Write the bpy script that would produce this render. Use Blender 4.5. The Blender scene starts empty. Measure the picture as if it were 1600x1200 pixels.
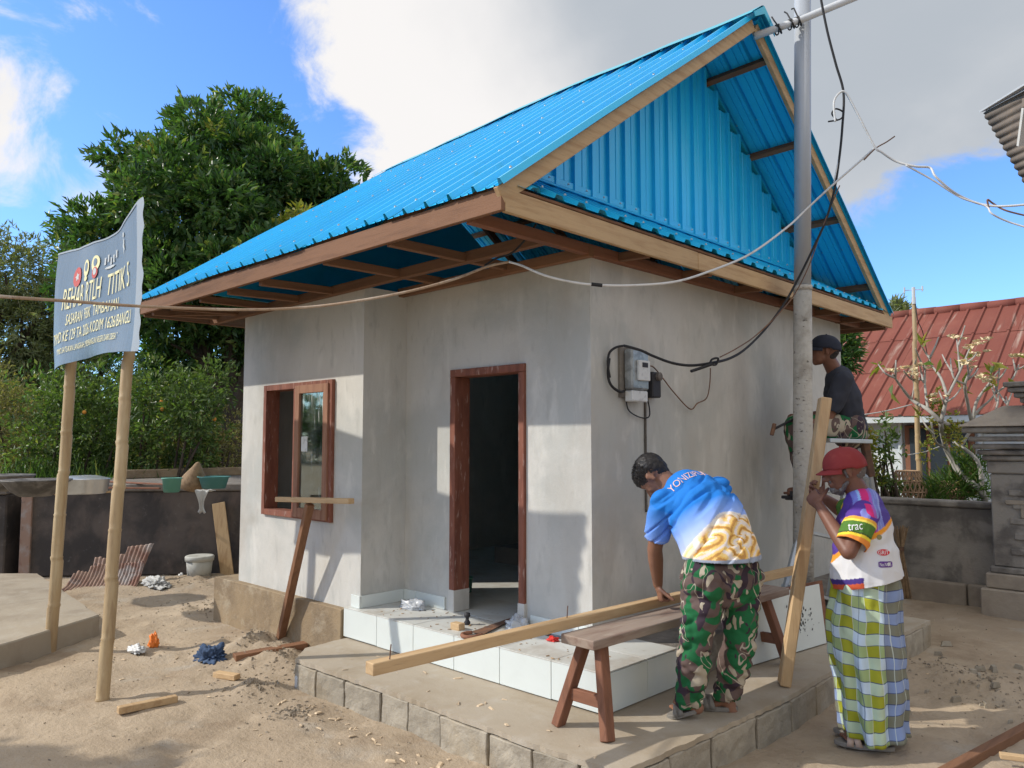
import bpy, bmesh, math, random
import numpy as np
from mathutils import Vector, Matrix, noise as mn
random.seed(7); np.random.seed(7)
R = math.radians
S = bpy.context.scene
COL = S.collection

# ------------------------------------------------------------------ camera
PITCH, YAW, FPX, EYE = R(4.22), R(43.99), 1219.0, 1.6
cd = bpy.data.cameras.new('camera'); cam = bpy.data.objects.new('camera', cd); COL.objects.link(cam)
cam.location = (0, 0, EYE); cam.rotation_euler = (math.pi/2 + PITCH, 0, YAW)
cd.sensor_width = 36; cd.lens = 36*FPX/1600; cd.clip_start = 0.05; cd.clip_end = 3000
S.camera = cam

# ------------------------------------------------------------------ exposure, sun, sky
S.view_settings.view_transform = 'Standard'
try: S.view_settings.look = 'None'
except Exception: pass
S.view_settings.gamma = 1; S.view_settings.use_curve_mapping = False
S.view_settings.exposure = 0.56
SUN_AZ = math.atan2(-0.68, -0.73)            # towards the sun, measured from +Y clockwise
SUN_EL = R(35.5)
sdir = Vector((math.sin(SUN_AZ)*math.cos(SUN_EL), math.cos(SUN_AZ)*math.cos(SUN_EL), math.sin(SUN_EL)))
sl = bpy.data.lights.new('sun', 'SUN'); so = bpy.data.objects.new('sun', sl); COL.objects.link(so)
sl.energy = 2.6; sl.angle = R(0.6); sl.color = (1.0, 0.93, 0.82)
so.rotation_euler = sdir.to_track_quat('Z', 'Y').to_euler(); so.location = (-20, -20, 20)

CA, SA = math.cos(YAW), math.sin(YAW)
def world_of(r, g, z):
    return Vector((r*CA - g*SA, r*SA + g*CA, z))
def ray(px, py):
    x = (px-800)/FPX; y = (py-600)/FPX
    return x, y*math.sin(PITCH)+math.cos(PITCH), -y*math.cos(PITCH)+math.sin(PITCH)
def at(px, py, g):
    """point seen at photo pixel (px, py) whose ground distance along the view is g metres"""
    a, b, c = ray(px, py); k = g/b
    return world_of(a*k, g, EYE + c*k)
def at_x(px, py, X):
    v = at(px, py, 1.0) - Vector((0, 0, EYE)); return v*(X/v.x) + Vector((0, 0, EYE))
def at_y(px, py, Y):
    v = at(px, py, 1.0) - Vector((0, 0, EYE)); return v*(Y/v.y) + Vector((0, 0, EYE))
def at_z(px, py, Z):
    v = at(px, py, 1.0) - Vector((0, 0, EYE)); return v*((Z-EYE)/v.z) + Vector((0, 0, EYE))

W = bpy.data.worlds.new('World'); S.world = W; W.use_nodes = True
nt = W.node_tree; nt.nodes.clear(); N = nt.nodes.new; L = nt.links.new
wo = N('ShaderNodeOutputWorld'); bg = N('ShaderNodeBackground'); L(bg.outputs[0], wo.inputs[0])
sky = N('ShaderNodeTexSky'); sky.sky_type = 'NISHITA'; sky.sun_disc = False
sky.sun_elevation = SUN_EL; sky.sun_rotation = SUN_AZ
sky.air_density = 1.0; sky.dust_density = 0.6; sky.ozone_density = 2.0
bg.inputs[1].default_value = 0.15
tc = N('ShaderNodeTexCoord')
def wmath(op, a, b=None, c=None):
    n = N('ShaderNodeMath'); n.operation = op
    for i, v in enumerate((a, b, c)):
        if v is None: continue
        if isinstance(v, (int, float)): n.inputs[i].default_value = v
        else: L(v, n.inputs[i])
    return n.outputs[0]
def wnoise(scale, detail, rough, dist=0.0, sz=1.0, off=0.0):
    mp = N('ShaderNodeMapping'); mp.inputs['Scale'].default_value = (1, 1, sz); mp.inputs['Location'].default_value = (off, off, off)
    L(tc.outputs['Generated'], mp.inputs[0])
    n = N('ShaderNodeTexNoise'); n.inputs['Scale'].default_value = scale; n.inputs['Detail'].default_value = detail
    n.inputs['Roughness'].default_value = rough; n.inputs['Distortion'].default_value = dist
    L(mp.outputs[0], n.inputs[0]); return n.outputs[0]
def blob(px, py, inner, outer, d=None):
    d = d if d is not None else (at(px, py, 1) - Vector((0, 0, EYE))).normalized()
    vm = N('ShaderNodeVectorMath'); vm.operation = 'DOT_PRODUCT'; vm.inputs[1].default_value = d
    L(tc.outputs['Generated'], vm.inputs[0])
    mr = N('ShaderNodeMapRange'); mr.interpolation_type = 'SMOOTHSTEP'; L(vm.outputs['Value'], mr.inputs[0])
    mr.inputs[1].default_value = math.cos(R(outer)); mr.inputs[2].default_value = math.cos(R(inner))
    return mr.outputs[0]
bias = None
for (px, py, i_, o_, w_) in ((820, -60, 9, 20, 1.0), (1250, -60, 9, 20, 1.0), (760, 140, 4, 12, .9), (1560, -120, 8, 15.5, 1.0), (1000, 150, 5, 16, .9), 
                             (20, 200, 1, 7, .62), (130, 250, 1, 6, .56), (1350, 290, .8, 4.5, .52), (620, 190, 2, 8, .6), (60, 300, .5, 5.5, .25)):
    b_ = wmath('MULTIPLY', blob(px, py, i_, o_), w_)
    bias = b_ if bias is None else wmath('MAXIMUM', bias, b_)
# upper-right cloud bank continued overhead and around: unseen cloud added to lift ambient light
for dv, i_, o_, w_ in ((Vector((0, 0, 1)), 26, 64, 1.0), (Vector((.85, .35, .38)).normalized(), 16, 42, .9), (Vector((.6, -.75, .5)).normalized(), 18, 48, .85), (Vector((-.9, -.3, .45)).normalized(), 10, 34, .6)):
    bias = wmath('MAXIMUM', bias, wmath('MULTIPLY', blob(0, 0, i_, o_, dv), w_))
gen = wmath('MULTIPLY', wmath('SUBTRACT', wnoise(1.6, 5, .5, .4, 2.0, 3.7), .5), 1.2)
n1 = wmath('SUBTRACT', wnoise(5.5, 9, .62, .55, 1.6), .5)
val = wmath('ADD', wmath('MAXIMUM', bias, wmath('ADD', gen, .05)), wmath('MULTIPLY', n1, 1.75))
mr = N('ShaderNodeMapRange'); mr.interpolation_type = 'SMOOTHSTEP'; L(val, mr.inputs[0]); mr.inputs[1].default_value = .27; mr.inputs[2].default_value = .62
# cloud body: white at the sunny left rim, grey-blue inside the big one
core = wmath('MAXIMUM', blob(1350, -80, 8, 26), wmath('MULTIPLY', blob(1230, 160, 6, 16), .85))
core2 = wmath('ADD', core, wmath('MULTIPLY', wmath('SUBTRACT', wnoise(3.2, 6, .55, .3, 1.4, 9.1), .5), 1.1))
cm = N('ShaderNodeMapRange'); cm.interpolation_type = 'SMOOTHSTEP'; L(core2, cm.inputs[0]); cm.inputs[1].default_value = -.05; cm.inputs[2].default_value = 1.0
cc = N('ShaderNodeMix'); cc.data_type = 'RGBA'; L(cm.outputs[0], cc.inputs[0])
cc.inputs[6].default_value = (4.3, 4.2, 4.15, 1); cc.inputs[7].default_value = (2.2, 2.4, 2.65, 1)
skc = N('ShaderNodeMix'); skc.data_type = 'RGBA'; skc.blend_type = 'MULTIPLY'; skc.inputs[0].default_value = 1
L(sky.outputs[0], skc.inputs[6]); skc.inputs[7].default_value = (0.60, 0.86, 1.22, 1)
mx = N('ShaderNodeMix'); mx.data_type = 'RGBA'; L(mr.outputs[0], mx.inputs[0]); L(skc.outputs[2], mx.inputs[6]); L(cc.outputs[2], mx.inputs[7])
L(mx.outputs[2], bg.inputs[0])

# ------------------------------------------------------------------ object helpers
ORG = {}
def props(o, label=None, cat=None, group=None, kind=None):
    if label: o['label'] = label
    if cat: o['category'] = cat
    if group: o['group'] = group
    if kind: o['kind'] = kind
    return o
def thing(name, label, cat, loc, group=None):
    o = bpy.data.objects.new(name, None); COL.objects.link(o); o.location = loc
    o.empty_display_size = .1; ORG[o.name] = Vector(loc)
    return props(o, label, cat, group)
def link_mesh(name, me, mat, parent=None, **kw):
    """mesh with world coordinates -> object (child of parent, or top-level with its origin at its foot)"""
    n = len(me.vertices); co = np.empty(n*3, 'f'); me.vertices.foreach_get('co', co); co = co.reshape(-1, 3)
    if parent is not None: org = ORG[parent.name]
    else:
        mi, ma = co.min(0), co.max(0); org = Vector(((mi[0]+ma[0])/2, (mi[1]+ma[1])/2, mi[2]))
    co = co - np.array(org, 'f'); me.vertices.foreach_set('co', co.ravel()); me.update()
    o = bpy.data.objects.new(name, me); COL.objects.link(o)
    if parent is not None: o.parent = parent
    else: o.location = org
    ORG[o.name] = org
    if mat:
        if isinstance(mat, (list, tuple)):
            for m in mat: me.materials.append(m)
        else: me.materials.append(mat)
    return props(o, kw.get('label'), kw.get('cat'), kw.get('group'), kw.get('kind'))
def copy_thing(o, loc, rz=None, label=None, parent=None):
    c = o.copy(); COL.objects.link(c); c.location = loc
    if rz is not None: c.rotation_euler = (0, 0, rz)
    if label: c['label'] = label
    for ch in list(o.children):
        d = ch.copy(); COL.objects.link(d); d.parent = c
        for g in list(ch.children):
            e = g.copy(); COL.objects.link(e); e.parent = d
    return c

class MB:
    def __init__(s): s.v = []; s.f = []; s.mi = []; s.cur = 0
    def add(s, vs, fs):
        b = len(s.v); s.v += [tuple(p) for p in vs]; s.f += [tuple(i+b for i in f) for f in fs]; s.mi += [s.cur]*len(fs); return s
    def box(s, lo, hi):
        (a, b, c), (d, e, f) = lo, hi
        return s.add([(a,b,c),(d,b,c),(d,e,c),(a,e,c),(a,b,f),(d,b,f),(d,e,f),(a,e,f)],
                     [(0,3,2,1),(4,5,6,7),(0,1,5,4),(1,2,6,5),(2,3,7,6),(3,0,4,7)])
    def beam(s, p0, p1, w, h, up=(0,0,1), off=0.0):
        p0, p1 = Vector(p0), Vector(p1); d = (p1-p0).normalized(); up = Vector(up)
        sd = d.cross(up)
        if sd.length < 1e-4: sd = d.cross(Vector((1,0,0)))
        sd.normalize(); u = sd.cross(d).normalized(); vs = []
        for p in (p0, p1):
            for a, b in ((-1,-1),(1,-1),(1,1),(-1,1)): vs.append(p + sd*(a*w/2) + u*(b*h/2 + off))
        return s.add(vs, [(0,1,2,3),(7,6,5,4),(0,4,5,1),(1,5,6,2),(2,6,7,3),(3,7,4,0)])
    def tube(s, pts, r, n=8, cap=True):
        pts = [Vector(p) for p in pts]; k = len(pts)
        rs = r if isinstance(r, (list, tuple)) else [r]*k
        vs = []; u = None
        for i in range(k):
            d = (pts[min(i+1,k-1)] - pts[max(i-1,0)]).normalized()
            if u is None:
                u = d.cross(Vector((0,0,1)));  u = u if u.length > .05 else d.cross(Vector((1,0,0)))
            u = (u - d*u.dot(d)).normalized(); w = d.cross(u)
            for j in range(n):
                a = 2*math.pi*j/n; vs.append(pts[i] + (u*math.cos(a) + w*math.sin(a))*rs[i])
        fs = [(i*n+j, i*n+(j+1)%n, (i+1)*n+(j+1)%n, (i+1)*n+j) for i in range(k-1) for j in range(n)]
        if cap: fs += [tuple(reversed(range(n))), tuple(range((k-1)*n, k*n))]
        return s.add(vs, fs)
    def lathe(s, prof, c, n=20, M=None, cap=True):
        vs = []
        for r, z in prof:
            for j in range(n):
                a = 2*math.pi*j/n; p = Vector((r*math.cos(a), r*math.sin(a), z))
                if M is not None: p = M @ p
                vs.append(p + Vector(c))
        k = len(prof)
        fs = [(i*n+j, i*n+(j+1)%n, (i+1)*n+(j+1)%n, (i+1)*n+j) for i in range(k-1) for j in range(n)]
        if cap: fs += [tuple(reversed(range(n))), tuple(range((k-1)*n, k*n))]
        return s.add(vs, fs)
    def prism(s, poly, d):
        """polygon of 3-D points extruded by vector d"""
        n = len(poly); d = Vector(d); vs = [Vector(p) for p in poly] + [Vector(p)+d for p in poly]
        return s.add(vs, [tuple(reversed(range(n))), tuple(range(n, 2*n))] + [(i, (i+1)%n, n+(i+1)%n, n+i) for i in range(n)])
    def build(s, name, mat, parent=None, bevel=0, smooth=False, jit=0, **kw):
        me = bpy.data.meshes.new(name); me.from_pydata(s.v, [], s.f); me.update()
        if len(set(s.mi)) > 1: me.polygons.foreach_set('material_index', s.mi)
        bm = bmesh.new(); bm.from_mesh(me)
        bmesh.ops.recalc_face_normals(bm, faces=bm.faces)
        if bevel: bmesh.ops.bevel(bm, geom=list(bm.edges), offset=bevel, segments=1, affect='EDGES', clamp_overlap=True)
        if jit:
            for v in bm.verts: v.co += Vector((random.uniform(-jit,jit), random.uniform(-jit,jit), random.uniform(-jit,jit)))
        bm.to_mesh(me); bm.free()
        if smooth: me.polygons.foreach_set('use_smooth', [True]*len(me.polygons))
        return link_mesh(name, me, mat, parent, **kw)
def smooth_path(pts, n=8):
    pts = [Vector(p) for p in pts]; out = []
    for i in range(len(pts)-1):
        a, b, c, d = pts[max(i-1,0)], pts[i], pts[i+1], pts[min(i+2,len(pts)-1)]
        for k in range(n):
            t = k/n; out.append(.5*((2*b) + (c-a)*t + (2*a-5*b+4*c-d)*t*t + (3*b-a-3*c+d)*t**3))
    return out + [pts[-1]]

# ------------------------------------------------------------------ materials
def new_mat(name):
    m = bpy.data.materials.new(name); m.use_nodes = True
    t = m.node_tree; return m, t, t.nodes['Principled BSDF']
def rgb(c): return (c[0], c[1], c[2], 1)
def tnoise(t, scale, detail=4, rough=.55, stretch=(1,1,1), dist=0, rot=(0,0,0)):
    tc = t.nodes.new('ShaderNodeTexCoord'); mp = t.nodes.new('ShaderNodeMapping')
    mp.inputs['Scale'].default_value = stretch; mp.inputs['Rotation'].default_value = rot
    t.links.new(tc.outputs['Object'], mp.inputs[0])
    n = t.nodes.new('ShaderNodeTexNoise'); n.inputs['Scale'].default_value = scale; n.inputs['Detail'].default_value = detail
    n.inputs['Roughness'].default_value = rough; n.inputs['Distortion'].default_value = dist
    t.links.new(mp.outputs[0], n.inputs[0]); return n.outputs[0]
def ramp(t, src, lo, hi):
    r = t.nodes.new('ShaderNodeMapRange'); r.inputs[1].default_value = lo; r.inputs[2].default_value = hi; r.interpolation_type = 'SMOOTHSTEP'
    t.links.new(src, r.inputs[0]); return r.outputs[0]
def mixc(t, fac, a, b, mode='MIX'):
    n = t.nodes.new('ShaderNodeMix'); n.data_type = 'RGBA'; n.blend_type = mode
    for i, v in ((0, fac), (6, a), (7, b)):
        if isinstance(v, (int, float)): n.inputs[i].default_value = v
        elif isinstance(v, tuple): n.inputs[i].default_value = rgb(v)
        else: t.links.new(v, n.inputs[i])
    return n.outputs[2]
def tmath(t, op, a, b=None):
    n = t.nodes.new('ShaderNodeMath'); n.operation = op
    for i, v in enumerate((a, b)):
        if v is None: continue
        if isinstance(v, (int, float)): n.inputs[i].default_value = v
        else: t.links.new(v, n.inputs[i])
    return n.outputs[0]
def surf(name, base, layers=(), rough=.85, bump=(), metal=0, spec=.3, island=0):
    """layers: (colour, scale, lo, hi, amount, stretch); bump: (scale, strength, stretch, distance)"""
    m, t, p = new_mat(name); c = base
    for ly in layers:
        col, sc, lo, hi, am = ly[:5]; st = ly[5] if len(ly) > 5 else (1,1,1)
        f = tmath(t, 'MULTIPLY', ramp(t, tnoise(t, sc, 6, .6, st, .3), lo, hi), am); c = mixc(t, f, c, col)
    if island:
        g = t.nodes.new('ShaderNodeNewGeometry'); oi = t.nodes.new('ShaderNodeObjectInfo')
        r_ = tmath(t, 'FRACT', tmath(t, 'ADD', g.outputs['Random Per Island'], oi.outputs['Random']))
        k = tmath(t, 'ADD', tmath(t, 'MULTIPLY', r_, island*2), 1-island)
        hsv = t.nodes.new('ShaderNodeHueSaturation')
        t.links.new(k, hsv.inputs['Value'])
        if isinstance(c, tuple): hsv.inputs['Color'].default_value = rgb(c)
        else: t.links.new(c, hsv.inputs['Color'])
        c = hsv.outputs[0]
    if isinstance(c, tuple): p.inputs['Base Color'].default_value = rgb(c)
    else: t.links.new(c, p.inputs['Base Color'])
    p.inputs['Roughness'].default_value = rough; p.inputs['Metallic'].default_value = metal
    p.inputs['Specular IOR Level'].default_value = spec
    prev = None
    for b in bump:
        sc, stg = b[:2]; st = b[2] if len(b) > 2 else (1,1,1)
        bn = t.nodes.new('ShaderNodeBump'); bn.inputs['Strength'].default_value = stg; bn.inputs['Distance'].default_value = b[3] if len(b) > 3 else .01
        t.links.new(tnoise(t, sc, 6, .6, st), bn.inputs['Height'])
        if prev: t.links.new(prev, bn.inputs['Normal'])
        prev = bn.outputs[0]
    if prev: t.links.new(prev, p.inputs['Normal'])
    return m
def attr_mat(name, rough=.85, spec=.2, bump=None, sheen=0):
    m, t, p = new_mat(name); a = t.nodes.new('ShaderNodeAttribute'); a.attribute_name = 'tint'
    t.links.new(a.outputs['Color'], p.inputs['Base Color']); p.inputs['Roughness'].default_value = rough; p.inputs['Specular IOR Level'].default_value = spec
    if bump:
        bn = t.nodes.new('ShaderNodeBump'); bn.inputs['Strength'].default_value = bump[1]; bn.inputs['Distance'].default_value = .01
        t.links.new(tnoise(t, bump[0], 4), bn.inputs['Height']); t.links.new(bn.outputs[0], p.inputs['Normal'])
    return m
def wood(name, base, dark, axis, rough=.75, isl=.12):
    st = [9, 9, 9]; st[axis] = .7
    return surf(name, base, [(dark, 3, .42, .72, .75, tuple(st)), (tuple(x*.55 for x in base), 14, .55, .8, .6, tuple(st)), (tuple(min(1,x*1.25) for x in base), 1.5, .5, .8, .4)],
                rough, [(30, .35, tuple(st), .004)], island=isl)
M = {}
M['plaster'] = surf('grey_cement_plaster', (.56,.55,.515), [((.43,.44,.42), 1.0, .42, .62, .85), ((.45,.425,.385), 2.6, .48, .68, .5, (1,1,.4)), ((.66,.65,.61), 6, .52, .72, .55, (1,1,.35)), ((.40,.40,.375), 9, .54, .70, .5, (1.6,1.6,.5)), ((.36,.32,.27), .8, .60, .74, .45, (1,1,1.6)), ((.35,.335,.31), 26, .6, .8, .28)],
                    .9, [(5, .5, (1,1,.6), .015), (14, .35, (2.5,2.5,.5), .006), (60, .35, (1,1,1), .003), (220, .3, (1,1,1), .001)])
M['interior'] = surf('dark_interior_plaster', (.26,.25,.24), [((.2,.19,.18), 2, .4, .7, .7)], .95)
M['found'] = surf('brown_foundation_render', (.30,.225,.14), [((.20,.15,.10), 2.5, .4, .65, .8), ((.40,.34,.25), 7, .5, .75, .7), ((.16,.13,.10), 20, .58, .75, .5)], .95, [(9, .8, (1,1,1), .02), (50, .6, (1,1,1), .006)])
M['stonebase'] = surf('grey_rubble_foundation', (.20,.18,.155), [((.12,.11,.10), 4, .4, .65, .8), ((.30,.28,.25), 11, .5, .75, .6)], .95, [(8, .9, (1,1,1), .03), (45, .6, (1,1,1), .008)])
M['slabtop'] = surf('cement_slab_top', (.40,.345,.27), [((.33,.27,.195), 1.6, .42, .65, .9), ((.46,.42,.36), 5, .5, .75, .7), ((.25,.21,.16), 30, .6, .78, .4)], .93, [(12, .4, (1,1,1), .01), (90, .4, (1,1,1), .003)])
M['block'] = surf('concrete_block', (.36,.32,.255), [((.25,.22,.175), 5, .42, .68, .8), ((.43,.39,.32), 12, .5, .75, .6), ((.30,.235,.15), 2.2, .5, .7, .6)], .95, [(14, .9, (1,1,1), .015), (70, .6, (1,1,1), .005)], island=.14)
M['mortar'] = surf('dark_mortar', (.10,.09,.078), [((.17,.15,.13), 20, .4, .7, .8)], .95, [(25, 1, (1,1,1), .02)])
M['ground'] = surf('sandy_ground', (.405,.325,.235), [((.33,.26,.185), 0.55, .4, .62, .8), ((.25,.185,.125), 1.3, .5, .68, .75), ((.40,.36,.30), 2.2, .54, .72, .6), ((.50,.41,.30), 3.1, .52, .75, .6), ((.20,.165,.125), 11, .58, .8, .5), ((.46,.40,.31), 40, .62, .8, .5), ((.14,.11,.085), 75, .66, .82, .6)],
                   .97, [(6, .5, (1,1,1), .03), (28, .7, (1,1,1), .015), (120, .6, (1,1,1), .005)])
M['gravel'] = surf('grey_sand_lumps', (.36,.30,.225), [((.19,.165,.135), 12, .4, .7, .8)], .97, [(50, .8, (1,1,1), .008)], island=.2)
M['tile'] = surf('white_glazed_tile', (.66,.71,.69), [((.60,.64,.62), 6, .45, .75, .4)], .22, spec=.5)
M['tilefloor'] = surf('dusty_floor_tile', (.56,.57,.54), [((.42,.38,.32), 3, .45, .7, .75), ((.36,.31,.25), 14, .56, .78, .7), ((.64,.65,.62), 8, .5, .7, .5)], .5, [(80, .15, (1,1,1), .002)])
M['grout'] = surf('grout', (.20,.20,.18), (), .9)
M['blue'] = surf('blue_painted_steel_sheet', (.022,.54,.90), [((.016,.46,.84), 1.3, .4, .7, .5), ((.04,.62,.93), 5, .55, .8, .3, (1,.3,1))], .30, [(2.2, .35, (1,1,1), .02), (9, .15, (1,.3,1), .01)], metal=.1, spec=.6, island=.035)
M['zinc'] = surf('bare_zinc', (.45,.5,.52), (), .35, metal=.8)
M['bluecap'] = surf('pale_blue_ridge_cap', (.04,.48,.62), [((.03,.38,.6), 3, .4, .7, .6)], .3, [(6, .3, (1,1,1), .02)], metal=.2, spec=.6)
for ax in (0,1,2):
    M['woodr%d' % ax] = wood('reddish_timber_%s' % 'xyz'[ax], (.215,.108,.058), (.13,.062,.034), ax)
    M['woody%d' % ax] = wood('yellow_timber_%s' % 'xyz'[ax], (.52,.365,.205), (.36,.22,.11), ax)
    M['woodo%d' % ax] = wood('old_brown_timber_%s' % 'xyz'[ax], (.235,.105,.062), (.13,.06,.038), ax)
M['benchtop'] = surf('dusty_bench_top', (.30,.235,.19), [((.17,.10,.075), 4, .45, .7, .7, (4,.5,4)), ((.40,.34,.28), 7, .5, .75, .5, (4,.7,4))], .85, [(25, .3, (5,.5,5), .004)])
M['bamboo'] = surf('dry_bamboo', (.44,.325,.185), [((.27,.18,.10), 3, .45, .7, .7, (6,6,.6)), ((.60,.50,.32), 2, .5, .75, .6, (5,5,.5)), ((.16,.10,.06), 16, .64, .78, .6)], .55, [(20, .25, (6,6,.6), .004)])
M['redframe'] = surf('red_oxide_frame_wood', (.235,.09,.058), [((.14,.05,.035), 6, .4, .7, .8, (3,3,.6)), ((.46,.33,.28), 18, .56, .72, .75, (2,2,.5))], .7, [(20, .3, (3,3,.6), .004)])
M['rawframe'] = surf('raw_meranti_frame_wood', (.31,.165,.105), [((.20,.085,.055), 5, .4, .7, .8, (4,4,.5))], .7)
M['steelgrey'] = surf('grey_painted_steel_pole', (.40,.43,.47), [((.34,.37,.41), 2, .4, .7, .7, (3,3,.4)), ((.22,.2,.19), 14, .68, .8, .5)], .5, metal=.2, spec=.4)
M['pipe'] = surf('pale_grey_conduit', (.58,.60,.62), [((.46,.47,.48), 6, .45, .7, .6)], .4)
M['concretepole'] = surf('peeling_whitewashed_concrete', (.47,.455,.42), [((.30,.275,.24), 5, .48, .68, .8), ((.09,.08,.07), 22, .60, .70, .95, (1,1,1.6)), ((.55,.54,.51), 9, .5, .7, .5)], .95, [(22, 1, (1,1,1.5), .015)])
M['alu'] = surf('worn_aluminium', (.50,.55,.60), [((.36,.38,.4), 8, .5, .7, .5)], .4, metal=.55)
M['dark'] = surf('dark_grey_plastic', (.035,.035,.04), (), .6)
M['black'] = surf('black_cable', (.02,.02,.022), (), .6)
M['whitecable'] = surf('white_cable', (.62,.63,.63), [((.4,.4,.4), 9, .5, .7, .6)], .5)
M['rope'] = surf('tan_cable', (.36,.26,.18), [((.55,.47,.38), 6, .45, .7, .7), ((.2,.13,.09), 60, .5, .7, .6)], .8)
M['iron'] = surf('rusty_iron', (.13,.08,.06), [((.26,.13,.07), 12, .4, .7, .8)], .8)
M['tank'] = surf('black_mossy_cement', (.12,.10,.088), [((.05,.046,.045), 2.2, .4, .65, .9), ((.16,.12,.10), 3.5, .52, .72, .7, (1,1,.5)), ((.20,.19,.18), 14, .60, .78, .5)], .9, [(8, .5, (1,1,1), .015), (60, .5, (1,1,1), .005)])
M['tanktop'] = surf('grey_worn_cement_top', (.19,.17,.15), [((.11,.10,.09), 4, .4, .65, .8), ((.28,.25,.21), 9, .5, .75, .6)], .9, [(20, .5, (1,1,1), .01)])
M['oldslab'] = surf('old_cement_slab', (.36,.31,.24), [((.27,.225,.17), 2, .4, .65, .8), ((.42,.38,.31), 5, .5, .75, .6)], .93, [(12, .5, (1,1,1), .012)])
M['darkstone'] = surf('black_volcanic_stone', (.31,.29,.26), [((.13,.12,.112), 3, .4, .62, .9), ((.42,.37,.32), 2.3, .54, .72, .6, (1,1,.5)), ((.26,.255,.245), 18, .66, .76, .6)], .92, [(14, .7, (1,1,1), .012), (70, .5, (1,1,1), .004)])
M['plinth'] = surf('brown_grey_plinth', (.36,.31,.25), [((.24,.205,.17), 3, .4, .65, .8), ((.26,.23,.19), 9, .55, .75, .5)], .93, [(14, .7, (1,1,1), .012)])
M['redroof'] = surf('rusted_red_zinc', (.18,.055,.040), [((.22,.078,.055), 1.4, .45, .7, .7, (1,.6,1)), ((.38,.30,.25), 1.8, .56, .72, .7, (3.5,.35,.35)), ((.12,.045,.035), 2.2, .56, .74, .6, (4,.3,.3)), ((.17,.05,.04), 6, .5, .75, .6, (2,.5,1))], .8, island=.1)
M['bluewall'] = surf('pale_blue_plaster', (.50,.56,.60), [((.62,.65,.65), 1.2, .45, .65, .8), ((.4,.42,.42), 5, .5, .75, .5)], .9)
M['glassdark'] = surf('dark_window_glass', (.03,.04,.05), (), .15, spec=.6)
M['bucket'] = surf('cement_stained_bucket', (.44,.44,.40), [((.30,.29,.26), 9, .45, .7, .8), ((.55,.55,.52), 4, .5, .7, .5)], .7)
M['greenplastic'] = surf('green_plastic', (.10,.28,.22), [((.2,.34,.28), 5, .5, .7, .5)], .5)
M['tealplastic'] = surf('teal_plastic', (.06,.20,.20), [((.12,.26,.25), 5, .5, .7, .5)], .5)
M['alupot'] = surf('polished_aluminium_pot', (.62,.65,.68), [((.45,.47,.49), 5, .5, .7, .5)], .32, metal=.75)
M['sootpot'] = surf('sooty_wok', (.20,.19,.18), [((.07,.065,.06), 7, .4, .65, .85)], .6, metal=.4)
M['rust'] = surf('rusty_corrugated_zinc', (.30,.20,.155), [((.19,.09,.065), 3, .45, .62, .9), ((.36,.35,.34), 4, .5, .7, .8), ((.10,.085,.08), 9, .56, .75, .7)], .75, [(30, .4, (1,1,1), .004)])
M['clothblue'] = surf('dark_blue_cloth', (.045,.075,.14), [((.12,.17,.26), 7, .5, .7, .8)], .95)
M['clothwhite'] = surf('white_rag', (.50,.50,.48), [((.33,.32,.30), 9, .45, .7, .6)], .95)
M['plasticbag'], _t, _p = new_mat('clear_plastic_bag'); _p.inputs['Base Color'].default_value = (.75,.78,.82,1); _p.inputs['Roughness'].default_value = .25; _p.inputs['Transmission Weight'].default_value = .35; _p.inputs['Alpha'].default_value = .8
M['orange'] = surf('orange_plastic', (.75,.20,.03), (), .5)
M['whiteplastic'] = surf('white_plastic_film', (.65,.66,.66), [((.6,.42,.15), 6, .55, .7, .8)], .45)
M['redplastic'] = surf('red_plastic', (.65,.04,.03), (), .45)
M['yellow'] = surf('yellow_cloth', (.72,.40,.03), [((.5,.26,.02), 5, .5, .7, .6)], .9)
M['straw'] = surf('straw', (.36,.25,.15), [((.2,.13,.08), 30, .4, .7, .7)], .9, island=.25)
M['basket'] = surf('woven_bamboo', (.33,.22,.14), (), .85, island=.25)
M['skin'] = surf('brown_skin', (.24,.115,.07), [((.30,.15,.095), 9, .45, .7, .6), ((.17,.075,.048), 20, .55, .75, .5)], .5, [(160, .12, (1,1,1), .001)], spec=.4)
M['skin2'] = surf('dark_brown_skin', (.17,.075,.048), [((.23,.11,.072), 9, .45, .7, .6), ((.11,.05,.034), 20, .55, .75, .5)], .5, [(160, .12, (1,1,1), .001)], spec=.4)
M['hair'] = surf('black_hair', (.018,.016,.016), [((.06,.055,.055), 60, .5, .7, .6)], .5)
M['greyhair'] = surf('grey_hair', (.13,.115,.105), [((.30,.29,.28), 80, .5, .7, .6)], .8)
M['eye'] = surf('eye_white', (.55,.5,.46), (), .3)
M['navy'] = surf('navy_cotton', (.022,.026,.042), [((.035,.04,.06), 12, .5, .7, .6)], .9, [(14, .4, (1,1,1), .01)])
M['charcoal'] = surf('charcoal_navy_tshirt', (.036,.040,.055), [((.05,.055,.075), 8, .5, .7, .6)], .92, [(9, .4, (1,1,1), .012)])
M['redcap'] = surf('faded_red_cap', (.25,.035,.035), [((.31,.06,.05), 12, .5, .7, .6)], .85, [(200, .2, (1,1,1), .001)])
M['sole'] = surf('grey_sandal_rubber', (.20,.185,.165), [((.3,.28,.25), 12, .5, .7, .6)], .85)
M['strap'] = surf('beige_sandal_strap', (.48,.36,.29), (), .8)
M['print'] = attr_mat('printed_jersey', .8, .2, (300, .15))
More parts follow.
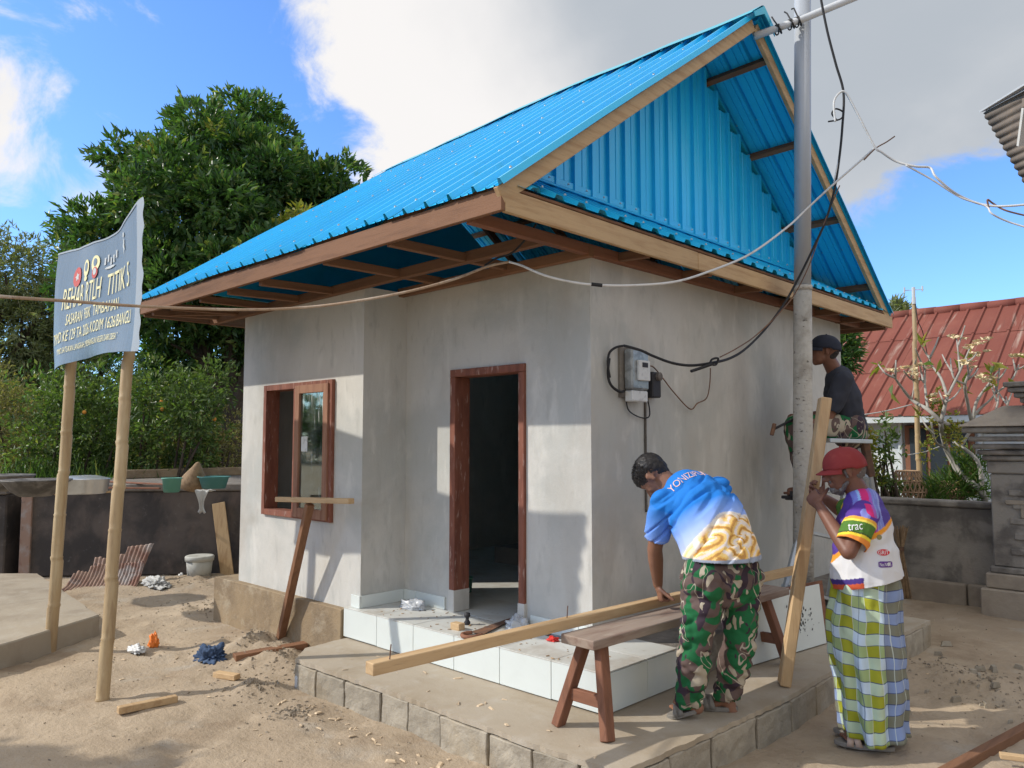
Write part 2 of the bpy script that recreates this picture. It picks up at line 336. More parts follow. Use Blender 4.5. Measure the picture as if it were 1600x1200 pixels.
def camo():
    m, t, p = new_mat('camouflage_cloth')
    c = mixc(t, ramp(t, tnoise(t, 6.2, 1.2, .4, (1,1,.8), 1.6), .50, .515), (.020,.13,.050), (.125,.088,.080))
    c = mixc(t, ramp(t, tnoise(t, 7.0, 1.2, .4, (1,1,.8), 1.8, (1,2,0)), .59, .60), c, (.05,.035,.048))
    c = mixc(t, ramp(t, tnoise(t, 6.5, 1.5, .4, (1,1,.6), 2.6, (2,1,1)), .60, .61), c, (.40,.35,.27))
    e = tmath(t, 'ABSOLUTE', tmath(t, 'SUBTRACT', tnoise(t, 3.2, 1.5, .45, (1,1,.55), 2.6, (0,1,2)), .55))
    c = mixc(t, ramp(t, e, .010, .006), c, (.40,.36,.29))
    t.links.new(c, p.inputs['Base Color']); p.inputs['Roughness'].default_value = .9; p.inputs['Specular IOR Level'].default_value = .15
    return m
M['camo'] = camo()
def plaid():
    m, t, p = new_mat('plaid_sarong_cloth')
    def A(nm):
        a = t.nodes.new('ShaderNodeAttribute'); a.attribute_name = nm; return a.outputs['Fac']
    u = tmath(t, 'FRACT', tmath(t, 'DIVIDE', A('su'), .125)); v = tmath(t, 'FRACT', tmath(t, 'DIVIDE', A('sv'), .118))
    def band(x, a, b): return tmath(t, 'MULTIPLY', tmath(t, 'GREATER_THAN', x, a), tmath(t, 'LESS_THAN', x, b))
    bu = band(u, .5, 1.0); bv = band(v, .5, 1.0)
    back = ramp(t, A('su'), .335, .345)
    c = mixc(t, bu, (.33,.34,.03), (.33,.43,.20))
    c = mixc(t, back, c, (.20,.20,.15))
    c2 = mixc(t, bu, (.46,.57,.42), (.52,.64,.76)); c2 = mixc(t, back, c2, (.24,.31,.50))
    c = mixc(t, bv, c, c2)
    ln = tmath(t, 'ADD', band(v, .47, .51), band(v, .97, 1.0)); c = mixc(t, tmath(t, 'MULTIPLY', ln, .85), c, (.03,.05,.16))
    lu = tmath(t, 'ADD', band(u, .735, .76), 0); c = mixc(t, tmath(t, 'MULTIPLY', lu, .7), c, (.05,.08,.18))
    lw = tmath(t, 'ADD', band(u, .485, .51), band(u, .0, .025)); c = mixc(t, tmath(t, 'MULTIPLY', lw, .7), c, (.62,.68,.6))
    t.links.new(c, p.inputs['Base Color']); p.inputs['Roughness'].default_value = .85; p.inputs['Specular IOR Level'].default_value = .2
    return m
M['plaid'] = plaid()
def leafmat(name, a, b, c, gloss=.35, trans=.35):
    m, t, p = new_mat(name)
    g = t.nodes.new('ShaderNodeNewGeometry'); r_ = g.outputs['Random Per Island']
    col = mixc(t, ramp(t, r_, 0, .7), a, b); col = mixc(t, ramp(t, r_, .86, 1.0), col, c)
    col = mixc(t, tmath(t, 'MULTIPLY', ramp(t, tnoise(t, .9, 3), .4, .65), .45), col, a)
    t.links.new(col, p.inputs['Base Color']); p.inputs['Roughness'].default_value = gloss; p.inputs['Specular IOR Level'].default_value = .45
    tr = t.nodes.new('ShaderNodeBsdfTranslucent'); t.links.new(mixc(t, 1.0, col, (1.5, 1.7, .6), 'MULTIPLY'), tr.inputs[0])
    ms = t.nodes.new('ShaderNodeMixShader'); ms.inputs[0].default_value = trans
    t.links.new(p.outputs[0], ms.inputs[1]); t.links.new(tr.outputs[0], ms.inputs[2])
    t.links.new(ms.outputs[0], t.nodes['Material Output'].inputs[0]); return m
M['leafbig'] = leafmat('glossy_dark_leaves', (.032,.080,.030), (.10,.190,.058), (.32,.36,.12))
M['leafgrey'] = leafmat('dusty_olive_leaves', (.13,.15,.085), (.21,.24,.13), (.30,.27,.15), .6)
M['leafbush'] = leafmat('citrus_leaves', (.055,.095,.032), (.13,.20,.06), (.26,.29,.10), .5)
M['leafdry'] = leafmat('dry_shrub_leaves', (.14,.14,.07), (.24,.22,.11), (.34,.25,.12), .7)
M['grass'] = leafmat('long_grass', (.05,.11,.025), (.11,.19,.05), (.25,.24,.10), .6)
M['leafyel'] = leafmat('yellow_green_leaves', (.14,.18,.03), (.26,.25,.05), (.40,.24,.05), .6)
M['fruit'] = surf('orange_fruit', (.60,.26,.04), (), .5)
M['bark'] = surf('dark_bark', (.09,.07,.055), [((.05,.04,.03), 6, .4, .7, .8), ((.17,.15,.12), 12, .55, .75, .6)], .95, [(15, .8, (2,2,.5), .02)])
M['palebark'] = surf('pale_frangipani_bark', (.36,.35,.32), [((.22,.2,.18), 9, .45, .7, .8)], .9, [(20, .5, (1,1,1), .01)])
M['petal'] = surf('cream_petals', (.78,.68,.45), [((.8,.5,.25), 30, .5, .7, .5)], .7)
M['letter'] = surf('pale_yellow_lettering', (.74,.70,.42), (), .8)
M['banner'] = surf('blue_grey_vinyl', (.085,.14,.205), [((.12,.175,.235), 1.5, .4, .7, .6, (1,1,.4)), ((.09,.15,.23), 4, .5, .75, .5, (2,2,.4))], .36, [(3, .35, (4,4,.6), .02)], spec=.55)
M['bannerback'] = surf('pale_vinyl_hem', (.30,.35,.40), (), .5)
M['emblemred'] = surf('printed_red', (.50,.09,.08), (), .6)
M['emblemwhite'] = surf('printed_white', (.50,.54,.55), (), .6)
M['asb'] = surf('grey_fibre_cement_roof', (.42,.43,.43), [((.3,.3,.29), 4, .45, .7, .7)], .8)
M['asbunder'] = surf('brown_stained_roof_underside', (.20,.165,.135), [((.12,.10,.085), 3, .4, .7, .8), ((.3,.2,.12), 8, .58, .75, .7)], .9)
M['chips'] = surf('fresh_wood_chips', (.60,.47,.32), (), .8, island=.2)
M['paper'] = surf('printed_white_label', (.62,.64,.64), [((.35,.36,.36), 22, .5, .7, .6)], .6)
def glass():
    m, t, p = new_mat('streaky_window_glass'); out = t.nodes['Material Output']
    p.inputs['Base Color'].default_value = (.52,.56,.52,1); p.inputs['Roughness'].default_value = .7
    gl = t.nodes.new('ShaderNodeBsdfGlossy'); gl.inputs['Roughness'].default_value = .03; gl.inputs[0].default_value = (.75,.85,.82,1)
    trn = t.nodes.new('ShaderNodeBsdfTransparent'); trn.inputs[0].default_value = (.55,.66,.62,1)
    lw = t.nodes.new('ShaderNodeFresnel'); lw.inputs[0].default_value = 1.7
    m1 = t.nodes.new('ShaderNodeMixShader'); t.links.new(tmath(t, 'ADD', lw.outputs[0], .18), m1.inputs[0]); t.links.new(trn.outputs[0], m1.inputs[1]); t.links.new(gl.outputs[0], m1.inputs[2])
    st = ramp(t, tnoise(t, 14, 5, .6, (2.4,2.4,.25), .3), .56, .70); bl = ramp(t, tnoise(t, 5, 5), .3, .8)
    fac = tmath(t, 'ADD', tmath(t, 'MULTIPLY', st, .5), tmath(t, 'MULTIPLY', bl, .16))
    m2 = t.nodes.new('ShaderNodeMixShader'); t.links.new(fac, m2.inputs[0]); t.links.new(m1.outputs[0], m2.inputs[1]); t.links.new(p.outputs[0], m2.inputs[2])
    t.links.new(m2.outputs[0], out.inputs[0]); return m
M['glass'] = glass()

# ================================================================== GROUND
def fbm(x, y, s, o=0): return mn.fractal(Vector((x*s+o, y*s-o, o*.37)), 1.0, 2.0, 4)
def axis(lo, hi, step, far):
    a = list(np.arange(lo, hi, step)); s = step; x = lo; left = []
    while x > -far: s *= 1.35; x -= s; left.append(x)
    s = step; x = a[-1]; right = []
    while x < far: s *= 1.35; x += s; right.append(x)
    return list(reversed(left)) + a + right
xs = axis(-9.5, .5, .045, 900); ys = axis(.6, 6.6, .045, 900)
PILES = [(-5.75, 3.02, .42, .10), (-5.2, 3.0, .28, .05), (-4.75, 2.55, .25, .045), (-4.2, 2.5, .22, .03), (-1.35, 5.8, .35, .07), (-1.7, 6.1, .3, .06), (-7.4, 3.4, .5, .04), (-9.0, 4.1, .5, .05), (-1.9, 5.1, .2, .05)]
rf = random.Random(3); FEET = []
for (sx, sy, hd_, n_) in ((-6.3, 1.3, .5, 9), (-3.9, 1.5, 2.5, 9), (-5.0, 2.1, .1, 6), (-1.4, 4.9, 1.2, 8), (-7.2, 2.6, 1.2, 7), (-.9, 4.3, 1.9, 6)):
    for k_ in range(n_):
        sx += math.cos(hd_)*.32; sy += math.sin(hd_)*.32; hd_ += rf.uniform(-.25, .25); o_ = .09*(1 if k_ % 2 else -1); FEET.append((sx-math.sin(hd_)*o_, sy+math.cos(hd_)*o_, hd_+rf.uniform(-.2,.2)))
def gz(x, y):
    z = fbm(x, y, .5, 3)*.022 + fbm(x, y, 2.3, 7)*.016
    if -11 < x < 3 and 0 < y < 9: z += fbm(x, y, 8, 1)*.007 + abs(fbm(x, y, 16, 5))*.006
    for px, py, r, h in PILES:
        d = math.hypot(x-px, y-py)/r
        if d < 2.2: z += h*math.exp(-d*d*1.6)*(1+.9*fbm(x, y, 9, 2))
    for fx, fy, fa in FEET:
        dx, dy = x-fx, y-fy
        if abs(dx) < .25 and abs(dy) < .25:
            u_ = dx*math.cos(fa)+dy*math.sin(fa); v_ = -dx*math.sin(fa)+dy*math.cos(fa); e_ = (u_/.13)**2+(v_/.05)**2
            z += -.014*math.exp(-e_**2) + .008*math.exp(-(e_-1.9)**2*2)
    return z - .012
gv = [(x, y, gz(x, y) if abs(x) < 30 and abs(y) < 30 else -.02) for y in ys for x in xs]
nx = len(xs)
gf = [(j*nx+i, j*nx+i+1, (j+1)*nx+i+1, (j+1)*nx+i) for j in range(len(ys)-1) for i in range(nx-1)]
me = bpy.data.meshes.new('ground'); me.from_pydata(gv, [], gf); me.polygons.foreach_set('use_smooth', [True]*len(gf))
link_mesh('ground', me, M['ground'], kind='structure')

# ================================================================== TERRACE SLAB
def rough_poly(pts, step, amp):
    out = []
    for i in range(len(pts)):
        a, b = Vector(pts[i]), Vector(pts[(i+1) % len(pts)]); n = max(1, int((b-a).length/step))
        for k in range(n): out.append(a.lerp(b, k/n) + Vector((random.uniform(-amp, amp), random.uniform(-amp, amp))))
    return out
slab_pts = [(-4.83,2.96), (-4.64,2.775), (-3.5,2.80), (-2.55,2.79), (-2.07,2.82), (-2.03,3.5), (-1.99,4.3), (-2.02,5.1), (-2.0,6.85), (-2.9,6.95), (-2.9,3.9), (-4.9,3.6)]
mb = MB(); P_ = rough_poly(slab_pts, .035, .006)
mb.prism([(p.x, p.y, .158) for p in P_], (0, 0, .026))
slab = mb.build('cement_terrace', M['slabtop'], kind='structure')
mb = MB(); mb.prism([(p[0]*.995-.02, p[1]+.035, -.08) for p in slab_pts[:9]] + [(-2.9,6.9,-.08), (-2.9,3.9,-.08), (-4.88,3.6,-.08)], (0, 0, .2375))
mb.build('mortar_core', M['mortar'], slab)
def blocks(a, b, seq, name='concrete_block'):
    a, b = Vector(a), Vector(b); d = (b-a).normalized(); n = Vector((d.y, -d.x)); t = 0
    for w in seq:
        if t >= (b-a).length - .05: break
        w = min(w, (b-a).length - t)
        o_ = random.uniform(-.004, .008); m_ = MB(); g = random.choice((.0015, .002, .004, .008, .012))
        p0 = a + d*(t+g); p1 = a + d*(t+w-g); q0 = p0 - n*.09; q1 = p1 - n*.09
        p0 = p0 + n*(.006+o_); p1 = p1 + n*(.006+o_*.3)
        top = .154 + random.uniform(-.004, .003)
        m_.prism([(p0.x,p0.y,-.07), (p1.x,p1.y,-.07), (q1.x,q1.y,-.07), (q0.x,q0.y,-.07)], (0, 0, top+.07))
        ob_ = m_.build(name, M['block'], slab, bevel=.005)
        bm = bmesh.new(); bm.from_mesh(ob_.data); bmesh.ops.subdivide_edges(bm, edges=[e for e in bm.edges if e.calc_length() > .06], cuts=4, use_grid_fill=True)
        for v in bm.verts: q_ = v.co + ORG[slab.name]; v.co += Vector((mn.noise(q_*14), mn.noise(q_*14+Vector((3,0,0))), mn.noise(q_*11+Vector((0,5,0)))*.7))*.006 + Vector((mn.noise(q_*45), mn.noise(q_*45+Vector((3,0,0))), 0))*.005
        bm.to_mesh(ob_.data); bm.free(); t += w
fs = [.24,.30,.36,.30,.33,.26,.38,.30,.34,.28,.36,.3]
blocks((-4.64,2.775), (-3.5,2.80), fs); blocks((-3.5,2.80), (-2.55,2.79), [.28,.36,.34,.4]); blocks((-2.55,2.79), (-2.07,2.82), [.26,.3])
blocks((-2.07,2.82), (-2.03,3.5), [.34,.34,.3]); blocks((-2.03,3.5), (-1.99,4.3), [.42,.4]); blocks((-1.99,4.3), (-2.02,5.1), [.36,.44,.3]); blocks((-2.02,5.1), (-2.0,6.85), [.4,.38,.42,.36,.4])
blocks((-4.83,2.96), (-4.64,2.775), [.3])

# ================================================================== HOUSE
XL, XP, XR = -6.60, -4.765, -2.96          # left wall, porch recess corner, gable wall
YW, YD, YB = 3.36, 3.76, 7.70              # window wall, door wall, back wall
ZF, ZT = .40, 2.75                         # floor, wall top
house = thing('house', 'small unfinished grey cement house with a bright blue corrugated metal gable roof', 'house', (-4.8, 5.5, 0))
def wall_panel(name, axis_, u0, u1, const, thick, z0, z1, hole=None, mat='plaster', grow=1):
    """vertical wall made of 1 or 4 closed pieces around a hole; axis 'x' runs along X at Y=const"""
    m_ = MB()
    def bx(a, b, c, d):
        if b-a < 1e-3 or d-c < 1e-3: return
        if axis_ == 'x': m_.box((a, const, c), (b, const+thick, d))
        else: m_.box((const-thick, a, c), (const, b, d))
    if hole is None: bx(u0, u1, z0, z1)
    else:
        h0, h1, k0, k1 = hole
        # one closed ring: outer/inner loops on both faces
        def P(u, z, f):
            return (u, const + (thick if f else 0), z) if axis_ == 'x' else (const - (thick if f else 0), u, z)
        o = [(u0,z0),(u1,z0),(u1,z1),(u0,z1)]; i = [(h0,k0),(h1,k0),(h1,k1),(h0,k1)]
        vs = [P(u,z,0) for u,z in o+i] + [P(u,z,1) for u,z in o+i]; fs_ = []
        for k in range(4):
            n_ = (k+1) % 4
            fs_ += [(k,n_,4+n_,4+k), (8+k,12+k,12+n_,8+n_), (k,8+k,8+n_,n_), (4+k,4+n_,12+n_,12+k)]
        m_.add(vs, fs_)
    return m_.build(name, mat if not isinstance(mat, str) else M[mat], house)
T = .12
wall_panel('window_wall', 'x', XL, XP, YW, T, .36, ZT, (-6.185, -5.13, .985, 2.08))
wall_panel('porch_side_wall', 'y', YW+T+.0005, YD+T, XP-.0005, T, .36, ZT)
wall_panel('door_wall', 'x', XP, XR, YD, T, .36, ZT, (-4.235, -3.50, .37, 2.118))
wall_panel('gable_wall', 'y', YD+T+.0005, YB-T-.0005, XR-.0005, T, .36, ZT)
wall_panel('back_wall', 'x', XL, XR, YB-T, T, .36, ZT)
wall_panel('left_wall', 'y', YW+T+.0005, YB-T-.0005, XL+T, T, .36, ZT)
mb = MB(); mb.box((XL+T+.001, YD+.005, .3), (XR-T-.001, YB-T-.001, ZF)); mb.box((XL+T+.001, YW+T+.001, .3), (XP-T-.001, YD+.004, ZF))
mb.build('inner_floor', M['tilefloor'], house)
# partition that closes the view in the doorway
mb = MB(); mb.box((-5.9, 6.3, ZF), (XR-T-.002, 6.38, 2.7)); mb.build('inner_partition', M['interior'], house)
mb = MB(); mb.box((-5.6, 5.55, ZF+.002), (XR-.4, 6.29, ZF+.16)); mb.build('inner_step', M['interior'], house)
# brown rendered foundation along the window wall and the left side, rubble strip beside the gable wall
mb = MB(); pf = rough_poly([(-6.93,3.30), (-4.91,3.30), (-4.91,3.7), (-6.4,3.7), (-6.5,7.9), (-6.95,7.9)], .12, .007)
mb.prism([(p.x, p.y, -.1) for p in pf], (0, 0, .478)); mb.build('front_foundation', M['found'], house, bevel=.006)
mb = MB(); pf = rough_poly([(-3.0,4.03), (-2.545,4.03), (-2.53,5.0), (-2.50,6.2), (-2.55,7.9), (-3.0,7.9)], .1, .012)
mb.prism([(p.x, p.y, .1) for p in pf], (0, 0, .292)); mb.build('side_foundation', M['stonebase'], house, bevel=.01)

# tiled porch: core, facing tiles, floor tiles, skirting tiles
mb = MB(); mb.box((-4.90, 3.325, .186), (-2.545, 4.02, .388)); mb.build('porch_core', M['grout'], house)
porch = thing('tiled_porch', None, None, (-3.7, 3.3, .18)); porch.parent = house; porch.location = Vector((-3.7,3.3,.18)) - ORG[house.name]
def tile(lo, hi, mat='tile', name='tile'):
    m_ = MB(); m_.box(lo, hi); return m_.build(name, M[mat], porch, bevel=.0015)
x = -4.905; g = .0018
for k in range(6):
    x1 = [-4.70+.41*0, 0][0] if False else None
edges = [-4.895, -4.495, -4.095, -3.695, -3.295, -2.895, -2.533]
for a, b in zip(edges[:-1], edges[1:]):
    dz = random.uniform(-.002, .002)
    tile((a+g, 3.308, .192+dz), (b-g, 3.322, .392))
for a, b in ((3.326, 3.70), (3.70, 4.03)): tile((-2.543, a+g, .19), (-2.529, b-g, .392))
fy = [3.305, 3.70, 4.02]
for a, b in zip(edges[:-1], edges[1:]):
    for c, d in zip(fy[:-1], fy[1:]):
        yb = min(d, YD-.002) if b <= XR+.07 else d
        if yb - c < .02: continue
        bb, aa = b, a
        if c >= YD - .07 and b > XR-.1: aa = max(a, XR+.004); 
        if bb - aa < .02: continue
        tile((aa+g, c+g, .3925), (bb-g, yb-g, .4005+random.uniform(-.0006, .0006)), 'tilefloor')
# skirting (white tile, 10 cm) round the recess and the door wall
for lo, hi in (((-4.86, 3.345, .402), (XP+.012, 3.358, .49)), ((XP, 3.36, .402), (XP+.013, 3.745, .49)),
               ((XP+.001, 3.747, .402), (-4.62, 3.7595, .49)), ((-4.617, 3.747, .402), (-4.29, 3.7595, .49)),
               ((-3.455, 3.747, .402), (-3.06, 3.7595, .49)), ((-3.057, 3.747, .402), (-2.948, 3.7595, .49)),
               ((-2.96, 3.762, .402), (-2.947, 4.02, .49))):
    tile(lo, hi, 'tile', 'skirting_tile')

# door frame
df = thing('door_frame', None, None, (-3.87, YD, ZF)); df.parent = house; df.location = Vector((-3.87, YD, ZF)) - ORG[house.name]
for nm, lo, hi in (('jamb', (-4.233, YD-.022, .4), (-4.178, YD+.125, 2.063)), ('jamb', (-3.553, YD-.022, .4), (-3.502, YD+.125, 2.063)), ('lintel', (-4.233, YD-.022, 2.064), (-3.502, YD+.125, 2.116))):
    m_ = MB(); m_.box(lo, hi); m_.build(nm, M['redframe'], df, bevel=.003)
for a in (-4.236, -3.557):
    m_ = MB(); m_.box((a, YD-.026, .401), (a+.060, YD+.127, .56+random.uniform(-.02,.03))); m_.build('cement_footing', M['plaster'], df, bevel=.003)

# window: outer frame, mullion, raw wood sash with pane
wf = thing('window', None, None, (-5.66, YW, .985)); wf.parent = house; wf.location = Vector((-5.66, YW, .985)) - ORG[house.name]
y0, y1 = YW-.028, YW+.10
for nm, lo, hi, mt in (('frame_stile', (-6.183, y0, .987), (-6.135, y1, 2.078), 'redframe'), ('frame_stile', (-5.18, y0, .987), (-5.132, y1, 2.078), 'redframe'),
                   ('frame_rail', (-6.134, y0, 2.030), (-5.181, y1, 2.078), 'redframe'), ('frame_rail', (-6.134, y0, .987), (-5.181, y1, 1.035), 'redframe'),
                   ('mullion', (-5.70, y0+.004, 1.036), (-5.652, y1-.004, 2.029), 'redframe'),
                   ('sash_stile', (-5.651, y0-.014, 1.0), (-5.585, y0+.03, 2.05), 'rawframe'), ('sash_stile', (-5.235, y0-.014, 1.0), (-5.17, y0+.03, 2.05), 'rawframe'),
                   ('sash_rail', (-5.584, y0-.014, 1.985), (-5.236, y0+.03, 2.05), 'rawframe'), ('sash_rail', (-5.584, y0-.014, 1.0), (-5.236, y0+.03, 1.075), 'rawframe'),
                   ('pane', (-5.590, y0+.004, 1.07), (-5.230, y0+.009, 1.99), 'glass'), ('paper_label', (-5.56, y0-.001, 1.52), (-5.47, y0+.0025, 1.64), 'paper')):
    m_ = MB(); m_.box(lo, hi); m_.build(nm, M[mt], wf, bevel=.002 if mt != 'glass' else 0)

# ---------------------------------------------------- roof
RX0, RX1 = -7.34, -2.635
EY0, RY, EY1 = 2.665, 5.45, 8.24
EZ, RZ = 2.866, 4.86
def ridge_z(x): return RZ - .10*max(0, (-4.6 - x)/2.7)
def rz_at(x, y):
    t = (y-EY0)/(RY-EY0) if y <= RY else (EY1-y)/(EY1-RY)
    return EZ + (ridge_z(x)-EZ)*t
roof = thing('roof', None, None, (-5, RY, EZ)); roof.parent = house; roof.location = Vector((-5, RY, EZ)) - ORG[house.name]
def profile(w, per, h):
    """u,h points of a box-rib sheet"""
    pts = []; n = round(w/per)
    for k in range(n):
        b = k*per
        for u, z in ((0,0), (.30,0), (.315,.25), (.345,.25), (.36,0), (.62,0), (.635,.25), (.665,.25), (.68,0), (.80,0), (.85,1), (.93,1), (.98,0)): pts.append((b+u*per, z*h))
    pts.append((w, 0)); return pts
PER = .1885
def roof_side(front):
    w = PER*5; nsh = 5; ye = EY0 if front else EY1; y_in = RY - .03 if front else RY + .03
    for s in range(nsh):
        x0 = RX0 + s*w; pr = profile(w, PER, .034); vs = []; fs_ = []; rows = 7; lift = .0025*(s % 2)
        ee = ye + random.uniform(-.012, .012)*(1 if front else -1)
        for j in range(rows+1):
            y = ee + (y_in-ee)*j/rows
            for u, h in pr:
                X = x0 + u; z = EZ + (ridge_z(X)-EZ)*abs(y-ye)/abs(RY-ye)*1.0
                z += h*.82 + lift + .004*math.sin(X*3+j*1.3) ; vs.append((X, y + (-h*.57 if front else h*.57), z))
        k = len(pr)
        fs_ = [(j*k+i, j*k+i+1, (j+1)*k+i+1, (j+1)*k+i) for j in range(rows) for i in range(k-1)]
        m_ = MB(); m_.add(vs, fs_); o = m_.build('roof_sheet', M['blue'], roof)
roof_side(True); roof_side(False)
# screws with washers
mb = MB()
for front in (True, False):
    for s in range(25):
        X = RX0 + s*PER + PER*.89
        for t in (.035, .27, .50, .74, .95):
            if random.random() < .12: continue
            ye = EY0 if front else EY1; y = ye + (RY-ye)*(t+random.uniform(-.008,.008)); z = EZ + (ridge_z(X)-EZ)*t
            nrm = Vector((0, -.57 if front else .57, .82)); c = Vector((X, y, z)) + nrm*.036
            Mx = nrm.to_track_quat('Z', 'Y').to_matrix()
            mb.lathe([(.009,0), (.009,.003), (.006,.005), (.006,.010)], c, 6, Mx)
mb.build('roof_screw', M['zinc'], roof, kind='stuff')
# ridge cap: bent strip along the ridge, with an end piece
for k in range(3):
    xa, xb = RX0-.01 + k*(RX1-RX0+.05)/3, RX0-.01 + (k+1)*(RX1-RX0+.05)/3 + (.03 if k < 2 else 0)
    mb = MB(); vs = []; nn = 10
    for i in range(nn+1):
        X = xa + (xb-xa)*i/nn; zr = ridge_z(X) + .035 + .004*k + .004*math.sin(X*7)
        for dy, dz in ((-.19,-.115), (-.175,-.1), (-.03,0), (0,.014), (.03,0), (.175,-.1), (.19,-.115)): vs.append((X, RY+dy, zr+dz))
    mb.add(vs, [(i*7+j, i*7+j+1, (i+1)*7+j+1, (i+1)*7+j) for i in range(nn) for j in range(6)])
    mb.build('ridge_cap', M['bluecap'], roof)
mb = MB(); xe = RX1+.042; zr = ridge_z(xe)+.04
mb.prism([(xe,RY-.17,zr-.10),(xe,RY,zr+.012),(xe,RY+.17,zr-.10),(xe+.004,RY+.16,zr-.17),(xe+.004,RY+.07,zr-.10),(xe,RY,zr-.05),(xe,RY-.15,zr-.13)], (.006,0,0)); mb.build('ridge_end_flap', M['bluecap'], roof)
# rake boards
for X in (-2.683, RX0+.06):
    for y0_, y1_ in ((EY0+.02, RY-.02), (EY1-.02, RY+.02)):
        mb = MB(); z0_ = rz_at(X, y0_); z1_ = rz_at(X, y1_)
        mb.beam((X, y0_, z0_-.062), (X, y1_, z1_-.062), .032, .088); mb.build('rake_board', M['woody1'], roof, bevel=.003)
# purlins and rafters
for t in (.14, .40, .66, .90):
    for f in (1, -1):
        ye = EY0 if f > 0 else EY1; y = ye + (RY-ye)*t; z = EZ + (RZ-EZ)*t - .035
        nrm = Vector((0, -.57*f, .82)); mb = MB(); mb.beam((RX0+.08, y, z - (.09*t if f else 0)), (-2.70, y, z), .045, .055, nrm); mb.build('purlin', M['woodr0'], roof, bevel=.002)
for X in (-6.5, -5.6, -4.75, -3.9, -3.30):
    for f in (1, -1):
        ye = EY0 if f > 0 else EY1; a = (X, ye + (RY-ye)*.05, EZ + (ridge_z(X)-EZ)*.05 - .10); b = (X, ye + (RY-ye)*.97, EZ + (ridge_z(X)-EZ)*.97 - .10)
        mb = MB(); mb.beam(a, b, .05, .07); mb.build('rafter', M['woodr1'], roof)
# eaves frame: fascias, joists, wall plates
def wbeam(name, a, b, w, h, mat, bev=.003, up=(0,0,1)):
    m_ = MB(); m_.beam(a, b, w, h, up); return m_.build(name, M[mat], roof, bevel=bev)
wbeam('fascia_board', (-7.26, 2.702, 2.803), (-2.668, 2.702, 2.803), .028, .118, 'woodr0')
wbeam('fascia_board', (-2.681, 2.717, 2.801), (-2.681, 4.55, 2.801), .027, .118, 'woody1')
wbeam('fascia_board', (-2.678, 4.552, 2.800), (-2.678, 8.30, 2.800), .027, .114, 'woody1')
wbeam('fascia_ledger', (-2.70, 2.76, 2.874), (-2.70, 8.28, 2.874), .06, .018, 'woodr1')
wbeam('fascia_board', (-7.26, 8.20, 2.79), (-2.70, 8.20, 2.79), .028, .14, 'woodr0')
wbeam('fascia_board', (-7.25, 2.72, 2.79), (-7.25, 8.18, 2.79), .027, .13, 'woodr1')
for X in (-7.05, -6.65, -6.1, -5.62, -5.13, -4.3, -3.62):
    wbeam('eave_joist', (X, 2.718, 2.742+(.02 if X > -5 else 0)), (X+random.uniform(-.02,.02), 4.0 if X > -6.6 else 3.4, 2.775), .045, .055, 'woodr1')
wbeam('eave_joist', (-2.93, 2.718, 2.765), (-2.93, 8.18, 2.785), .055, .065, 'woodo1')
wbeam('wall_plate', (-7.2, 3.33, 2.745), (-2.93, 3.33, 2.775), .05, .07, 'woodr0')
wbeam('wall_plate', (-4.78, 3.70, 2.745), (-2.90, 3.70, 2.755), .05, .065, 'woodr0')
wbeam('wall_plate', (-6.62, 3.40, 2.78), (-6.62, 7.7, 2.78), .05, .06, 'woodr1')
for Y in (4.0, 4.75, 5.5, 6.3, 7.0, 7.6, 8.1):
    wbeam('outrigger', (-3.3, Y, 2.79), (-2.69, Y, 2.76), .045, .055, 'woodr0')
wbeam('brace', (-7.1, 2.8, 2.75), (-6.6, 3.38, 2.77), .04, .05, 'woodr0')
# gable cladding of ribbed sheets with a stepped top edge
def clad(y0_, y1_, X, face=1):
    m_ = MB(); vs = []; fs_ = []; pr = []
    y = y0_
    per = PER
    while y < y1_-.001:
        for u, h in ((0,0), (.30,0), (.32,.18), (.36,.18), (.38,0), (.74,0), (.76,1), (.93,1), (.95,0)): 
            if y+u*per <= y1_: pr.append((y+u*per, h*.026))
        y += per
    pr.append((y1_, 0))
    for i, (yy, h) in enumerate(pr):
        cell = math.floor((yy-y0_+1e-4)/per)*per + y0_ + (per*.5)
        zt = min(rz_at(X, max(min(cell, EY1-.3), EY0+.3)) - .09, 4.70)
        if yy < RY: zt = rz_at(X, max(yy, EY0+.3)) - .05
        vs += [(X + h*face, yy, 3.16), (X + h*face, yy, max(zt, 3.17))]
    m_.add(vs, [(2*i, 2*i+2, 2*i+3, 2*i+1) for i in range(len(pr)-1)])
    return m_.build('gable_sheet', M['blue'], roof)
ys_ = 3.20
for k in range(5):
    clad(ys_, ys_ + PER*5 if k < 4 else 7.68, -3.222 + .002*(k % 2)); ys_ += PER*5
mb = MB(); mb.prism([(-6.68, 3.0, 2.9), (-6.68, 7.9, 2.9), (-6.68, RY, 4.55)], (.02, 0, 0)); mb.build('gable_sheet', M['blue'], roof)
# narrow pent strip over the gable fascia
for k in range(6):
    a = 2.80 + k*.91; b = a + .905; m_ = MB(); vs = []; n_ = 0; y = a
    while y < b:
        for u, h in ((0,0), (.45,0), (.55,1), (.8,1), (.9,0)):
            yy = min(y + u*PER, b); t_ = max(.02, min(1, (rz_at(-3, yy) - .075 - 2.888)/.322)); vs += [(-2.655, yy, 2.888 + h*.026*min(1, t_*3)), (-2.655-.56*t_, yy, 2.888 + .322*t_ + h*.026*min(1, t_*3))]; n_ += 1
        y += PER
    m_.add(vs, [(2*i, 2*i+2, 2*i+3, 2*i+1) for i in range(n_-1)]); m_.build('pent_sheet', M['blue'], roof)
mb = MB()
mb.beam((-3.185, 3.42, 3.235), (-3.185, 7.45, 3.235), .07, .012, (.55,0,.83)); mb.beam((-3.212, 3.42, 3.262), (-3.212, 7.45, 3.262), .012, .075); mb.build('pent_flashing', M['blue'], roof, bevel=.004)
mb = MB()
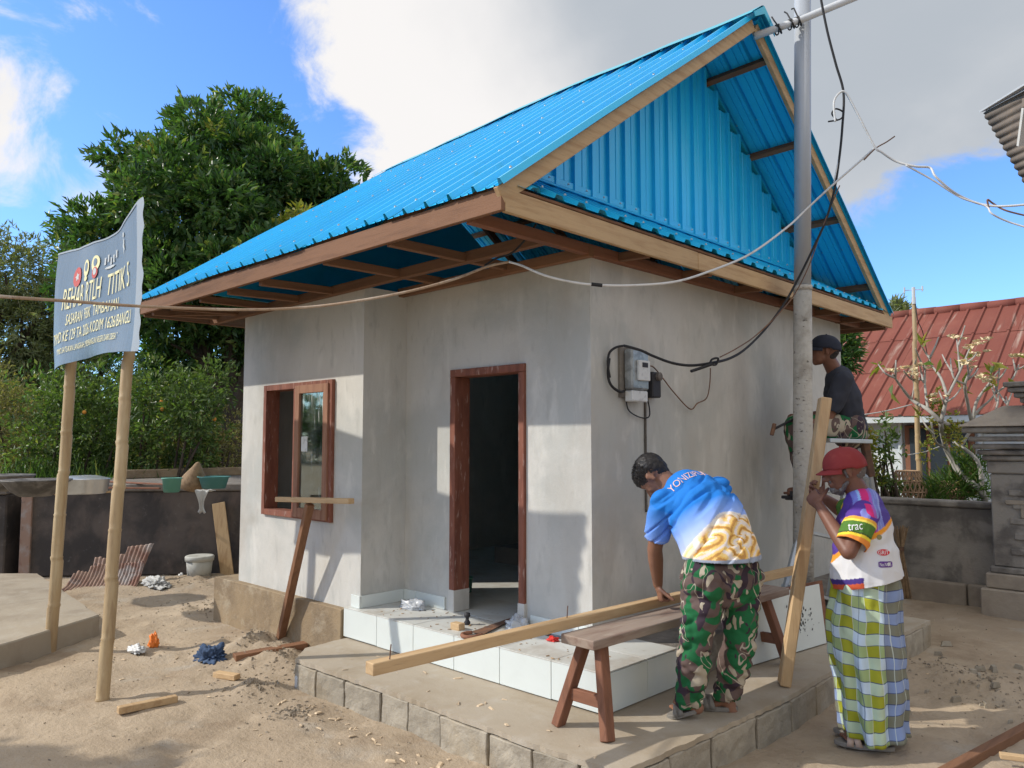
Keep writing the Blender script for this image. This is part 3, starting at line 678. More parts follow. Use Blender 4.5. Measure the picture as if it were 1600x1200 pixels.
for k in range(27):
    y = 2.93 + k*PER + .12
    for X, z in ((-2.72, 2.955), (-3.165, 3.255)):
        if X < -3 and not 3.5 < y < 7.4: continue
        mb.lathe([(.009,0), (.009,.003), (.005,.005), (.005,.01)], (X, y, z), 6)
for y in np.arange(3.5, 7.8, PER):
    for zz in (3.5, 4.05):
        if zz < rz_at(-2.9, y)-.2 and random.random() < .5: mb.lathe([(.009,0), (.009,.003), (.005,.005), (.005,.01)], (-3.219, y+.05, zz), 6, Matrix.Rotation(math.pi/2, 3, 'Y'))
mb.build('gable_screw', M['pipe'], roof, kind='stuff')

# ---------------------------------------------------- electricity meter on the gable wall
mt = thing('electricity_meter', 'transparent cased electricity meter with a small breaker box on the grey gable wall', 'meter', (XR, 4.15, 1.9))
def gw(px, py, off=0): return at_x(px, py, XR+off)
a = gw(955, 545); 
mb = MB(); mb.box((XR, 4.04, 1.88), (XR+.02, 4.275, 2.205)); mb.build('wooden_backboard', M['stonebase'], mt, bevel=.003)
mb = MB(); mb.box((XR+.021, 4.07, 1.93), (XR+.09, 4.26, 2.19)); mb.build('case', surf('smoky_clear_case', (.30,.33,.34), [((.15,.16,.17), 14, .4, .6, .8)], .2, spec=.6), mt, bevel=.012)
mb = MB(); mb.box((XR+.0905, 4.12, 1.99), (XR+.112, 4.24, 2.12)); mb.build('face_plate', M['paper'], mt, bevel=.003)
mb = MB(); mb.box((XR+.1125, 4.15, 2.075), (XR+.115, 4.21, 2.105)); mb.build('display', M['dark'], mt)
mb = MB(); mb.box((XR+.022, 4.08, 1.855), (XR+.085, 4.25, 1.925)); mb.build('terminal_cover', M['paper'], mt, bevel=.006)
mb = MB(); mb.box((XR+.001, 4.33, 1.89), (XR+.07, 4.43, 2.06)); mb.build('breaker_box', M['dark'], mt, bevel=.008)
mb = MB(); mb.lathe([(.028,0), (.028,.02), (.018,.026)], (XR+.07, 4.39, 2.03), 14, Matrix.Rotation(math.pi/2, 3, 'Y')); mb.build('round_fuse', M['greyhair'], mt)
def cable(name, pts, r, mat, label, cat='cable', n=8, group=None, parent=None):
    m_ = MB(); m_.tube(smooth_path(pts, n), r, 6)
    if parent is None: return m_.build(name, M[mat], None, smooth=True, label=label, cat=cat, group=group)
    return m_.build(name, M[mat], parent, smooth=True)
cable('lead_wire', [gw(953,590,.03), gw(950,570,.03), gw(952,552,.035), gw(962,543,.04), gw(975,540,.05)], .008, 'black', None, parent=mt)
cable('lead_wire', [gw(952,560,.02), gw(950,585,.02), gw(955,602,.03), gw(968,612,.04), gw(975,611,.04)], .009, 'black', None, parent=mt)
cable('lead_wire', [gw(979,612,.03), gw(979,630,.02), gw(984,643,.02), gw(1000,652,.02), gw(1013,652,.02), gw(1015,640,.02), gw(1009,612,.03)], .0045, 'black', None, parent=mt)
cable('lead_wire', [gw(1008,573,.06), gw(1020,573,.05), gw(1035,590,.03), gw(1052,612,.03), gw(1078,639,.03), gw(1090,630,.03), gw(1104,622,.03), gw(1109,600,.04), gw(1110,575,.05)], .0045, 'iron', None, parent=mt)
cable('conduit', [gw(1008,608,.008), gw(1009,720,.008), gw(1010,800,.008)], .008, 'mortar', None, parent=mt)

# ================================================================== BANNER ON BAMBOO POLES
def bamboo(p0, p1, r0, r1, name, label=None, cat=None, group=None, parent=None, node=.33):
    p0, p1 = Vector(p0), Vector(p1); Lg = (p1-p0).length; pts = []; rs = []; t = 0; side = Vector((.004, .003, 0))
    d = (p1-p0).normalized(); seg = 0
    while t < Lg:
        n_ = min(Lg, t + node*random.uniform(.85, 1.15)); k = r0 + (r1-r0)*t/Lg; o_ = side*math.sin(seg*1.9)
        for tt, m in ((0, 1.0), (.012, 1.10), (.024, .97), (.06, 1.0)):
            if t+tt < Lg: pts.append(p0 + d*(t+tt) + o_); rs.append(k*m)
        if n_-t > .1: pts.append(p0 + d*(n_-.02) + o_); rs.append(k*1.02)
        t = n_; seg += 1
    m_ = MB(); m_.tube(pts, rs, 12); return m_.build(name, M['bamboo'], parent, smooth=True, label=label, cat=cat, group=group)
sgn = thing('banner_sign', 'faded blue project banner with yellow lettering tied between two bamboo poles', 'banner', (-6.0, 1.9, 0))
bamboo((-6.85, 1.955, -.05), (-6.655+.02, 1.985, 3.04), .043, .036, 'bamboo_pole', parent=sgn)
bamboo(at_z(160, 1096, -.02), at_y(217, 345, 2.10), .040, .036, 'bamboo_pole', parent=sgn)
TLc, TRc = at_y(95, 397, 1.95), at_y(225, 312, 1.815)
BLc, BRc = at_y(86, 583, 1.95), at_y(211, 549, 1.82)
def ban(u, v, off=0):
    top = TLc.lerp(TRc, u); bot = BLc.lerp(BRc, u)
    p = bot.lerp(top, v)
    # the top edge sags between the poles and shoots up to the right tie
    p.z -= v*v*.085*math.sin(math.pi*min(1, u**1.6))*(1 if u < 1 else 0)
    p.z += (1-v)**3*.05*math.sin(math.pi*u)
    wv = .014*math.sin(u*13+v*2) + .02*math.sin(v*3.0+u*4) + .002*math.sin(u*37 + v*9) + .035*(1-v)**4*math.sin(u*9)
    return p + Vector((.25, -1, 0))*(wv + off)
def bgrid(u0, u1, v0, v1, nu, nv, off, jag=0):
    m_ = MB(); vs = []
    for j in range(nv+1):
        for i in range(nu+1):
            u = u0+(u1-u0)*i/nu; v = v0+(v1-v0)*j/nv
            if jag and i == nu: u += jag*math.sin(v*17)*.5 + jag*.6*math.sin(v*41)
            vs.append(ban(u, v, off))
    m_.add(vs, [(j*(nu+1)+i, j*(nu+1)+i+1, (j+1)*(nu+1)+i+1, (j+1)*(nu+1)+i) for j in range(nv) for i in range(nu)]); return m_
o = bgrid(0, 1, 0, 1, 60, 36, 0).build('vinyl_sheet', M['banner'], sgn, smooth=True)
bgrid(.975, 1.032, -.0, 1.0, 3, 40, .004, .010).build('folded_hem', M['bannerback'], sgn, smooth=True)
bgrid(.0, .976, .985, 1.0, 40, 1, .004).build('top_hem', M['bannerback'], sgn, smooth=True)
def text_geo(body, extrude=0.0, bold=0.0):
    cu = bpy.data.curves.new('lettering', 'FONT'); cu.body = body; cu.size = 1; cu.resolution_u = 3; cu.offset = 0; cu.extrude = extrude
    ob = bpy.data.objects.new('lettering', cu); COL.objects.link(ob); bpy.context.view_layer.update()
    me = bpy.data.meshes.new_from_object(ob.evaluated_get(bpy.context.evaluated_depsgraph_get()))
    bpy.data.objects.remove(ob); bpy.data.curves.remove(cu)
    bm = bmesh.new(); bm.from_mesh(me)
    bmesh.ops.triangulate(bm, faces=bm.faces)
    co = [v.co.copy() for v in bm.verts]; fs_ = [tuple(v.index for v in f.verts) for f in bm.faces]; bm.free(); bpy.data.meshes.remove(me)
    xs_ = [c.x for c in co]; ys_ = [c.y for c in co]; a, b, c, d = min(xs_), max(xs_), min(ys_), max(ys_)
    return [((p.x-a)/(b-a), (p.y-c)/(d-c)) for p in co], fs_
def ban_text(body, u0, u1, v0, v1, name='lettering', mat='letter', bold=.02):
    uv, fs_ = text_geo(body); m_ = MB()
    for sh_ in (-.0045, -.0015, .0015, .0045): m_.add([ban(u0+(u1-u0)*a+sh_, v0+(v1-v0)*b, .007+sh_*.2) for a, b in uv], fs_); return m_.build(name, M[mat], sgn, kind='stuff')
ban_text('REHAB  RTLH  TITIK 5', .13, .88, .485, .665, bold=.025)
ban_text('SASARAN  FISIK  TAMBAHAN', .19, .77, .345, .44)
ban_text('TMMD KE 129 TA 2026 KODIM 1626/BANGLI', .035, .93, .205, .30)
ban_text('“ TMMD SATUKAN LANGKAH, MEMBANGUN NEGERI DARI DESA ”', .11, .81, .095, .155)
def disc(cu_, cv, ru, rv, mat, name='printed_emblem', off=.006, n=16, star=0):
    m_ = MB(); vs = [ban(cu_, cv, off)]
    for i in range(n):
        a = 2*math.pi*i/n; k = 1 if not star else (1 if i % 2 else star); vs.append(ban(cu_+ru*k*math.cos(a), cv+rv*k*math.sin(a), off))
    m_.add(vs, [(0, 1+i, 1+(i+1) % n) for i in range(n)]); m_.build(name, M[mat], sgn)
disc(.255, .745, .045, .085, 'emblemred'); disc(.255, .745, .022, .042, 'emblemwhite', off=.0075, n=10, star=.5)
disc(.385, .79, .036, .075, 'letter'); disc(.385, .80, .018, .04, 'banner', off=.0075); disc(.385, .70, .022, .022, 'letter', off=.0068)
disc(.505, .80, .048, .07, 'letter'); disc(.505, .72, .034, .05, 'emblemred', off=.007); disc(.505, .73, .02, .03, 'emblemwhite', off=.0082); disc(.505, .81, .02, .035, 'banner', off=.0076)
for k in range(5): disc(.60+.028*k, .79+.02*math.sin(k*2), .011, .05, 'emblemwhite', n=8, star=.55)
disc(.65, .725, .05, .012, 'emblemwhite', n=8)
disc(.80, .83, .016, .075, 'emblemwhite', n=10, star=.5); disc(.80, .91, .012, .02, 'emblemwhite')

# ================================================================== BENCH, PLANKS, BOARDS
bench = thing('trestle_bench', 'old brown wooden trestle bench standing on the terrace under the long plank', 'bench', (-2.4, 3.9, .184))
mb = MB(); mb.beam((-2.475, 3.02, .645), (-2.405, 5.00, .645), .215, .045, off=-.022); mb.build('bench_top', M['benchtop'], bench, bevel=.004)
for Y, oy in ((3.14, -.09), (4.78, .08)):
    xo = -2.47 + .035*(Y-3.14)
    for sx in (-1, 1):
        mb = MB(); mb.beam((xo+sx*.05, Y, .60), (xo+sx*.155, Y+oy, .184), .045, .066, (0,1,0)); mb.build('leg', M['woodo2'], bench, bevel=.004)
    mb = MB(); mb.beam((xo-.13, Y+oy*.55, .345), (xo+.13, Y+oy*.55, .345), .035, .06); mb.build('stretcher', M['woodo0'], bench, bevel=.003)
def plank(name, p0, p1, w, h, mat, label, cat='plank', up=(0,0,1), bev=.003, group=None):
    m_ = MB(); m_.beam(p0, p1, w, h, up); return m_.build(name, M[mat], None, bevel=bev, label=label, cat=cat, group=group)
plank('long_plank', at_z(577, 1045, .672), (-2.50, 5.75, .672), .06, .05, 'woody1', 'long sawn batten laid along the trestle bench, its near end jutting out left')
UB0, UB1 = Vector((-2.10, 4.46, .186)), at(1289, 622, 4.66)
m_ = MB(); dd = (UB1-UB0)
m_.beam(UB0, UB1, .062, .115, (0.55, -.83, .1)); upb = m_.build('upright_timber', M['woody2'], None, bevel=.006, label='thick pale timber post held upright by the man in the red cap', cat='timber')
plank('ground_plank', at_z(366, 1028, .03), at_z(478, 1008, .045), .09, .05, 'woodr1', 'short brown timber piece lying on the ground by the blue cloth, under the propped T-shaped stick')
plank('timber_offcut', at_z(184, 1110, .02), at_z(276, 1091, .02), .05, .04, 'woody0', 'pale square timber offcut lying alone on the sand near the bamboo pole', 'offcut')
plank('wood_block', at_z(337, 1053, .02), at_z(371, 1058, .02), .06, .035, 'woody0', 'tiny pale wood block on the sand just below the blue cloth', 'wood block')
plank('corner_timber', at_z(1470, 1212, .03), at_z(1660, 1108, .03), .05, .05, 'woodr1', 'brown timber batten on the ground in the bottom right corner of the photo')
plank('corner_offcut', at_z(1562, 1180, .07), at_z(1640, 1190, .07), .04, .025, 'woody0', 'short pale stick resting on the brown batten in the bottom right corner', 'offcut')
# T-shaped prop in front of the window wall
tb = thing('t_shaped_prop', 'thin T-shaped wooden prop leaning on the wall below the window', 'prop', (-5.70, 3.2, 0))
b0 = at_z(437, 1003, .02); b1 = at_y(484, 788, 3.16)
m_ = MB(); m_.beam(b0, b1, .045, .06, (0,1,0)); m_.build('shaft', M['woodr2'], tb, bevel=.003)
tl_, tr_ = at_y(434, 780, 3.18), at_y(549, 783, 3.13)
m_ = MB(); m_.beam(tl_, tr_, .05, .038); m_.build('crossbar', M['woody0'], tb, bevel=.003)
# sheet boards leaning on the foundation behind the bench
m_ = MB(); a = Vector((-2.42, 4.66, .19)); b = Vector((-2.30, 5.55, .19)); up = Vector((-.05, .02, .40))
m_.prism([a, b, b+up, a+up], (.008, 0, .002)); m_.build('white_board', M['tile'], None, bevel=.002, label='white board with black specks leaning on the foundation behind the bench', cat='board')
m_ = MB()
for k in range(60):
    u = random.gauss(.68, .08); v = random.gauss(.45, .13); p = a.lerp(b, u) + up*v + Vector((.0105, 0, .002)); s_ = random.uniform(.003, .009)
    m_.add([p+Vector((.0,-s_,-s_)), p+Vector((0,s_,-s_*.6)), p+Vector((0,s_*.7,s_)), p+Vector((0,-s_*.5,s_*.8))], [(0,1,2,3)])
_o = m_.build('black_specks', M['dark'], bpy.data.objects['white_board'], kind='stuff')
m_ = MB(); a2 = a+Vector((-.04, .1, 0)); b2 = b + Vector((-.03, .10, 0)); m_.prism([a2, b2, b2+up*1.02, a2+up*1.02], (.02, 0, .004)); m_.build('brown_board', M['woodo1'], None, bevel=.002, label='reddish brown board standing behind the speckled white board', cat='board')
m_ = MB(); a3 = Vector((-2.80, 4.95, .40)); b3 = Vector((-2.78, 5.45, .40)); up3 = Vector((-.10, .03, .42)); m_.prism([a3, b3, b3+up3*.8, a3+up3*.95], (.01, 0, .003)); m_.build('white_sheet_board', M['tile'], None, bevel=.002, label='plain white panel leaning on the gable wall beyond the far end of the bench', cat='board')

# ================================================================== SMALL THINGS ON THE PORCH
def handsaw():
    t_ = thing('hand_saw', 'hand saw with dark blade lying on the tiled porch before the doorway', 'hand saw', (-3.75, 3.55, .402))
    a = at_z(735, 988, .41); b = at_z(797, 966, .41); d = (b-a).normalized(); s_ = Vector((-d.y, d.x, 0))
    m_ = MB(); m_.prism([a+s_*.0, a-s_*.10, b-s_*.035, b], (0, 0, .003)); m_.build('blade', M['iron'], t_)
    m_ = MB(); m_.tube(smooth_path([a-s_*.01, a-d*.06+s_*.015, a-d*.11-s_*.03, a-d*.09-s_*.085, a-d*.02-s_*.10], 5), .013, 8); m_.build('handle', M['woodo0'], t_, smooth=True); return t_
handsaw()
plank('porch_block', at_z(708, 977, .42), at_z(722, 980, .42), .055, .045, 'woody0', 'small wood block on the porch tiles beside the saw handle', 'wood block')
m_ = MB(); c_ = at_z(730, 976, .40); m_.lathe([(.018,0), (.022,.015), (.012,.03), (.012,.045), (.022,.055), (.018,.075), (.004,.08)], c_, 12); m_.build('black_bottle', M['dark'], None, smooth=True, label='tiny black bottle between the wood block and the saw on the porch', cat='bottle')
def crumple(name, c, rx, ry, rz_, mat, label, cat, seed=0, n=3, amp=.45):
    bm = bmesh.new(); bmesh.ops.create_icosphere(bm, subdivisions=n+1, radius=1)
    for v in bm.verts:
        d = v.co.normalized(); k = 1 + amp*mn.fractal(d*1.6+Vector((seed*3.1, 0, 0)), 1, 2, 3) + amp*.8*abs(mn.noise(d*4+Vector((seed, 2, 0)))) - amp*.3
        k -= amp*.5*max(0, .25-abs(mn.noise(d*3.2+Vector((seed, 5, 0)))))/.25; k += amp*.2*mn.noise(d*9)
        v.co = Vector((d.x*rx*k, d.y*ry*k, max(-.15, d.z*k)*rz_ + .15*rz_)) + Vector(c)
    me = bpy.data.meshes.new(name); bm.to_mesh(me); bm.free(); me.polygons.foreach_set('use_smooth', [True]*len(me.polygons))
    return link_mesh(name, me, M[mat], label=label, cat=cat)
crumple('plastic_bag', at_z(645, 950, .402), .14, .07, .055, 'plasticbag', 'crumpled clear plastic bag in the inner corner of the porch', 'plastic bag', 1)
crumple('plastic_bag', at_z(810, 985, .402), .10, .07, .08, 'plasticbag', 'clear plastic bag by the right door jamb at the saw tip', 'plastic bag', 2)
crumple('red_wrapper', at_z(864, 1001, .402), .04, .03, .025, 'redplastic', 'small red wrapper on the porch tiles under the long plank', 'wrapper', 3)
crumple('blue_cloth', at_z(330, 1030, .0), .17, .10, .09, 'clothblue', 'crumpled dark blue cloth on the sand at the end of the short timber', 'cloth', 4, 4, .42)
crumple('snack_wrapper', at_z(212, 1018, .0), .10, .05, .045, 'whiteplastic', 'shiny white and gold snack wrapper on the sand', 'wrapper', 5)
crumple('orange_wrapper', at_z(240, 1010, .0), .055, .035, .09, 'orange', 'orange plastic scrap standing on the sand behind the white wrapper', 'wrapper', 6, 3, .45)
m_ = MB(); m_.lathe([(.026,0), (.028,.01), (.028,.07), (.018,.085), (.018,.095)], at_z(467, 1074, 0), 12); m_.build('plastic_cup', M['plasticbag'], None, smooth=True, label='small clear plastic cup at the left foot of the terrace edge', cat='cup')
m_ = MB(); m_.lathe([(.05,0), (.06,.11), (.064,.11), (.064,.118), (.05,.118)], at_z(727, 925, .402)+Vector((.0,.0,0)), 14); m_.build('green_pot', M['greenplastic'], None, smooth=True, label='small dark green pot just inside the door frame', cat='pot')
# nails standing in the long plank
for px, py in ((886, 965), (609, 1030)):
    p = at_z(px, py, .698); m_ = MB(); m_.tube([p, p+Vector((.002, .004, .06))], .0028, 6)
    m_.build('nail', M['iron'], None, label='thin nail standing in the long plank %s' % ('near the bench end' if px > 700 else 'at its near left end'), cat='nail')
# wood chips, sand lumps, scattered gravel
def scatter(name, mat, n, fn, size, flat):
    m_ = MB()
    for _ in range(n):
        x, y, z = fn(); s_ = size*random.uniform(.4, 1.3); a = random.uniform(0, 6.28); e = random.uniform(.3, 1); d = Vector((math.cos(a), math.sin(a), random.uniform(-.15, .15))); w_ = Vector((-d.y, d.x, random.uniform(-.3, .3)))*e*.5
        h = Vector((0, 0, flat*s_)); c = Vector((x, y, z)); d *= s_; w_ *= s_
        m_.add([c-d-w_, c+d-w_*.6, c+d*.8+w_, c-d*.9+w_*.8, c-d*.6-w_*.5+h, c+d*.7-w_*.4+h, c+d*.6+w_*.7+h, c-d*.7+w_*.6+h], [(0,3,2,1), (4,5,6,7), (0,1,5,4), (1,2,6,5), (2,3,7,6), (3,0,4,7)])
    return m_.build(name, M[mat], None, kind='stuff', label=None)
def on_ground():
    while True:
        x = random.uniform(-7, -1.2); y = random.uniform(1.3, 3.0)
        if random.random() < math.exp(-((y-2.5)/.35)**2)*.8 + .12 and y < 2.75: return x, y, gz(x, y)+.002
def near_edge():
    t = random.random(); x = -4.5 + 2.6*t + random.gauss(0, .1); y = 2.66 - abs(random.gauss(0, .12)); return x, y, gz(x, y)+.002
def on_slab(): x = random.uniform(-4.5, -2.2); y = random.uniform(2.85, 3.25); return x, y, .185
def on_porch(): x = random.uniform(-4.6, -2.7); y = random.uniform(3.33, 3.7); return x, y, .402
chips = scatter('wood_chips', 'chips', 42, near_edge, .024, .25); chips['label'] = 'pale wood chips scattered along the foot of the terrace edge'
c2 = scatter('wood_chips', 'chips', 34, on_ground, .019, .2)
c3 = scatter('wood_shavings', 'chips', 22, on_slab, .024, .2)
c4 = scatter('porch_debris', 'straw', 60, on_porch, .012, .3)
def sandlump():
    px, py, r, h = random.choice(PILES); a = random.uniform(0, 6.28); d = abs(random.gauss(0, .7))*r; x, y = px+d*math.cos(a), py+d*math.sin(a); return x, y, gz(x, y)-.003
scatter('sand_lumps', 'gravel', 1500, sandlump, .011, .9)
def pebbles(): 
    x = random.uniform(-9, 0); y = random.uniform(1.2, 8.5); return x, y, gz(x, y)
scatter('pebbles', 'gravel', 1500, pebbles, .007, .8)
scatter('dark_crumbs', 'bark', 260, pebbles, .006, .6)
scatter('pale_crumbs', 'chips', 220, pebbles, .010, .5)
def rubble(): x = -1.35 + random.gauss(0, .3); y = 5.9 + random.gauss(0, .4); return x, y, gz(x, y)
scatter('rubble', 'block', 22, rubble, .035, .9)

# ================================================================== LEFT: CISTERN, SLAB, POTS
tk = thing('concrete_cistern', 'long black stained cement cistern with a flat grey top', 'cistern', (-10.5, 4.5, 0))
A_ = Vector((-9.10, 4.95)); B_ = Vector((-9.12, 2.3)); 
fr = at_z(376, 897, 0); fl = at_z(30, 902, 0)
n1_ = Vector((fl.x-fr.x, fl.y-fr.y, 0)).normalized(); 
fr2 = fr - n1_*1.6; fl2 = fl + n1_*.0; back = Vector((n1_.y, -n1_.x, 0)); 
if back.dot(Vector((-SA, CA, 0))) < 0: back = -back
TZ = 1.09
m_ = MB(); m_.prism([fr2, fl2, fl2+back*3.0, fr2+back*3.0], (0, 0, TZ-.09)); m_.build('cistern_body', M['tank'], tk, bevel=.015)
m_ = MB(); o_ = back*-.03; m_.prism([fr2+o_+Vector((0,0,TZ-.088)), fl2+o_+n1_*.03+Vector((0,0,TZ-.088)), fl2+back*3.03+n1_*.03+Vector((0,0,TZ-.088)), fr2+back*3.03+Vector((0,0,TZ-.088))], (0, 0, .088)); m_.build('cistern_top', M['tanktop'], tk, bevel=.012)
m_ = MB(); c_ = fl + n1_*.02 - back*.0; m_.prism([fl-back*.032+Vector((0,0,0)), fl-back*.032-n1_*.12, fl+back*.05-n1_*.12, fl+back*.05], (0, 0, TZ-.10)); m_.build('corner_post', M['rust'], tk, bevel=.006)
# second block further left closing the frame
m_ = MB(); q = fl + n1_*.18; m_.prism([q, q+n1_*3, q+n1_*3+back*3, q+back*3], (0, 0, .97)); m_.build('cement_wall', M['tank'], None, bevel=.015, label='low dark cement wall at the left edge of the photo, left of the cistern corner', cat='wall')
m_ = MB(); q0 = q + back*.06 - n1_*.0; m_.prism([q-back*.03+Vector((0,0,.972)), q+n1_*3-back*.03+Vector((0,0,.972)), q+n1_*3+back*3+Vector((0,0,.972)), q+back*3+Vector((0,0,.972))], (0,0,.08)); m_.build('wall_coping', M['tanktop'], bpy.data.objects['cement_wall'], bevel=.01)
# low cement platform in front
pl = [at_z(155, 962, .15), at_z(0, 1010, .15), at_z(-250, 1090, .15), at_z(-500, 900, .15), at_z(60, 897, .15)]
P_ = rough_poly([(p.x, p.y) for p in pl], .12, .01)
m_ = MB(); m_.prism([(p.x, p.y, -.1) for p in P_], (0, 0, .26)); m_.build('cement_platform', M['oldslab'], None, bevel=.01, kind='structure')
def tk_at(px, py): return at_z(px, py, TZ+.001)
def bowl(name, c, prof, mat, label, cat, M3=None, n=28):
    m_ = MB(); m_.lathe(prof, c, n, M3, cap=False); o = m_.build(name, M[mat], None, smooth=True, label=label, cat=cat)
    sm = o.modifiers.new('thickness', 'SOLIDIFY'); sm.thickness = .004; return o
bowl('aluminium_basin', tk_at(130, 771), [(.001,.006), (.20,.0), (.215,.02), (.235,.14), (.24,.145), (.225,.15), (.12,.175), (.001,.18)], 'alupot', 'upturned shiny aluminium basin on the cistern top between the bamboo poles', 'basin')
bowl('sooty_wok', tk_at(55, 776), [(.001,0), (.13,.004), (.2,.05), (.27,.13), (.30,.15), (.30,.16), (.27,.15), (.001,.12)], 'sootpot', 'wide sooty pan heaped pale at the left end of the cistern top', 'pan')
bowl('sooty_wok', tk_at(-5, 768), [(.001,0), (.16,.004), (.25,.06), (.32,.14), (.34,.16), (.34,.17), (.30,.16), (.001,.14)], 'sootpot', 'dark round tray on the wall top cut by the left edge of the photo', 'pan')
bowl('green_bucket', tk_at(268, 769), [(.001,.002), (.072,.0), (.088,.13), (.10,.135), (.10,.145), (.088,.142), (.075,.01), (.001,.008)], 'greenplastic', 'small light green bucket on the cistern top', 'bucket')
bowl('teal_basin', tk_at(334, 763), [(.001,.002), (.12,.0), (.155,.115), (.175,.125), (.175,.13), (.15,.12), (.115,.01), (.001,.008)], 'tealplastic', 'teal plastic basin on the cistern top near the house wall', 'basin')
def cone():
    c = tk_at(302, 762); m_ = MB(); ax = Vector((.16, .1, .25)); m_.lathe([(.17,0), (.12,.10), (.06,.2), (.025,.27), (.003,.285)], c+Vector((0,0,.03)), 18, Matrix.Rotation(.35, 3, (CA, SA, 0)) @ Matrix.Rotation(.3, 3, (-SA, CA, 0)), cap=True)
    m_.build('rice_steamer_cone', M['straw'], None, smooth=True, label='brown conical woven cover lying between the green bucket and teal basin', cat='woven cone')
cone()
# loose battens and rubbish on the cistern
for k, (a_, b_, w_) in enumerate((((160, 752), (262, 757), 'thin dark stick lying along the cistern top, farthest back of three'), ((155, 762), (250, 763), 'thin dark stick lying along the cistern top, middle of three'), ((85, 772), (178, 768), 'yellow batten at the front rim of the cistern top'))):
    plank('batten', at_z(*a_, TZ+.012), at_z(*b_, TZ+.012), .035, .02, 'woodo0' if k < 2 else 'woody0', w_, 'batten')
for k in range(3):
    c = at_z(250+k*60, 742+k*2, TZ+.02); 
m_ = MB(); a = at_z(150, 752, TZ) + back*.6; b = at_z(380, 744, TZ) + back*.6; m_.beam(a, b, .12, .12, off=.06); m_.build('brick_kerb', M['found'], tk, bevel=.01)
# white rag draped over the edge
rg = at_z(318, 768, TZ); m_ = MB(); vs = []; nn = 14
for i in range(nn+1):
    t = i/nn
    for j in range(7):
        s_ = (j-3)/3; wd = .05+.03*math.sin(t*5+1); dn = max(0, t-.3); p = rg + back*(.12*(1-min(1, t/.3)) - .04) - n1_*(s_*wd + .09*(.3-t if t < .3 else 0)) + Vector((0, 0, .012 - dn*.32 + .01*math.sin(j*2+t*7))) - back*(.012*math.sin(j*2.2+t*4)+.01)
        vs.append(p)
m_.add(vs, [(i*7+j, i*7+j+1, (i+1)*7+j+1, (i+1)*7+j) for i in range(nn) for j in range(6)])
o = m_.build('white_rag', M['clothwhite'], None, smooth=True, label='white rag hanging over the front edge of the cistern', cat='rag'); o.modifiers.new('t', 'SOLIDIFY').thickness = .006
# plank leaning at the cistern, bucket, rusty sheets
plank('leaning_board', fr+n1_*.10-back*.20, fr+n1_*.27+Vector((0,0,.86)) - back*.05, .15, .025, 'woody2', 'short wide board leaning on the cistern next to the house corner', 'board', up=-back)
bk = thing('paint_bucket', 'cement stained white paint bucket with lid standing before the cistern', 'bucket', at_z(311, 905, 0))
c = at_z(311, 905, 0); m_ = MB(); m_.lathe([(.001,0), (.125,0), (.15,.25), (.001,.25)], c, 26, cap=False); m_.build('bucket_body', M['bucket'], bk, smooth=True)
m_ = MB(); m_.lathe([(.150,.215), (.160,.215), (.162,.265), (.150,.275), (.12,.268), (.001,.268)], c, 26, cap=False); m_.build('lid', M['bucket'], bk, smooth=True)
def rusty(name, c, du, dv, nu, nv, bend, label, hole=None):
    """corrugated sheet: du across the waves, dv along them"""
    du, dv, c = Vector(du), Vector(dv), Vector(c); n_ = du.cross(dv).normalized(); vs = []; K = nu*6; R_ = 12
    for j in range(R_+1):
        for i in range(K+1):
            u = i/K; v = j/R_; w_ = .012*math.sin(u*nu*2*math.pi)
            p = c + du*u + dv*v + n_*(w_ + bend(u, v)); p += dv.normalized()*.02*mn.noise(Vector((u*6, 0, v))) * (1 if j in (0, R_) else 0); vs.append(p)
    fs_ = [(j*(K+1)+i, j*(K+1)+i+1, (j+1)*(K+1)+i+1, (j+1)*(K+1)+i) for j in range(R_) for i in range(K) if not (hole and hole(i/K, j/R_))]
    m_ = MB(); m_.add(vs, fs_); o = m_.build(name, M['rust'], None, smooth=True, label=label, cat='metal sheet'); o.modifiers.new('t', 'SOLIDIFY').thickness = .003; return o
def quad_sheet(c4, nw, amp, bend, label, cut=None):
    bl, br, tl, tr = c4; K = nw*5; R_ = 14; vs = []; nn_ = ((br-bl).cross(tl-bl)).normalized()
    for j in range(R_+1):
        for i in range(K+1):
            u, v = i/K, j/R_; p = bl.lerp(br, u).lerp(tl.lerp(tr, u), v); vs.append(p + nn_*(amp*math.sin(u*nw*2*math.pi) + bend(u, v)) + Vector((0,0,.012))*mn.noise(Vector((u*9, v*5, nw))))
    fs_ = [(j*(K+1)+i, j*(K+1)+i+1, (j+1)*(K+1)+i+1, (j+1)*(K+1)+i) for j in range(R_) for i in range(K) if not (cut and cut(i/K, j/R_))]
    m_ = MB(); m_.add(vs, fs_); o = m_.build('rusty_sheet', M['rust'], None, smooth=True, label=label, cat='metal sheet'); o.modifiers.new('t', 'SOLIDIFY').thickness = .003
quad_sheet((at(92, 925, 8.5), at(212, 918, 8.75), at(122, 872, 8.9), at(226, 872, 9.0)), 20, .008, lambda u, v: -.10*math.sin(v*math.pi*.8)*(1-.3*u) - .04*math.sin(u*3), 'bent grey brown corrugated zinc sheet lying low before the cistern', lambda u, v: (1-u) + v*1.1 > 1.72 + .05*math.sin(v*30))
quad_sheet((at(140, 900, 8.95), at(216, 905, 8.95), at(150, 862, 9.1), at(242, 850, 9.15)), 13, .008, lambda u, v: -.02*math.sin(v*3+u*2), 'reddish rusty corrugated zinc sheet sticking up behind the low one', lambda u, v: u < .55 and v > .72+.04*math.sin(u*30))
crumple('rubbish_heap', at_z(245, 915, 0), .25, .12, .07, 'clothwhite', 'small heap of grey rubbish beside the rusty sheets', 'rubbish', 11, 4, .5)
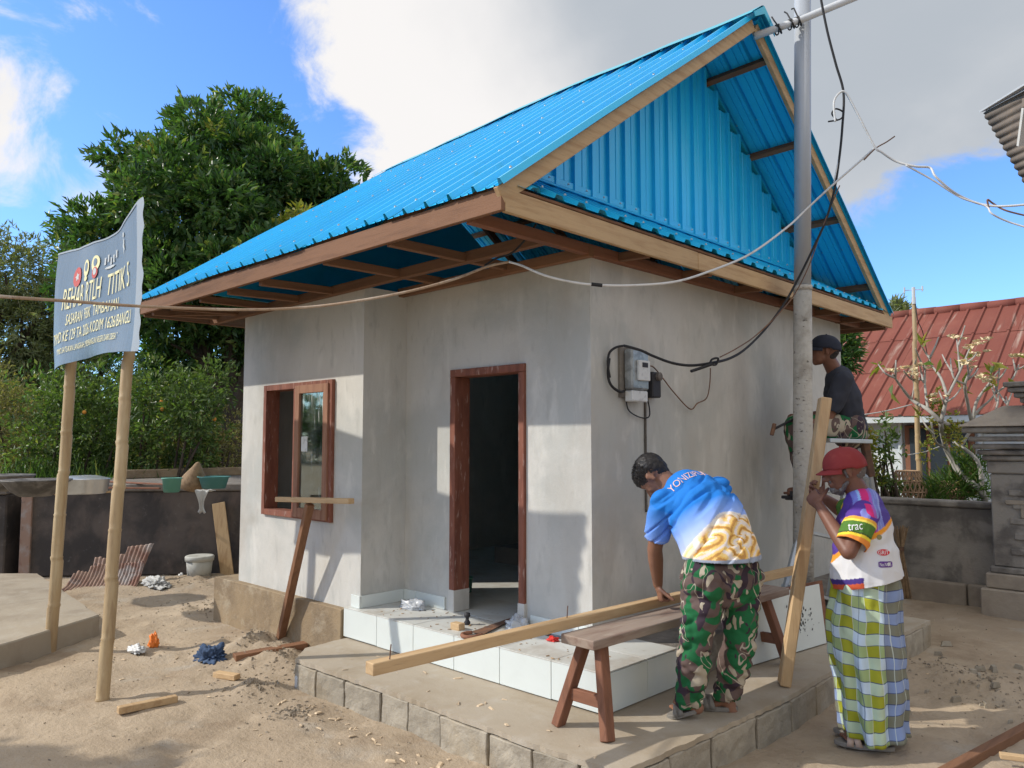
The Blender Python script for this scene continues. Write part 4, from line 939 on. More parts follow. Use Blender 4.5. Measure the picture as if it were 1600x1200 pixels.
crumple('white_scrap', at_z(283, 903, 0), .05, .04, .05, 'whiteplastic', 'small white plastic scrap left of the paint bucket', 'scrap', 12)

# ================================================================== ELECTRIC POLE, PIPE, WIRES
pole = thing('electric_pole', 'tall pole of whitewashed concrete below and grey steel above in front of the gable', 'pole', (-2.52, 5.68, .39))
pb = Vector((-2.515, 5.69, .39)); pj = at(1254, 452, 5.86)
m_ = MB(); m_.tube([pb, (pb+pj)/2, pj], [.076, .071, .066], 20)
o = m_.build('concrete_shaft', M['concretepole'], pole, smooth=True)
m_ = MB(); m_.tube([pj-Vector((0,0,.01)), pj+Vector((0,0,.025))], .071, 20); m_.build('collar', M['concretepole'], pole, smooth=True)
pt = at(1254, -40, 5.86); m_ = MB(); m_.tube([pj+Vector((0,0,.02)), pt], .062, 20); m_.build('steel_shaft', M['steelgrey'], pole, smooth=True)
m_ = MB(); m_.tube([at(1178, 57, 5.80), at(1254, 30, 5.76), at(1345, -8, 5.66), at(1480, -70, 5.5)], .028, 12); m_.build('conduit_pipe', M['pipe'], None, smooth=True, label='pale grey conduit pipe tied across the top of the pole to the roof peak', cat='pipe')
for k, (px, py) in enumerate(((1216, 46), (1236, 38), (1247, 34))):
    m_ = MB(); c = at(px, py, 5.77); ax_ = (at(1345, -8, 5.66)-at(1178, 57, 5.80)).normalized(); q_ = ax_.cross(Vector((0,0,1))).normalized(); w_ = ax_.cross(q_)
    ring = [c + (q_*math.cos(a)+w_*math.sin(a))*.036 + ax_*(.02*math.sin(a*.5)) for a in np.linspace(0, 4*math.pi, 26)]
    m_.tube(ring + [c+Vector((-.03,.0,.08+.02*k)), c+Vector((-.05,0,.12))], .006, 5); m_.build('wire_tie', M['black'], pole)
def W3(l): return [at(*p) for p in l]
cable('service_cable', W3([(-60, 455, 3.2), (0, 463, 3.4), (100, 470, 3.7), (228, 479, 4.0), (380, 484, 4.3), (480, 480, 4.45), (560, 470, 4.4), (640, 455, 4.4), (710, 436, 4.4), (760, 417, 4.45), (795, 409, 4.45)]), .0085, 'rope', 'tan cable sagging from the left edge of the photo to the roof corner')
cable('white_cable', W3([(795, 409, 4.45), (815, 415, 4.4), (850, 430, 4.35), (890, 440, 4.35), (930, 445, 4.35), (985, 446, 4.4), (1050, 441, 4.5), (1100, 427, 4.7), (1170, 398, 5.0), (1230, 355, 5.35), (1262, 325, 5.5), (1300, 290, 5.45), (1340, 255, 5.4), (1366, 232, 5.35)]), .0075, 'whitecable', 'white cable looping from the roof corner past the pole up to the right')
cable('black_tape', W3([(924, 444, 4.345), (941, 446, 4.345)]), .011, 'black', 'black tape wrapped round the white cable joint in front of the house corner', 'tape')
cable('white_cable', W3([(1305, 190, 5.3), (1303, 160, 5.3), (1312, 145, 5.3), (1322, 146, 5.3), (1340, 178, 5.3), (1366, 228, 5.3), (1378, 238, 5.3), (1400, 252, 5.3), (1430, 260, 5.25), (1453, 262, 5.25), (1462, 276, 5.2), (1490, 300, 5.2), (1520, 315, 5.2), (1545, 321, 5.15), (1575, 322, 5.1), (1640, 316, 5.0)]), .0075, 'whitecable', 'thick white cable in the sky from the black wire to the right edge')
cable('white_cable', W3([(1415, 258, 5.27), (1455, 280, 5.25), (1500, 308, 5.2), (1540, 322, 5.15), (1550, 334, 5.1), (1580, 348, 5.1), (1640, 365, 5.0)]), .006, 'whitecable', 'thinner white cable running just below the thicker one in the sky at the right')
cable('grey_wire', W3([(1545, 325, 5.15), (1543, 312, 5.15), (1552, 318, 5.15), (1575, 330, 5.1), (1640, 345, 5.0)]), .006, 'iron', 'dark twisted wire splice at the right end of the white cables', 'wire')
cable('black_wire', W3([(1278, -30, 5.5), (1283, 0, 5.5), (1293, 50, 5.5), (1306, 100, 5.5), (1318, 145, 5.5), (1316, 200, 5.5), (1311, 250, 5.5), (1303, 300, 5.5), (1290, 345, 5.5), (1272, 385, 5.5), (1250, 430, 5.5), (1225, 475, 5.45), (1195, 515, 5.3), (1165, 545, 5.1), (1140, 560, 4.95), (1112, 567, 4.8), (1080, 571, 4.7), (1050, 567, 4.62), (1020, 556, 4.55), (1000, 547, 4.5), (975, 540, 4.5)]), .0085, 'black', 'black wire dropping past the steel pole and sagging to the meter on the wall', 'wire')
cable('thin_wire', W3([(1312, 290, 5.55), (1295, 330, 5.5), (1280, 370, 5.5), (1262, 420, 5.5), (1240, 462, 5.45), (1215, 492, 5.35), (1180, 525, 5.2), (1150, 545, 5.0), (1125, 558, 4.85)]), .004, 'iron', 'thin rusty wire running alongside the black wire towards the meter', 'wire')
cable('white_drop_wire', W3([(1318, 170, 5.52), (1315, 215, 5.52), (1309, 255, 5.5), (1303, 285, 5.5)]), .005, 'whitecable', 'short white wire bound alongside the black wire right of the pole', 'wire')
cable('wire_stub', W3([(1080, 580, 4.68), (1095, 575, 4.72), (1112, 569, 4.76)]), .010, 'black', 'short black wire stub sticking out of the knot on the sagging wire', 'wire')
cable('wire_knot', W3([(1108, 572, 4.76), (1112, 562, 4.76), (1122, 560, 4.8), (1118, 570, 4.8), (1108, 568, 4.76)]), .007, 'black', 'knot of black wire right of the meter on the sagging wire', 'wire')
cable('wire_knot', W3([(1308, 188, 5.5), (1300, 178, 5.48), (1306, 170, 5.5), (1318, 176, 5.5), (1313, 186, 5.5), (1294, 190, 5.5)]), .006, 'black', 'knot of black wire at the top of the white loop right of the pole', 'wire')
cable('wire_end', W3([(1350, 250, 5.33), (1368, 232, 5.33), (1385, 222, 5.33), (1398, 213, 5.33)]), .005, 'iron', 'dark wire end sticking up from the joint of the white cables in the sky', 'wire')
cable('dark_lead', W3([(757, 415, 4.45), (775, 404, 4.45), (800, 395, 4.4), (820, 375, 4.35), (838, 350, 4.3)]), .006, 'black', 'dark lead rising from the tan cable to the eave at the house corner', 'wire')

# ================================================================== LADDER
lad = thing('step_ladder', 'aluminium A-frame ladder under the man in the navy cap', 'ladder', at(1300, 950, 6.2))
LT = [at(1284, 688, 6.0), at(1330, 686, 6.25)]; LB = [at(1224, 928, 5.75), at(1293, 950, 6.1)]
for a, b in zip(LT, LB):
    m_ = MB(); m_.beam(a, b, .055, .026, (CA, SA, 0)); m_.build('front_rail', M['alu'], lad, bevel=.002)
for t in (.0, .33, .60, .95):
    m_ = MB(); m_.beam(LT[0].lerp(LB[0], t), LT[1].lerp(LB[1], t), .07, .022); m_.build('rung', M['alu'], lad, bevel=.002)
RT = [at(1342, 690, 6.45), at(1350, 690, 6.1)]; RB = [at(1392, 965, 7.4), at(1405, 985, 6.9)]
for a, b in zip(RT, RB):
    m_ = MB(); m_.beam(a, b, .05, .026, (CA, SA, 0)); m_.build('back_rail', M['alu'], lad, bevel=.002)
m_ = MB(); m_.beam(LT[0]+Vector((0,0,.0)), RT[1], .2, .03); m_.build('top_step', M['alu'], lad, bevel=.004)
m_ = MB(); m_.beam(RT[1]+Vector((0,0,.02)), RT[1].lerp(RB[1], .16), .09, .05, (CA, SA, 0)); m_.build('hinge', M['iron'], lad, bevel=.006)
for t in (.18, .5, .8):
    m_ = MB(); m_.beam(RT[0].lerp(RB[0], t), RT[1].lerp(RB[1], t), .035, .02); m_.build('rung', M['alu'], lad)

# ================================================================== RIGHT: STONE WALL, PILLAR, RED ROOFED HOUSE
def sbox(name, a, b, z0, z1, depth, mat, parent=None, bevel=.01, jit=0, **kw):
    """wall piece from ground point a to b (seen face), z0..z1, thickness away from the camera"""
    a, b = Vector((a[0], a[1])), Vector((b[0], b[1])); d = (b-a).normalized(); n_ = Vector((-d.y, d.x))
    if n_.dot(Vector((-SA, CA))) < 0: n_ = -n_
    n_ = n_*depth; m_ = MB(); m_.prism([(a.x,a.y,z0), (b.x,b.y,z0), (b.x+n_.x,b.y+n_.y,z0), (a.x+n_.x,a.y+n_.y,z0)], (0,0,z1-z0))
    return m_.build(name, M[mat] if isinstance(mat, str) else mat, parent, bevel=bevel, jit=jit, **kw)
sw = thing('stone_wall', 'dark stained stone garden wall with a brown plinth at the right', 'wall', (-2.9, 8.8, 0))
wy = 8.8
sbox('wall_body', (-4.6, wy), (-1.95, wy-.02), -.05, .94, .22, 'darkstone', sw)
sbox('coping', (-4.6, wy-.03), (-1.96, wy-.05), .942, 1.0, .28, 'darkstone', sw, .012)
for a_, b_ in ((-4.6, -3.3), (-3.29, -2.2), (-2.19, -1.62)): sbox('plinth_block', (a_, wy-.11), (b_, wy-.13), -.05, .20+random.uniform(-.01,.01), .1, 'plinth', sw, .012)
pl_ = thing('carved_gate_pillar', 'dark carved stone gate pillar with stepped brown top at the right edge of the photo', 'pillar', (-1.55, 8.4, 0))
px0 = at_y(1549, 800, 8.45).x; px1 = px0 + .95
def pillar_course(name, dx, z0, z1, mat='darkstone', dy=0, bev=.012): return sbox(name, (px0-dx, 8.45-dx+dy), (px1+dx, 8.45-dx-.02+dy), z0, z1, .7+dx*2, mat, pl_, bev)
pillar_course('base_course', .10, -.05, .24, 'plinth'); pillar_course('base_course', .06, .242, .38, 'plinth'); pillar_course('base_course', .03, .382, .44)
pillar_course('shaft', 0, .442, 1.30)
for z, ins in ((.56, .05), (.70, .08), (.84, .05), (.98, .08), (1.10, .05)):
    for k in range(2):
        sbox('carved_brick', (px0+.10+k*.28+ins, 8.425), (px0+.24+k*.28+ins, 8.422), z, z+.055, .05, 'darkstone', pl_, .006)
sbox('carved_panel', (px0+.12, 8.42), (px0+.46, 8.41), 1.02, 1.06, .05, 'plinth', pl_, .006); sbox('carved_panel', (px0+.24, 8.42), (px0+.46, 8.41), .9, 1.018, .05, 'plinth', pl_, .006)
pillar_course('capital_course', .02, 1.302, 1.42); 
for z, d in ((1.422, .05), (1.475, .08), (1.53, .11), (1.60, .14), (1.68, .18)): pillar_course('capital_course', d, z, z+.048 if d < .15 else z+.055)
m_ = MB(); e = .21; zz = 1.74
bq = [(px0-e, 8.45-e), (px1+e, 8.43-e), (px1+e, 9.15+e), (px0-e, 9.15+e)]; tq = [(px0+.1, 8.6), (px1-.1, 8.6), (px1-.1, 9.0), (px0+.1, 9.0)]
m_.add([(x_,y_,zz) for x_,y_ in bq] + [(x_,y_,zz+.2) for x_,y_ in tq], [(3,2,1,0), (4,5,6,7)] + [(i,(i+1)%4,4+(i+1)%4,4+i) for i in range(4)]); m_.build('sloped_cap', M['plinth'], pl_, bevel=.01)
tp = at_y(1592, 640, 8.55); tp.x += .14; sbox('upper_shaft', (tp.x-.08, 8.60), (tp.x+.6, 8.58), 1.75, 1.96, .4, 'darkstone', pl_)
for z, d in ((1.962, .05), (2.01, .09), (2.06, .13), (2.11, .16)): sbox('crown_course', (tp.x-.08-d, 8.60-d), (tp.x+.6+d, 8.58-d), z, z+.046, .4+2*d, 'darkstone', pl_, .008)
sl_ = at_z(1590, 962, 0); sbox('pale_stone_slab', (sl_.x-.06, sl_.y), (sl_.x+.3, sl_.y-.1), -.03, .26, .06, 'block', None, .01, label='small pale stone slab standing at the foot of the pillar, right edge', cat='stone slab')

rh = thing('red_roofed_house', 'low pale blue house with a rusted red corrugated roof behind the stone wall', 'house', (-4, 16.5, 0))
EYr, EZr, RYr, RZr = 14.7, 2.05, 18.3, 4.36
xl = -6.9
sbox('wall', (xl+.7, 15.2), (3.0, 15.2), 0, 2.25, 5.8, 'bluewall', rh)
wx0 = at_y(1416, 700, 15.19).x; wx1 = at_y(1524, 700, 15.19).x
wz0, wz1 = at_y(1470, 770, 15.19).z, at_y(1470, 664, 15.19).z
m_ = MB(); m_.box((wx0, 15.12, wz0), (wx1, 15.19, wz1)); wn = m_.build('window', M['woodo2'], rh, bevel=.01)
nn = 3
for k in range(nn):
    a_ = wx0+.06 + (wx1-wx0-.12)*k/nn; m_ = MB(); m_.box((a_+.03, 15.10, wz0+.06), (a_+(wx1-wx0-.12)/nn-.03, 15.118, wz1-.06)); m_.build('pane', M['glassdark'], wn)
for x_ in (wx0-.12, wx1+.05):
    m_ = MB(); m_.box((x_, 15.13, 0), (x_+.07, 15.195, 2.2)); m_.build('pilaster', M['bluewall'], rh, bevel=.01)
shp = []
per_ = .30
for row, (ta, tb_) in enumerate(((0, .40), (.385, .72), (.705, 1.0))):
    for s in range(11):
        x0_ = xl + s*.9; pr = []; 
        for k in range(3):
            for u, h in ((0,0), (.38,0), (.44,1), (.56,1), (.62,0)): pr.append((x0_ + (k+u)*per_, h*.035))
        pr.append((x0_+.9, 0)); m_ = MB(); vs = []
        for x_, h in pr:
            for t in (ta, tb_): vs.append((x_, EYr+(RYr-EYr)*t - h*.5, EZr+(RZr-EZr)*t + h*.8 - row*-.012 + (s%2)*.004))
        m_.add(vs, [(2*i, 2*i+2, 2*i+3, 2*i+1) for i in range(len(pr)-1)]); m_.build('roof_sheet', M['redroof'], rh)
m_ = MB(); m_.prism([(xl, RYr+.02, RZr-.01), (xl, 21.9, EZr), (xl, 21.9, EZr-.03), (xl, RYr, RZr-.05)], (10, 0, 0)); m_.build('back_slope', M['redroof'], rh)
m_ = MB(); m_.prism([(xl+.72, 15.3, 2.3), (xl+.72, 21.2, 2.3), (xl+.72, RYr, RZr-.2)], (.05, 0, 0)); m_.build('gable_end', M['bluewall'], rh)
for k in range(20):
    m_ = MB(); a_ = xl - .1 + k*.5; m_.tube([(a_, RYr, RZr+.02+.01*(k%2)), (a_+.52, RYr, RZr+.035)], [.11, .10], 8); m_.build('ridge_tile', M['redroof'], rh, smooth=True)
m_ = MB(); m_.box((xl, EYr+.02, EZr-.12), (3, EYr+.06, EZr-.01)); m_.build('eave_board', M['bluewall'], rh, bevel=.004)
# antenna pole
an = thing('antenna_pole', 'thin bamboo mast with small aerial in front of the red roof', 'mast', at(1437, 790, 9.4))
bamboo(at(1438, 800, 9.4), at(1427, 462, 9.4), .034, .022, 'bamboo_mast', parent=an, node=.3)
m_ = MB(); m_.tube([at(1428, 475, 9.38), at(1427, 449, 9.38)], .02, 8); m_.build('aerial_box', M['pipe'], an)
m_ = MB(); m_.tube([at(1412, 454, 9.4), at(1443, 452, 9.4)], .005, 5); m_.tube([at(1413, 458, 9.4), at(1413, 449, 9.4)], .010, 5); m_.tube([at(1441, 455, 9.4), at(1441, 447, 9.4)], .010, 5); m_.build('aerial_arm', M['pipe'], an, kind='stuff')
cable('aerial_lead', [at(1430,470,9.38), at(1434,500,9.38), at(1442,520,9.5), at(1450,560,9.6)], .005, 'black', None, parent=an)
cable('string', [at(1335, 650, 9), at(1380, 643, 9.2), at(1425, 632, 9.4)], .007, 'whitecable', 'pale string stretched to the bamboo mast across the red roof', 'string')
cable('string', [at(1410, 712, 9), at(1445, 706, 9.2), at(1475, 695, 9.4)], .006, 'whitecable', 'pale string stretched across the dark window of the blue house', 'string')
# roof corner of a neighbour, top right
nb = thing('neighbour_roof', 'grey corrugated roof corner with brown underside at the top right of the photo', 'roof', at(1720, 300, 5.2))
t0 = at(1530, 178, 5.0); ea = at(1640, 118, 4.3); eb = at(1645, 365, 4.6)
da = (ea-t0).normalized()*1.8; db = (eb-t0).normalized()*2.0; nrm = da.cross(db).normalized()
if nrm.z < 0: nrm = -nrm
vs = []; nu_, nv_ = 230, 10
for j in range(nv_+1):
    for i in range(nu_+1):
        u = i/nu_; v = j/nv_; w_ = .007*math.sin(u*38*2*math.pi)
        vs.append(t0 + da*v + db*u + nrm*(w_+.03) + Vector((0,0,-.08*u)))
m_ = MB(); fs_ = [(j*(nu_+1)+i, j*(nu_+1)+i+1, (j+1)*(nu_+1)+i+1, (j+1)*(nu_+1)+i) for j in range(nv_) for i in range(nu_)]
m_.add(vs, fs_); o = m_.build('roof_sheet', [M['asb'], M['asbunder']], nb, smooth=True); sm = o.modifiers.new('t', 'SOLIDIFY'); sm.thickness = .012; sm.offset = 0; o.data.materials[0] = M['asbunder']
m_ = MB(); m_.prism([t0+nrm*.045-db*.005, t0+da+nrm*.045, t0+da+db*.09+nrm*.06+Vector((0,0,.0)), t0+db*.03+nrm*.05], nrm*.01); m_.build('metal_edge', M['asb'], nb)
m_ = MB(); m_.prism([t0-db*.006+nrm*.05, t0+da-db*.006+nrm*.05, t0+da-db*.006-nrm*.15, t0-db*.006+nrm*.01], -db*.006); m_.build('white_fascia', M['pipe'], nb)
m_ = MB(); m_.beam(t0+da*.25+db*.05-nrm*.02, t0+da*.95+db*.08-nrm*.02, .05, .05); m_.build('rafter', M['asbunder'], nb)
m_ = MB(); m_.beam(t0+db*.18+da*.12-nrm*.03, t0+db*.06+da*.22-nrm*.0, .03, .03); m_.beam(t0+db*.22+da*.42-nrm*.03, t0+db*.34+da*.46-nrm*.06, .02, .05); m_.build('broken_batten', M['plaster'], nb, kind='stuff')
q = t0+da+db*.5; m_ = MB(); m_.beam((q.x, q.y, -.1), (q.x, q.y, q.z-.02), .12, .12); m_.build('post', M['woodo2'], nb)
# broom
br = thing('palm_rib_broom', 'upright palm rib broom leaning on the dark stone wall behind the man in the sarong', 'broom', at_z(1412, 934, 0))
c0 = at_z(1413, 934, 0); up_ = at(1406, 828, (c0.x*-SA+c0.y*CA)+.03); mid = c0.lerp(up_, .72)
for nm, n__, fa, fb in (('bristles', 70, .075, .02), ('tips', 40, .02, .085)):
    m_ = MB()
    for k in range(n__):
        a = random.uniform(0, 6.28); r_ = random.random()**.5; e1 = Vector((math.cos(a)*fa*r_, math.sin(a)*fa*.5*r_, 0)); e2 = Vector((math.cos(a)*fb*r_, math.sin(a)*fb*.5*r_, 0))
        p, q = (c0, mid) if nm == 'bristles' else (mid, up_)
        m_.tube([p+e1, q+e2+Vector((0,0,random.uniform(0,.05)))], .0035, 3, False)
    m_.build(nm, M['straw'], br, kind='stuff')
m_ = MB(); m_.tube([mid-Vector((0,0,.02)), mid+Vector((0,0,.02))], .03, 10); m_.build('binding', M['iron'], br)
# two woven cages
def cage(c, r, h, label):
    m_ = MB(); n__ = 22
    for k in range(n__):
        for s_ in (1, -1):
            pts = []
            for i in range(9):
                t = i/8; a = 2*math.pi*k/n__ + s_*t*.9; rr = r*(1 - .12*t - .55*max(0, t-.6)**1.2*1.6); pts.append(c + Vector((rr*math.cos(a), rr*math.sin(a), h*t)))
            m_.tube(pts, .009, 4, False)
    for t in (0, .25, .5, .75, 1):
        rr = r*(1 - .12*t - .55*max(0, t-.6)**1.2*1.6); m_.tube([c + Vector((rr*math.cos(a), rr*math.sin(a), h*t)) for a in np.linspace(0, 2*math.pi, 25)], .010, 4, False)
    m_.build('woven_cage', M['basket'], None, kind=None, label=label, cat='cage', group='woven cages behind the stone wall')
cage(at(1420, 800, 9.3)+Vector((0,0,-.0)), .21, .48, 'larger woven bamboo cage behind the stone wall, left of the bamboo mast')
cage(at(1484, 800, 9.4), .18, .36, 'smaller woven bamboo cage half hidden in the shrub behind the stone wall')
m_ = MB(); c = at(1452, 800, 9.35); m_.box((c.x-1.2, c.y-.2, c.z-.03), (c.x+1.2, c.y+1.0, c.z-.002)); 
m_.build('garden_ledge', M['stonebase'], None, bevel=.01, label='low stone ledge carrying the woven cages behind the stone wall', cat='ledge')

# ================================================================== VEGETATION
def leaf_mesh(name, P, D, Ln, Wd, mat, parent=None, fold=.25, **kw):
    """numpy leaf builder: P base points, D directions, folded 4-triangle leaves"""
    P = np.asarray(P, 'f'); D = np.asarray(D, 'f'); n = len(P); D /= np.linalg.norm(D, axis=1)[:, None]+1e-9
    rnd = np.random.normal(size=(n, 3)); Sd = np.cross(D, rnd + np.array([0, 0, 1.2])); Sd /= np.linalg.norm(Sd, axis=1)[:, None]+1e-9
    Nn = np.cross(Sd, D); Ln = (Ln*np.random.uniform(.65, 1.25, n))[:, None]; Wd = (Wd*np.random.uniform(.7, 1.2, n))[:, None]
    mid = P + D*Ln*.45; tip = P + D*Ln - Nn*Ln*.12
    V = np.stack([P, mid + Sd*Wd*.5 + Nn*Wd*fold, tip, mid - Sd*Wd*.5 + Nn*Wd*fold], 1).reshape(-1, 3)
    me = bpy.data.meshes.new(name); b = np.arange(n)*4
    F = np.stack([b, b+1, b+2, b, b+2, b+3], 1).reshape(-1)
    me.vertices.add(n*4); me.vertices.foreach_set('co', V.astype('f').ravel())
    me.loops.add(n*6); me.loops.foreach_set('vertex_index', F.astype('i'))
    me.polygons.add(n*2); me.polygons.foreach_set('loop_start', (np.arange(n*2)*3).astype('i')); me.update(calc_edges=True)
    return link_mesh(name, me, mat, parent, **kw)
def rosettes(C, Dr, k, spread, jitter=.02):
    """k leaves fanned around each centre"""
    C = np.repeat(np.asarray(C), k, 0); Dr = np.repeat(np.asarray(Dr), k, 0); n = len(C)
    D = Dr + np.random.normal(size=(n, 3))*spread; return C + np.random.normal(size=(n, 3))*jitter, D
def crown_pts(lobes, n, shell=.30, up=.35, rough=.18, seed=0):
    P, D = [], []; wts = np.array([l[1][0]*l[1][2] for l in lobes]); wts = wts/wts.sum()
    idx = np.random.choice(len(lobes), n, p=wts)
    u = np.random.normal(size=(n, 3)); u /= np.linalg.norm(u, axis=1)[:, None]
    for i in range(n):
        c, r = lobes[idx[i]]; d = Vector(u[i]); b = mn.noise(d*2.2 + Vector(c)*.7)*rough*2.2 + mn.noise(d*5 + Vector(c))*rough*1.6
        k = (1-shell*random.random()**1.6) * (1+b); P.append([c[0]+d.x*r[0]*k, c[1]+d.y*r[1]*k, c[2]+d.z*r[2]*k]); D.append([d.x, d.y, d.z+up])
    return np.array(P), np.array(D)
def branchy(p0, p1, r, n, out, lv=2, spread=.5):
    pts = [Vector(p0)]; 
    for i in range(1, n+1):
        t = i/n; pts.append(Vector(p0).lerp(Vector(p1), t) + Vector((random.gauss(0, .03), random.gauss(0, .03), 0))*(Vector(p1)-Vector(p0)).length*(1-abs(2*t-1)))
    out.append((pts, [r*(1-.7*i/n) for i in range(n+1)]))
def make_tree(name, label, base, trunk_r, fork, limbs, lobes, n, k, spread, Ln, Wd, mat, shell=.3, group=None, up=.35, rough=.18, barkm='bark', cat='tree', extra=None):
    t_ = thing(name, label, cat, base, group)
    m_ = MB(); base = Vector(base); fork = Vector(fork)
    m_.tube(smooth_path([base-Vector((0,0,.1)), base.lerp(fork, .5)+Vector((random.gauss(0,.05), random.gauss(0,.05), 0)), fork], 4), [trunk_r*(1.15-.45*i/8) for i in range(9)], 9, False)
    m_.build('trunk', M[barkm], t_, smooth=True)
    for l_ in limbs:
        m_ = MB(); q_ = Vector(l_); mid_ = fork.lerp(q_, .5) + Vector((random.gauss(0,.12), random.gauss(0,.12), random.gauss(0,.1)))*(q_-fork).length*.3
        pth = smooth_path([fork, mid_, q_], 4); m_.tube(pth, [trunk_r*(.62-.5*i/8) for i in range(9)], 7, False)
        for b in range(3):
            s_ = pth[3+b*2 if 3+b*2 < 9 else 8]; e_ = s_ + Vector((random.gauss(0,.5), random.gauss(0,.5), random.uniform(.1,.7)))*(q_-fork).length*.4; m_.tube([s_, s_.lerp(e_, .5)+Vector((0,0,.03)), e_], [trunk_r*.22, trunk_r*.15, trunk_r*.07], 5, False)
        m_.build('limb', M[barkm], t_, smooth=True)
    C, Dd = crown_pts(lobes, n, shell, up, rough); P_, D_ = rosettes(C, Dd, k, spread, Ln*.25)
    leaf_mesh('crown', P_, D_, Ln, Wd, M[mat], t_, kind='stuff')
    return t_
def A(px, py, g): p = at(px, py, g); return (p.x, p.y, p.z)
def lobe(px, py, g, rx, rz_, rg=None):
    """ellipsoid lobe: rx half width in pixels, rz half height in pixels"""
    s_ = g/FPX; return (A(px, py, g), (rx*s_, (rg or rx)*s_, rz_*s_))
g = 13.5
lob = [lobe(330, 238, g, 95, 48), lobe(240, 272, g-.3, 65, 55), lobe(440, 280, g, 85, 70), lobe(300, 330, g-1.0, 110, 80), lobe(200, 390, g-.3, 70, 80), lobe(400, 400, g-.8, 110, 85), lobe(510, 310, g+.3, 55, 42),
       lobe(270, 470, g-.7, 110, 80), lobe(330, 560, g+.3, 90, 80), lobe(180, 470, g+.5, 60, 70), lobe(420, 500, g, 100, 90), lobe(350, 250, g+1, 120, 100), lobe(340, 400, g+1.6, 150, 140), lobe(125, 375, g+.4, 22, 28), lobe(500, 450, g+.3, 70, 60)]
base = A(362, 770, g); base = (base[0], base[1], 0)
sub = []
for (c_, r_) in lob[:13]:
    for _ in range(8):
        u_ = Vector((random.gauss(0,1), random.gauss(0,1), random.gauss(.25,1))).normalized(); sr = random.uniform(.28, .60)
        sub.append(((c_[0]+u_.x*r_[0]*.84, c_[1]+u_.y*r_[1]*.84, c_[2]+u_.z*r_[2]*.76), (sr, sr, sr*.8)))
core_l = [(c_, tuple(q*.74 for q in r_)) for c_, r_ in lob]
make_tree('mangosteen_tree', 'tall dense dark green tree with glossy leaves behind the blue roof', base, .26, A(362, 650, g), [A(300, 480, g), A(400, 470, g), A(330, 350, g), A(240, 420, g), A(450, 400, g)],
          sub, 5600, 9, .60, .165, .062, 'leafbig', .35, up=.45, rough=.12)
C, Dd = crown_pts(core_l, 2600, .3, .2); P_, D_ = rosettes(C, Dd, 7, .7, .05); leaf_mesh('inner_foliage', P_, D_, .17, .07, M['leafbig'], bpy.data.objects['mangosteen_tree'], kind='stuff')
C, Dd = crown_pts([lobe(445, 348, g-1.6, 16, 10), lobe(470, 335, g-1.6, 12, 8), lobe(335, 200, g-1.2, 5, 5), lobe(228, 232, g-1, 8, 5)], 45, .8); P_, D_ = rosettes(C, Dd, 6, .6, .04)
leaf_mesh('young_leaves', P_, D_, .15, .05, M['leafyel'], bpy.data.objects['mangosteen_tree'], kind='stuff')
# olive trees at the left edge
g = 17
make_tree('olive_green_tree', 'dusty olive green tree at the left edge of the photo behind the banner', (*A(-30, 760, g)[:2], 0), .2, A(-20, 620, g), [A(20, 450, g), A(-60, 430, g), A(70, 480, g)],
          [lobe(25, 430, g, 75, 65), lobe(75, 490, g+.5, 50, 60), lobe(-60, 440, g, 90, 80), lobe(30, 530, g, 90, 80), lobe(-50, 560, g, 90, 80), lobe(100, 560, g+1, 50, 60), lobe(0, 620, g, 110, 70)], 4200, 8, .8, .16, .035, 'leafgrey', .4, up=-.1, rough=.2)
make_tree('olive_green_tree', 'dusty broad tree filling the gap between banner and dense tree low down', (*A(120, 770, g+3)[:2], 0), .2, A(120, 650, g+3), [A(100, 500, g+3), A(180, 520, g+3)],
          [lobe(110, 560, g+3, 70, 90), lobe(180, 600, g+3, 90, 90), lobe(60, 640, g+3, 90, 70), lobe(270, 640, g+3, 90, 80), lobe(340, 680, g+3, 80, 70)], 2400, 8, .8, .17, .05, 'leafbig', .4, rough=.2)
# citrus and dry bushes in front of them
def bush(name, label, lobes, n, k, Ln, Wd, mat, stems=5, group=None, fruit=0, shell=.55, spread=.8):
    c0_ = Vector(lobes[0][0]); b_ = Vector((c0_.x, c0_.y, 0)); t_ = thing(name, label, 'bush', b_, group); m_ = MB()
    for s_ in range(stems):
        c_, r_ = random.choice(lobes); e_ = Vector(c_) + Vector((random.gauss(0,.4)*r_[0], random.gauss(0,.4)*r_[1], random.gauss(.2,.3)*r_[2])); st = b_ + Vector((random.gauss(0,.15), random.gauss(0,.15), 0)); st.x += (e_.x-b_.x)*.35; st.y += (e_.y-b_.y)*.35
        m_.tube([st, st.lerp(e_, .5)+Vector((random.gauss(0,.08), random.gauss(0,.08), .1)), e_], [.03, .02, .008], 5, False)
    m_.build('stems', M['bark'], t_, smooth=True, kind='stuff')
    C, Dd = crown_pts(lobes, n, shell, .3, .3); P_, D_ = rosettes(C, Dd, k, spread, Ln*.4); leaf_mesh('foliage', P_, D_, Ln, Wd, M[mat], t_, kind='stuff')
    for f_ in range(fruit):
        c_, r_ = random.choice(lobes); u_ = Vector((random.gauss(0,1), random.gauss(0,1), random.gauss(0,1))).normalized()
        if u_.dot(Vector((-SA, CA, 0))) > 0: u_ -= 2*u_.dot(Vector((-SA, CA, 0)))*Vector((-SA, CA, 0))
        m_ = MB(); m_.lathe([(.001,-.03), (.022,-.02), (.031,0), (.022,.02), (.001,.03)], Vector(c_)+Vector((u_.x*r_[0], u_.y*r_[1], u_.z*r_[2]))*.95, 8, cap=False); m_.build('orange_fruit', M['fruit'], t_, smooth=True)
    return t_
G1 = 'bushes behind the cistern'
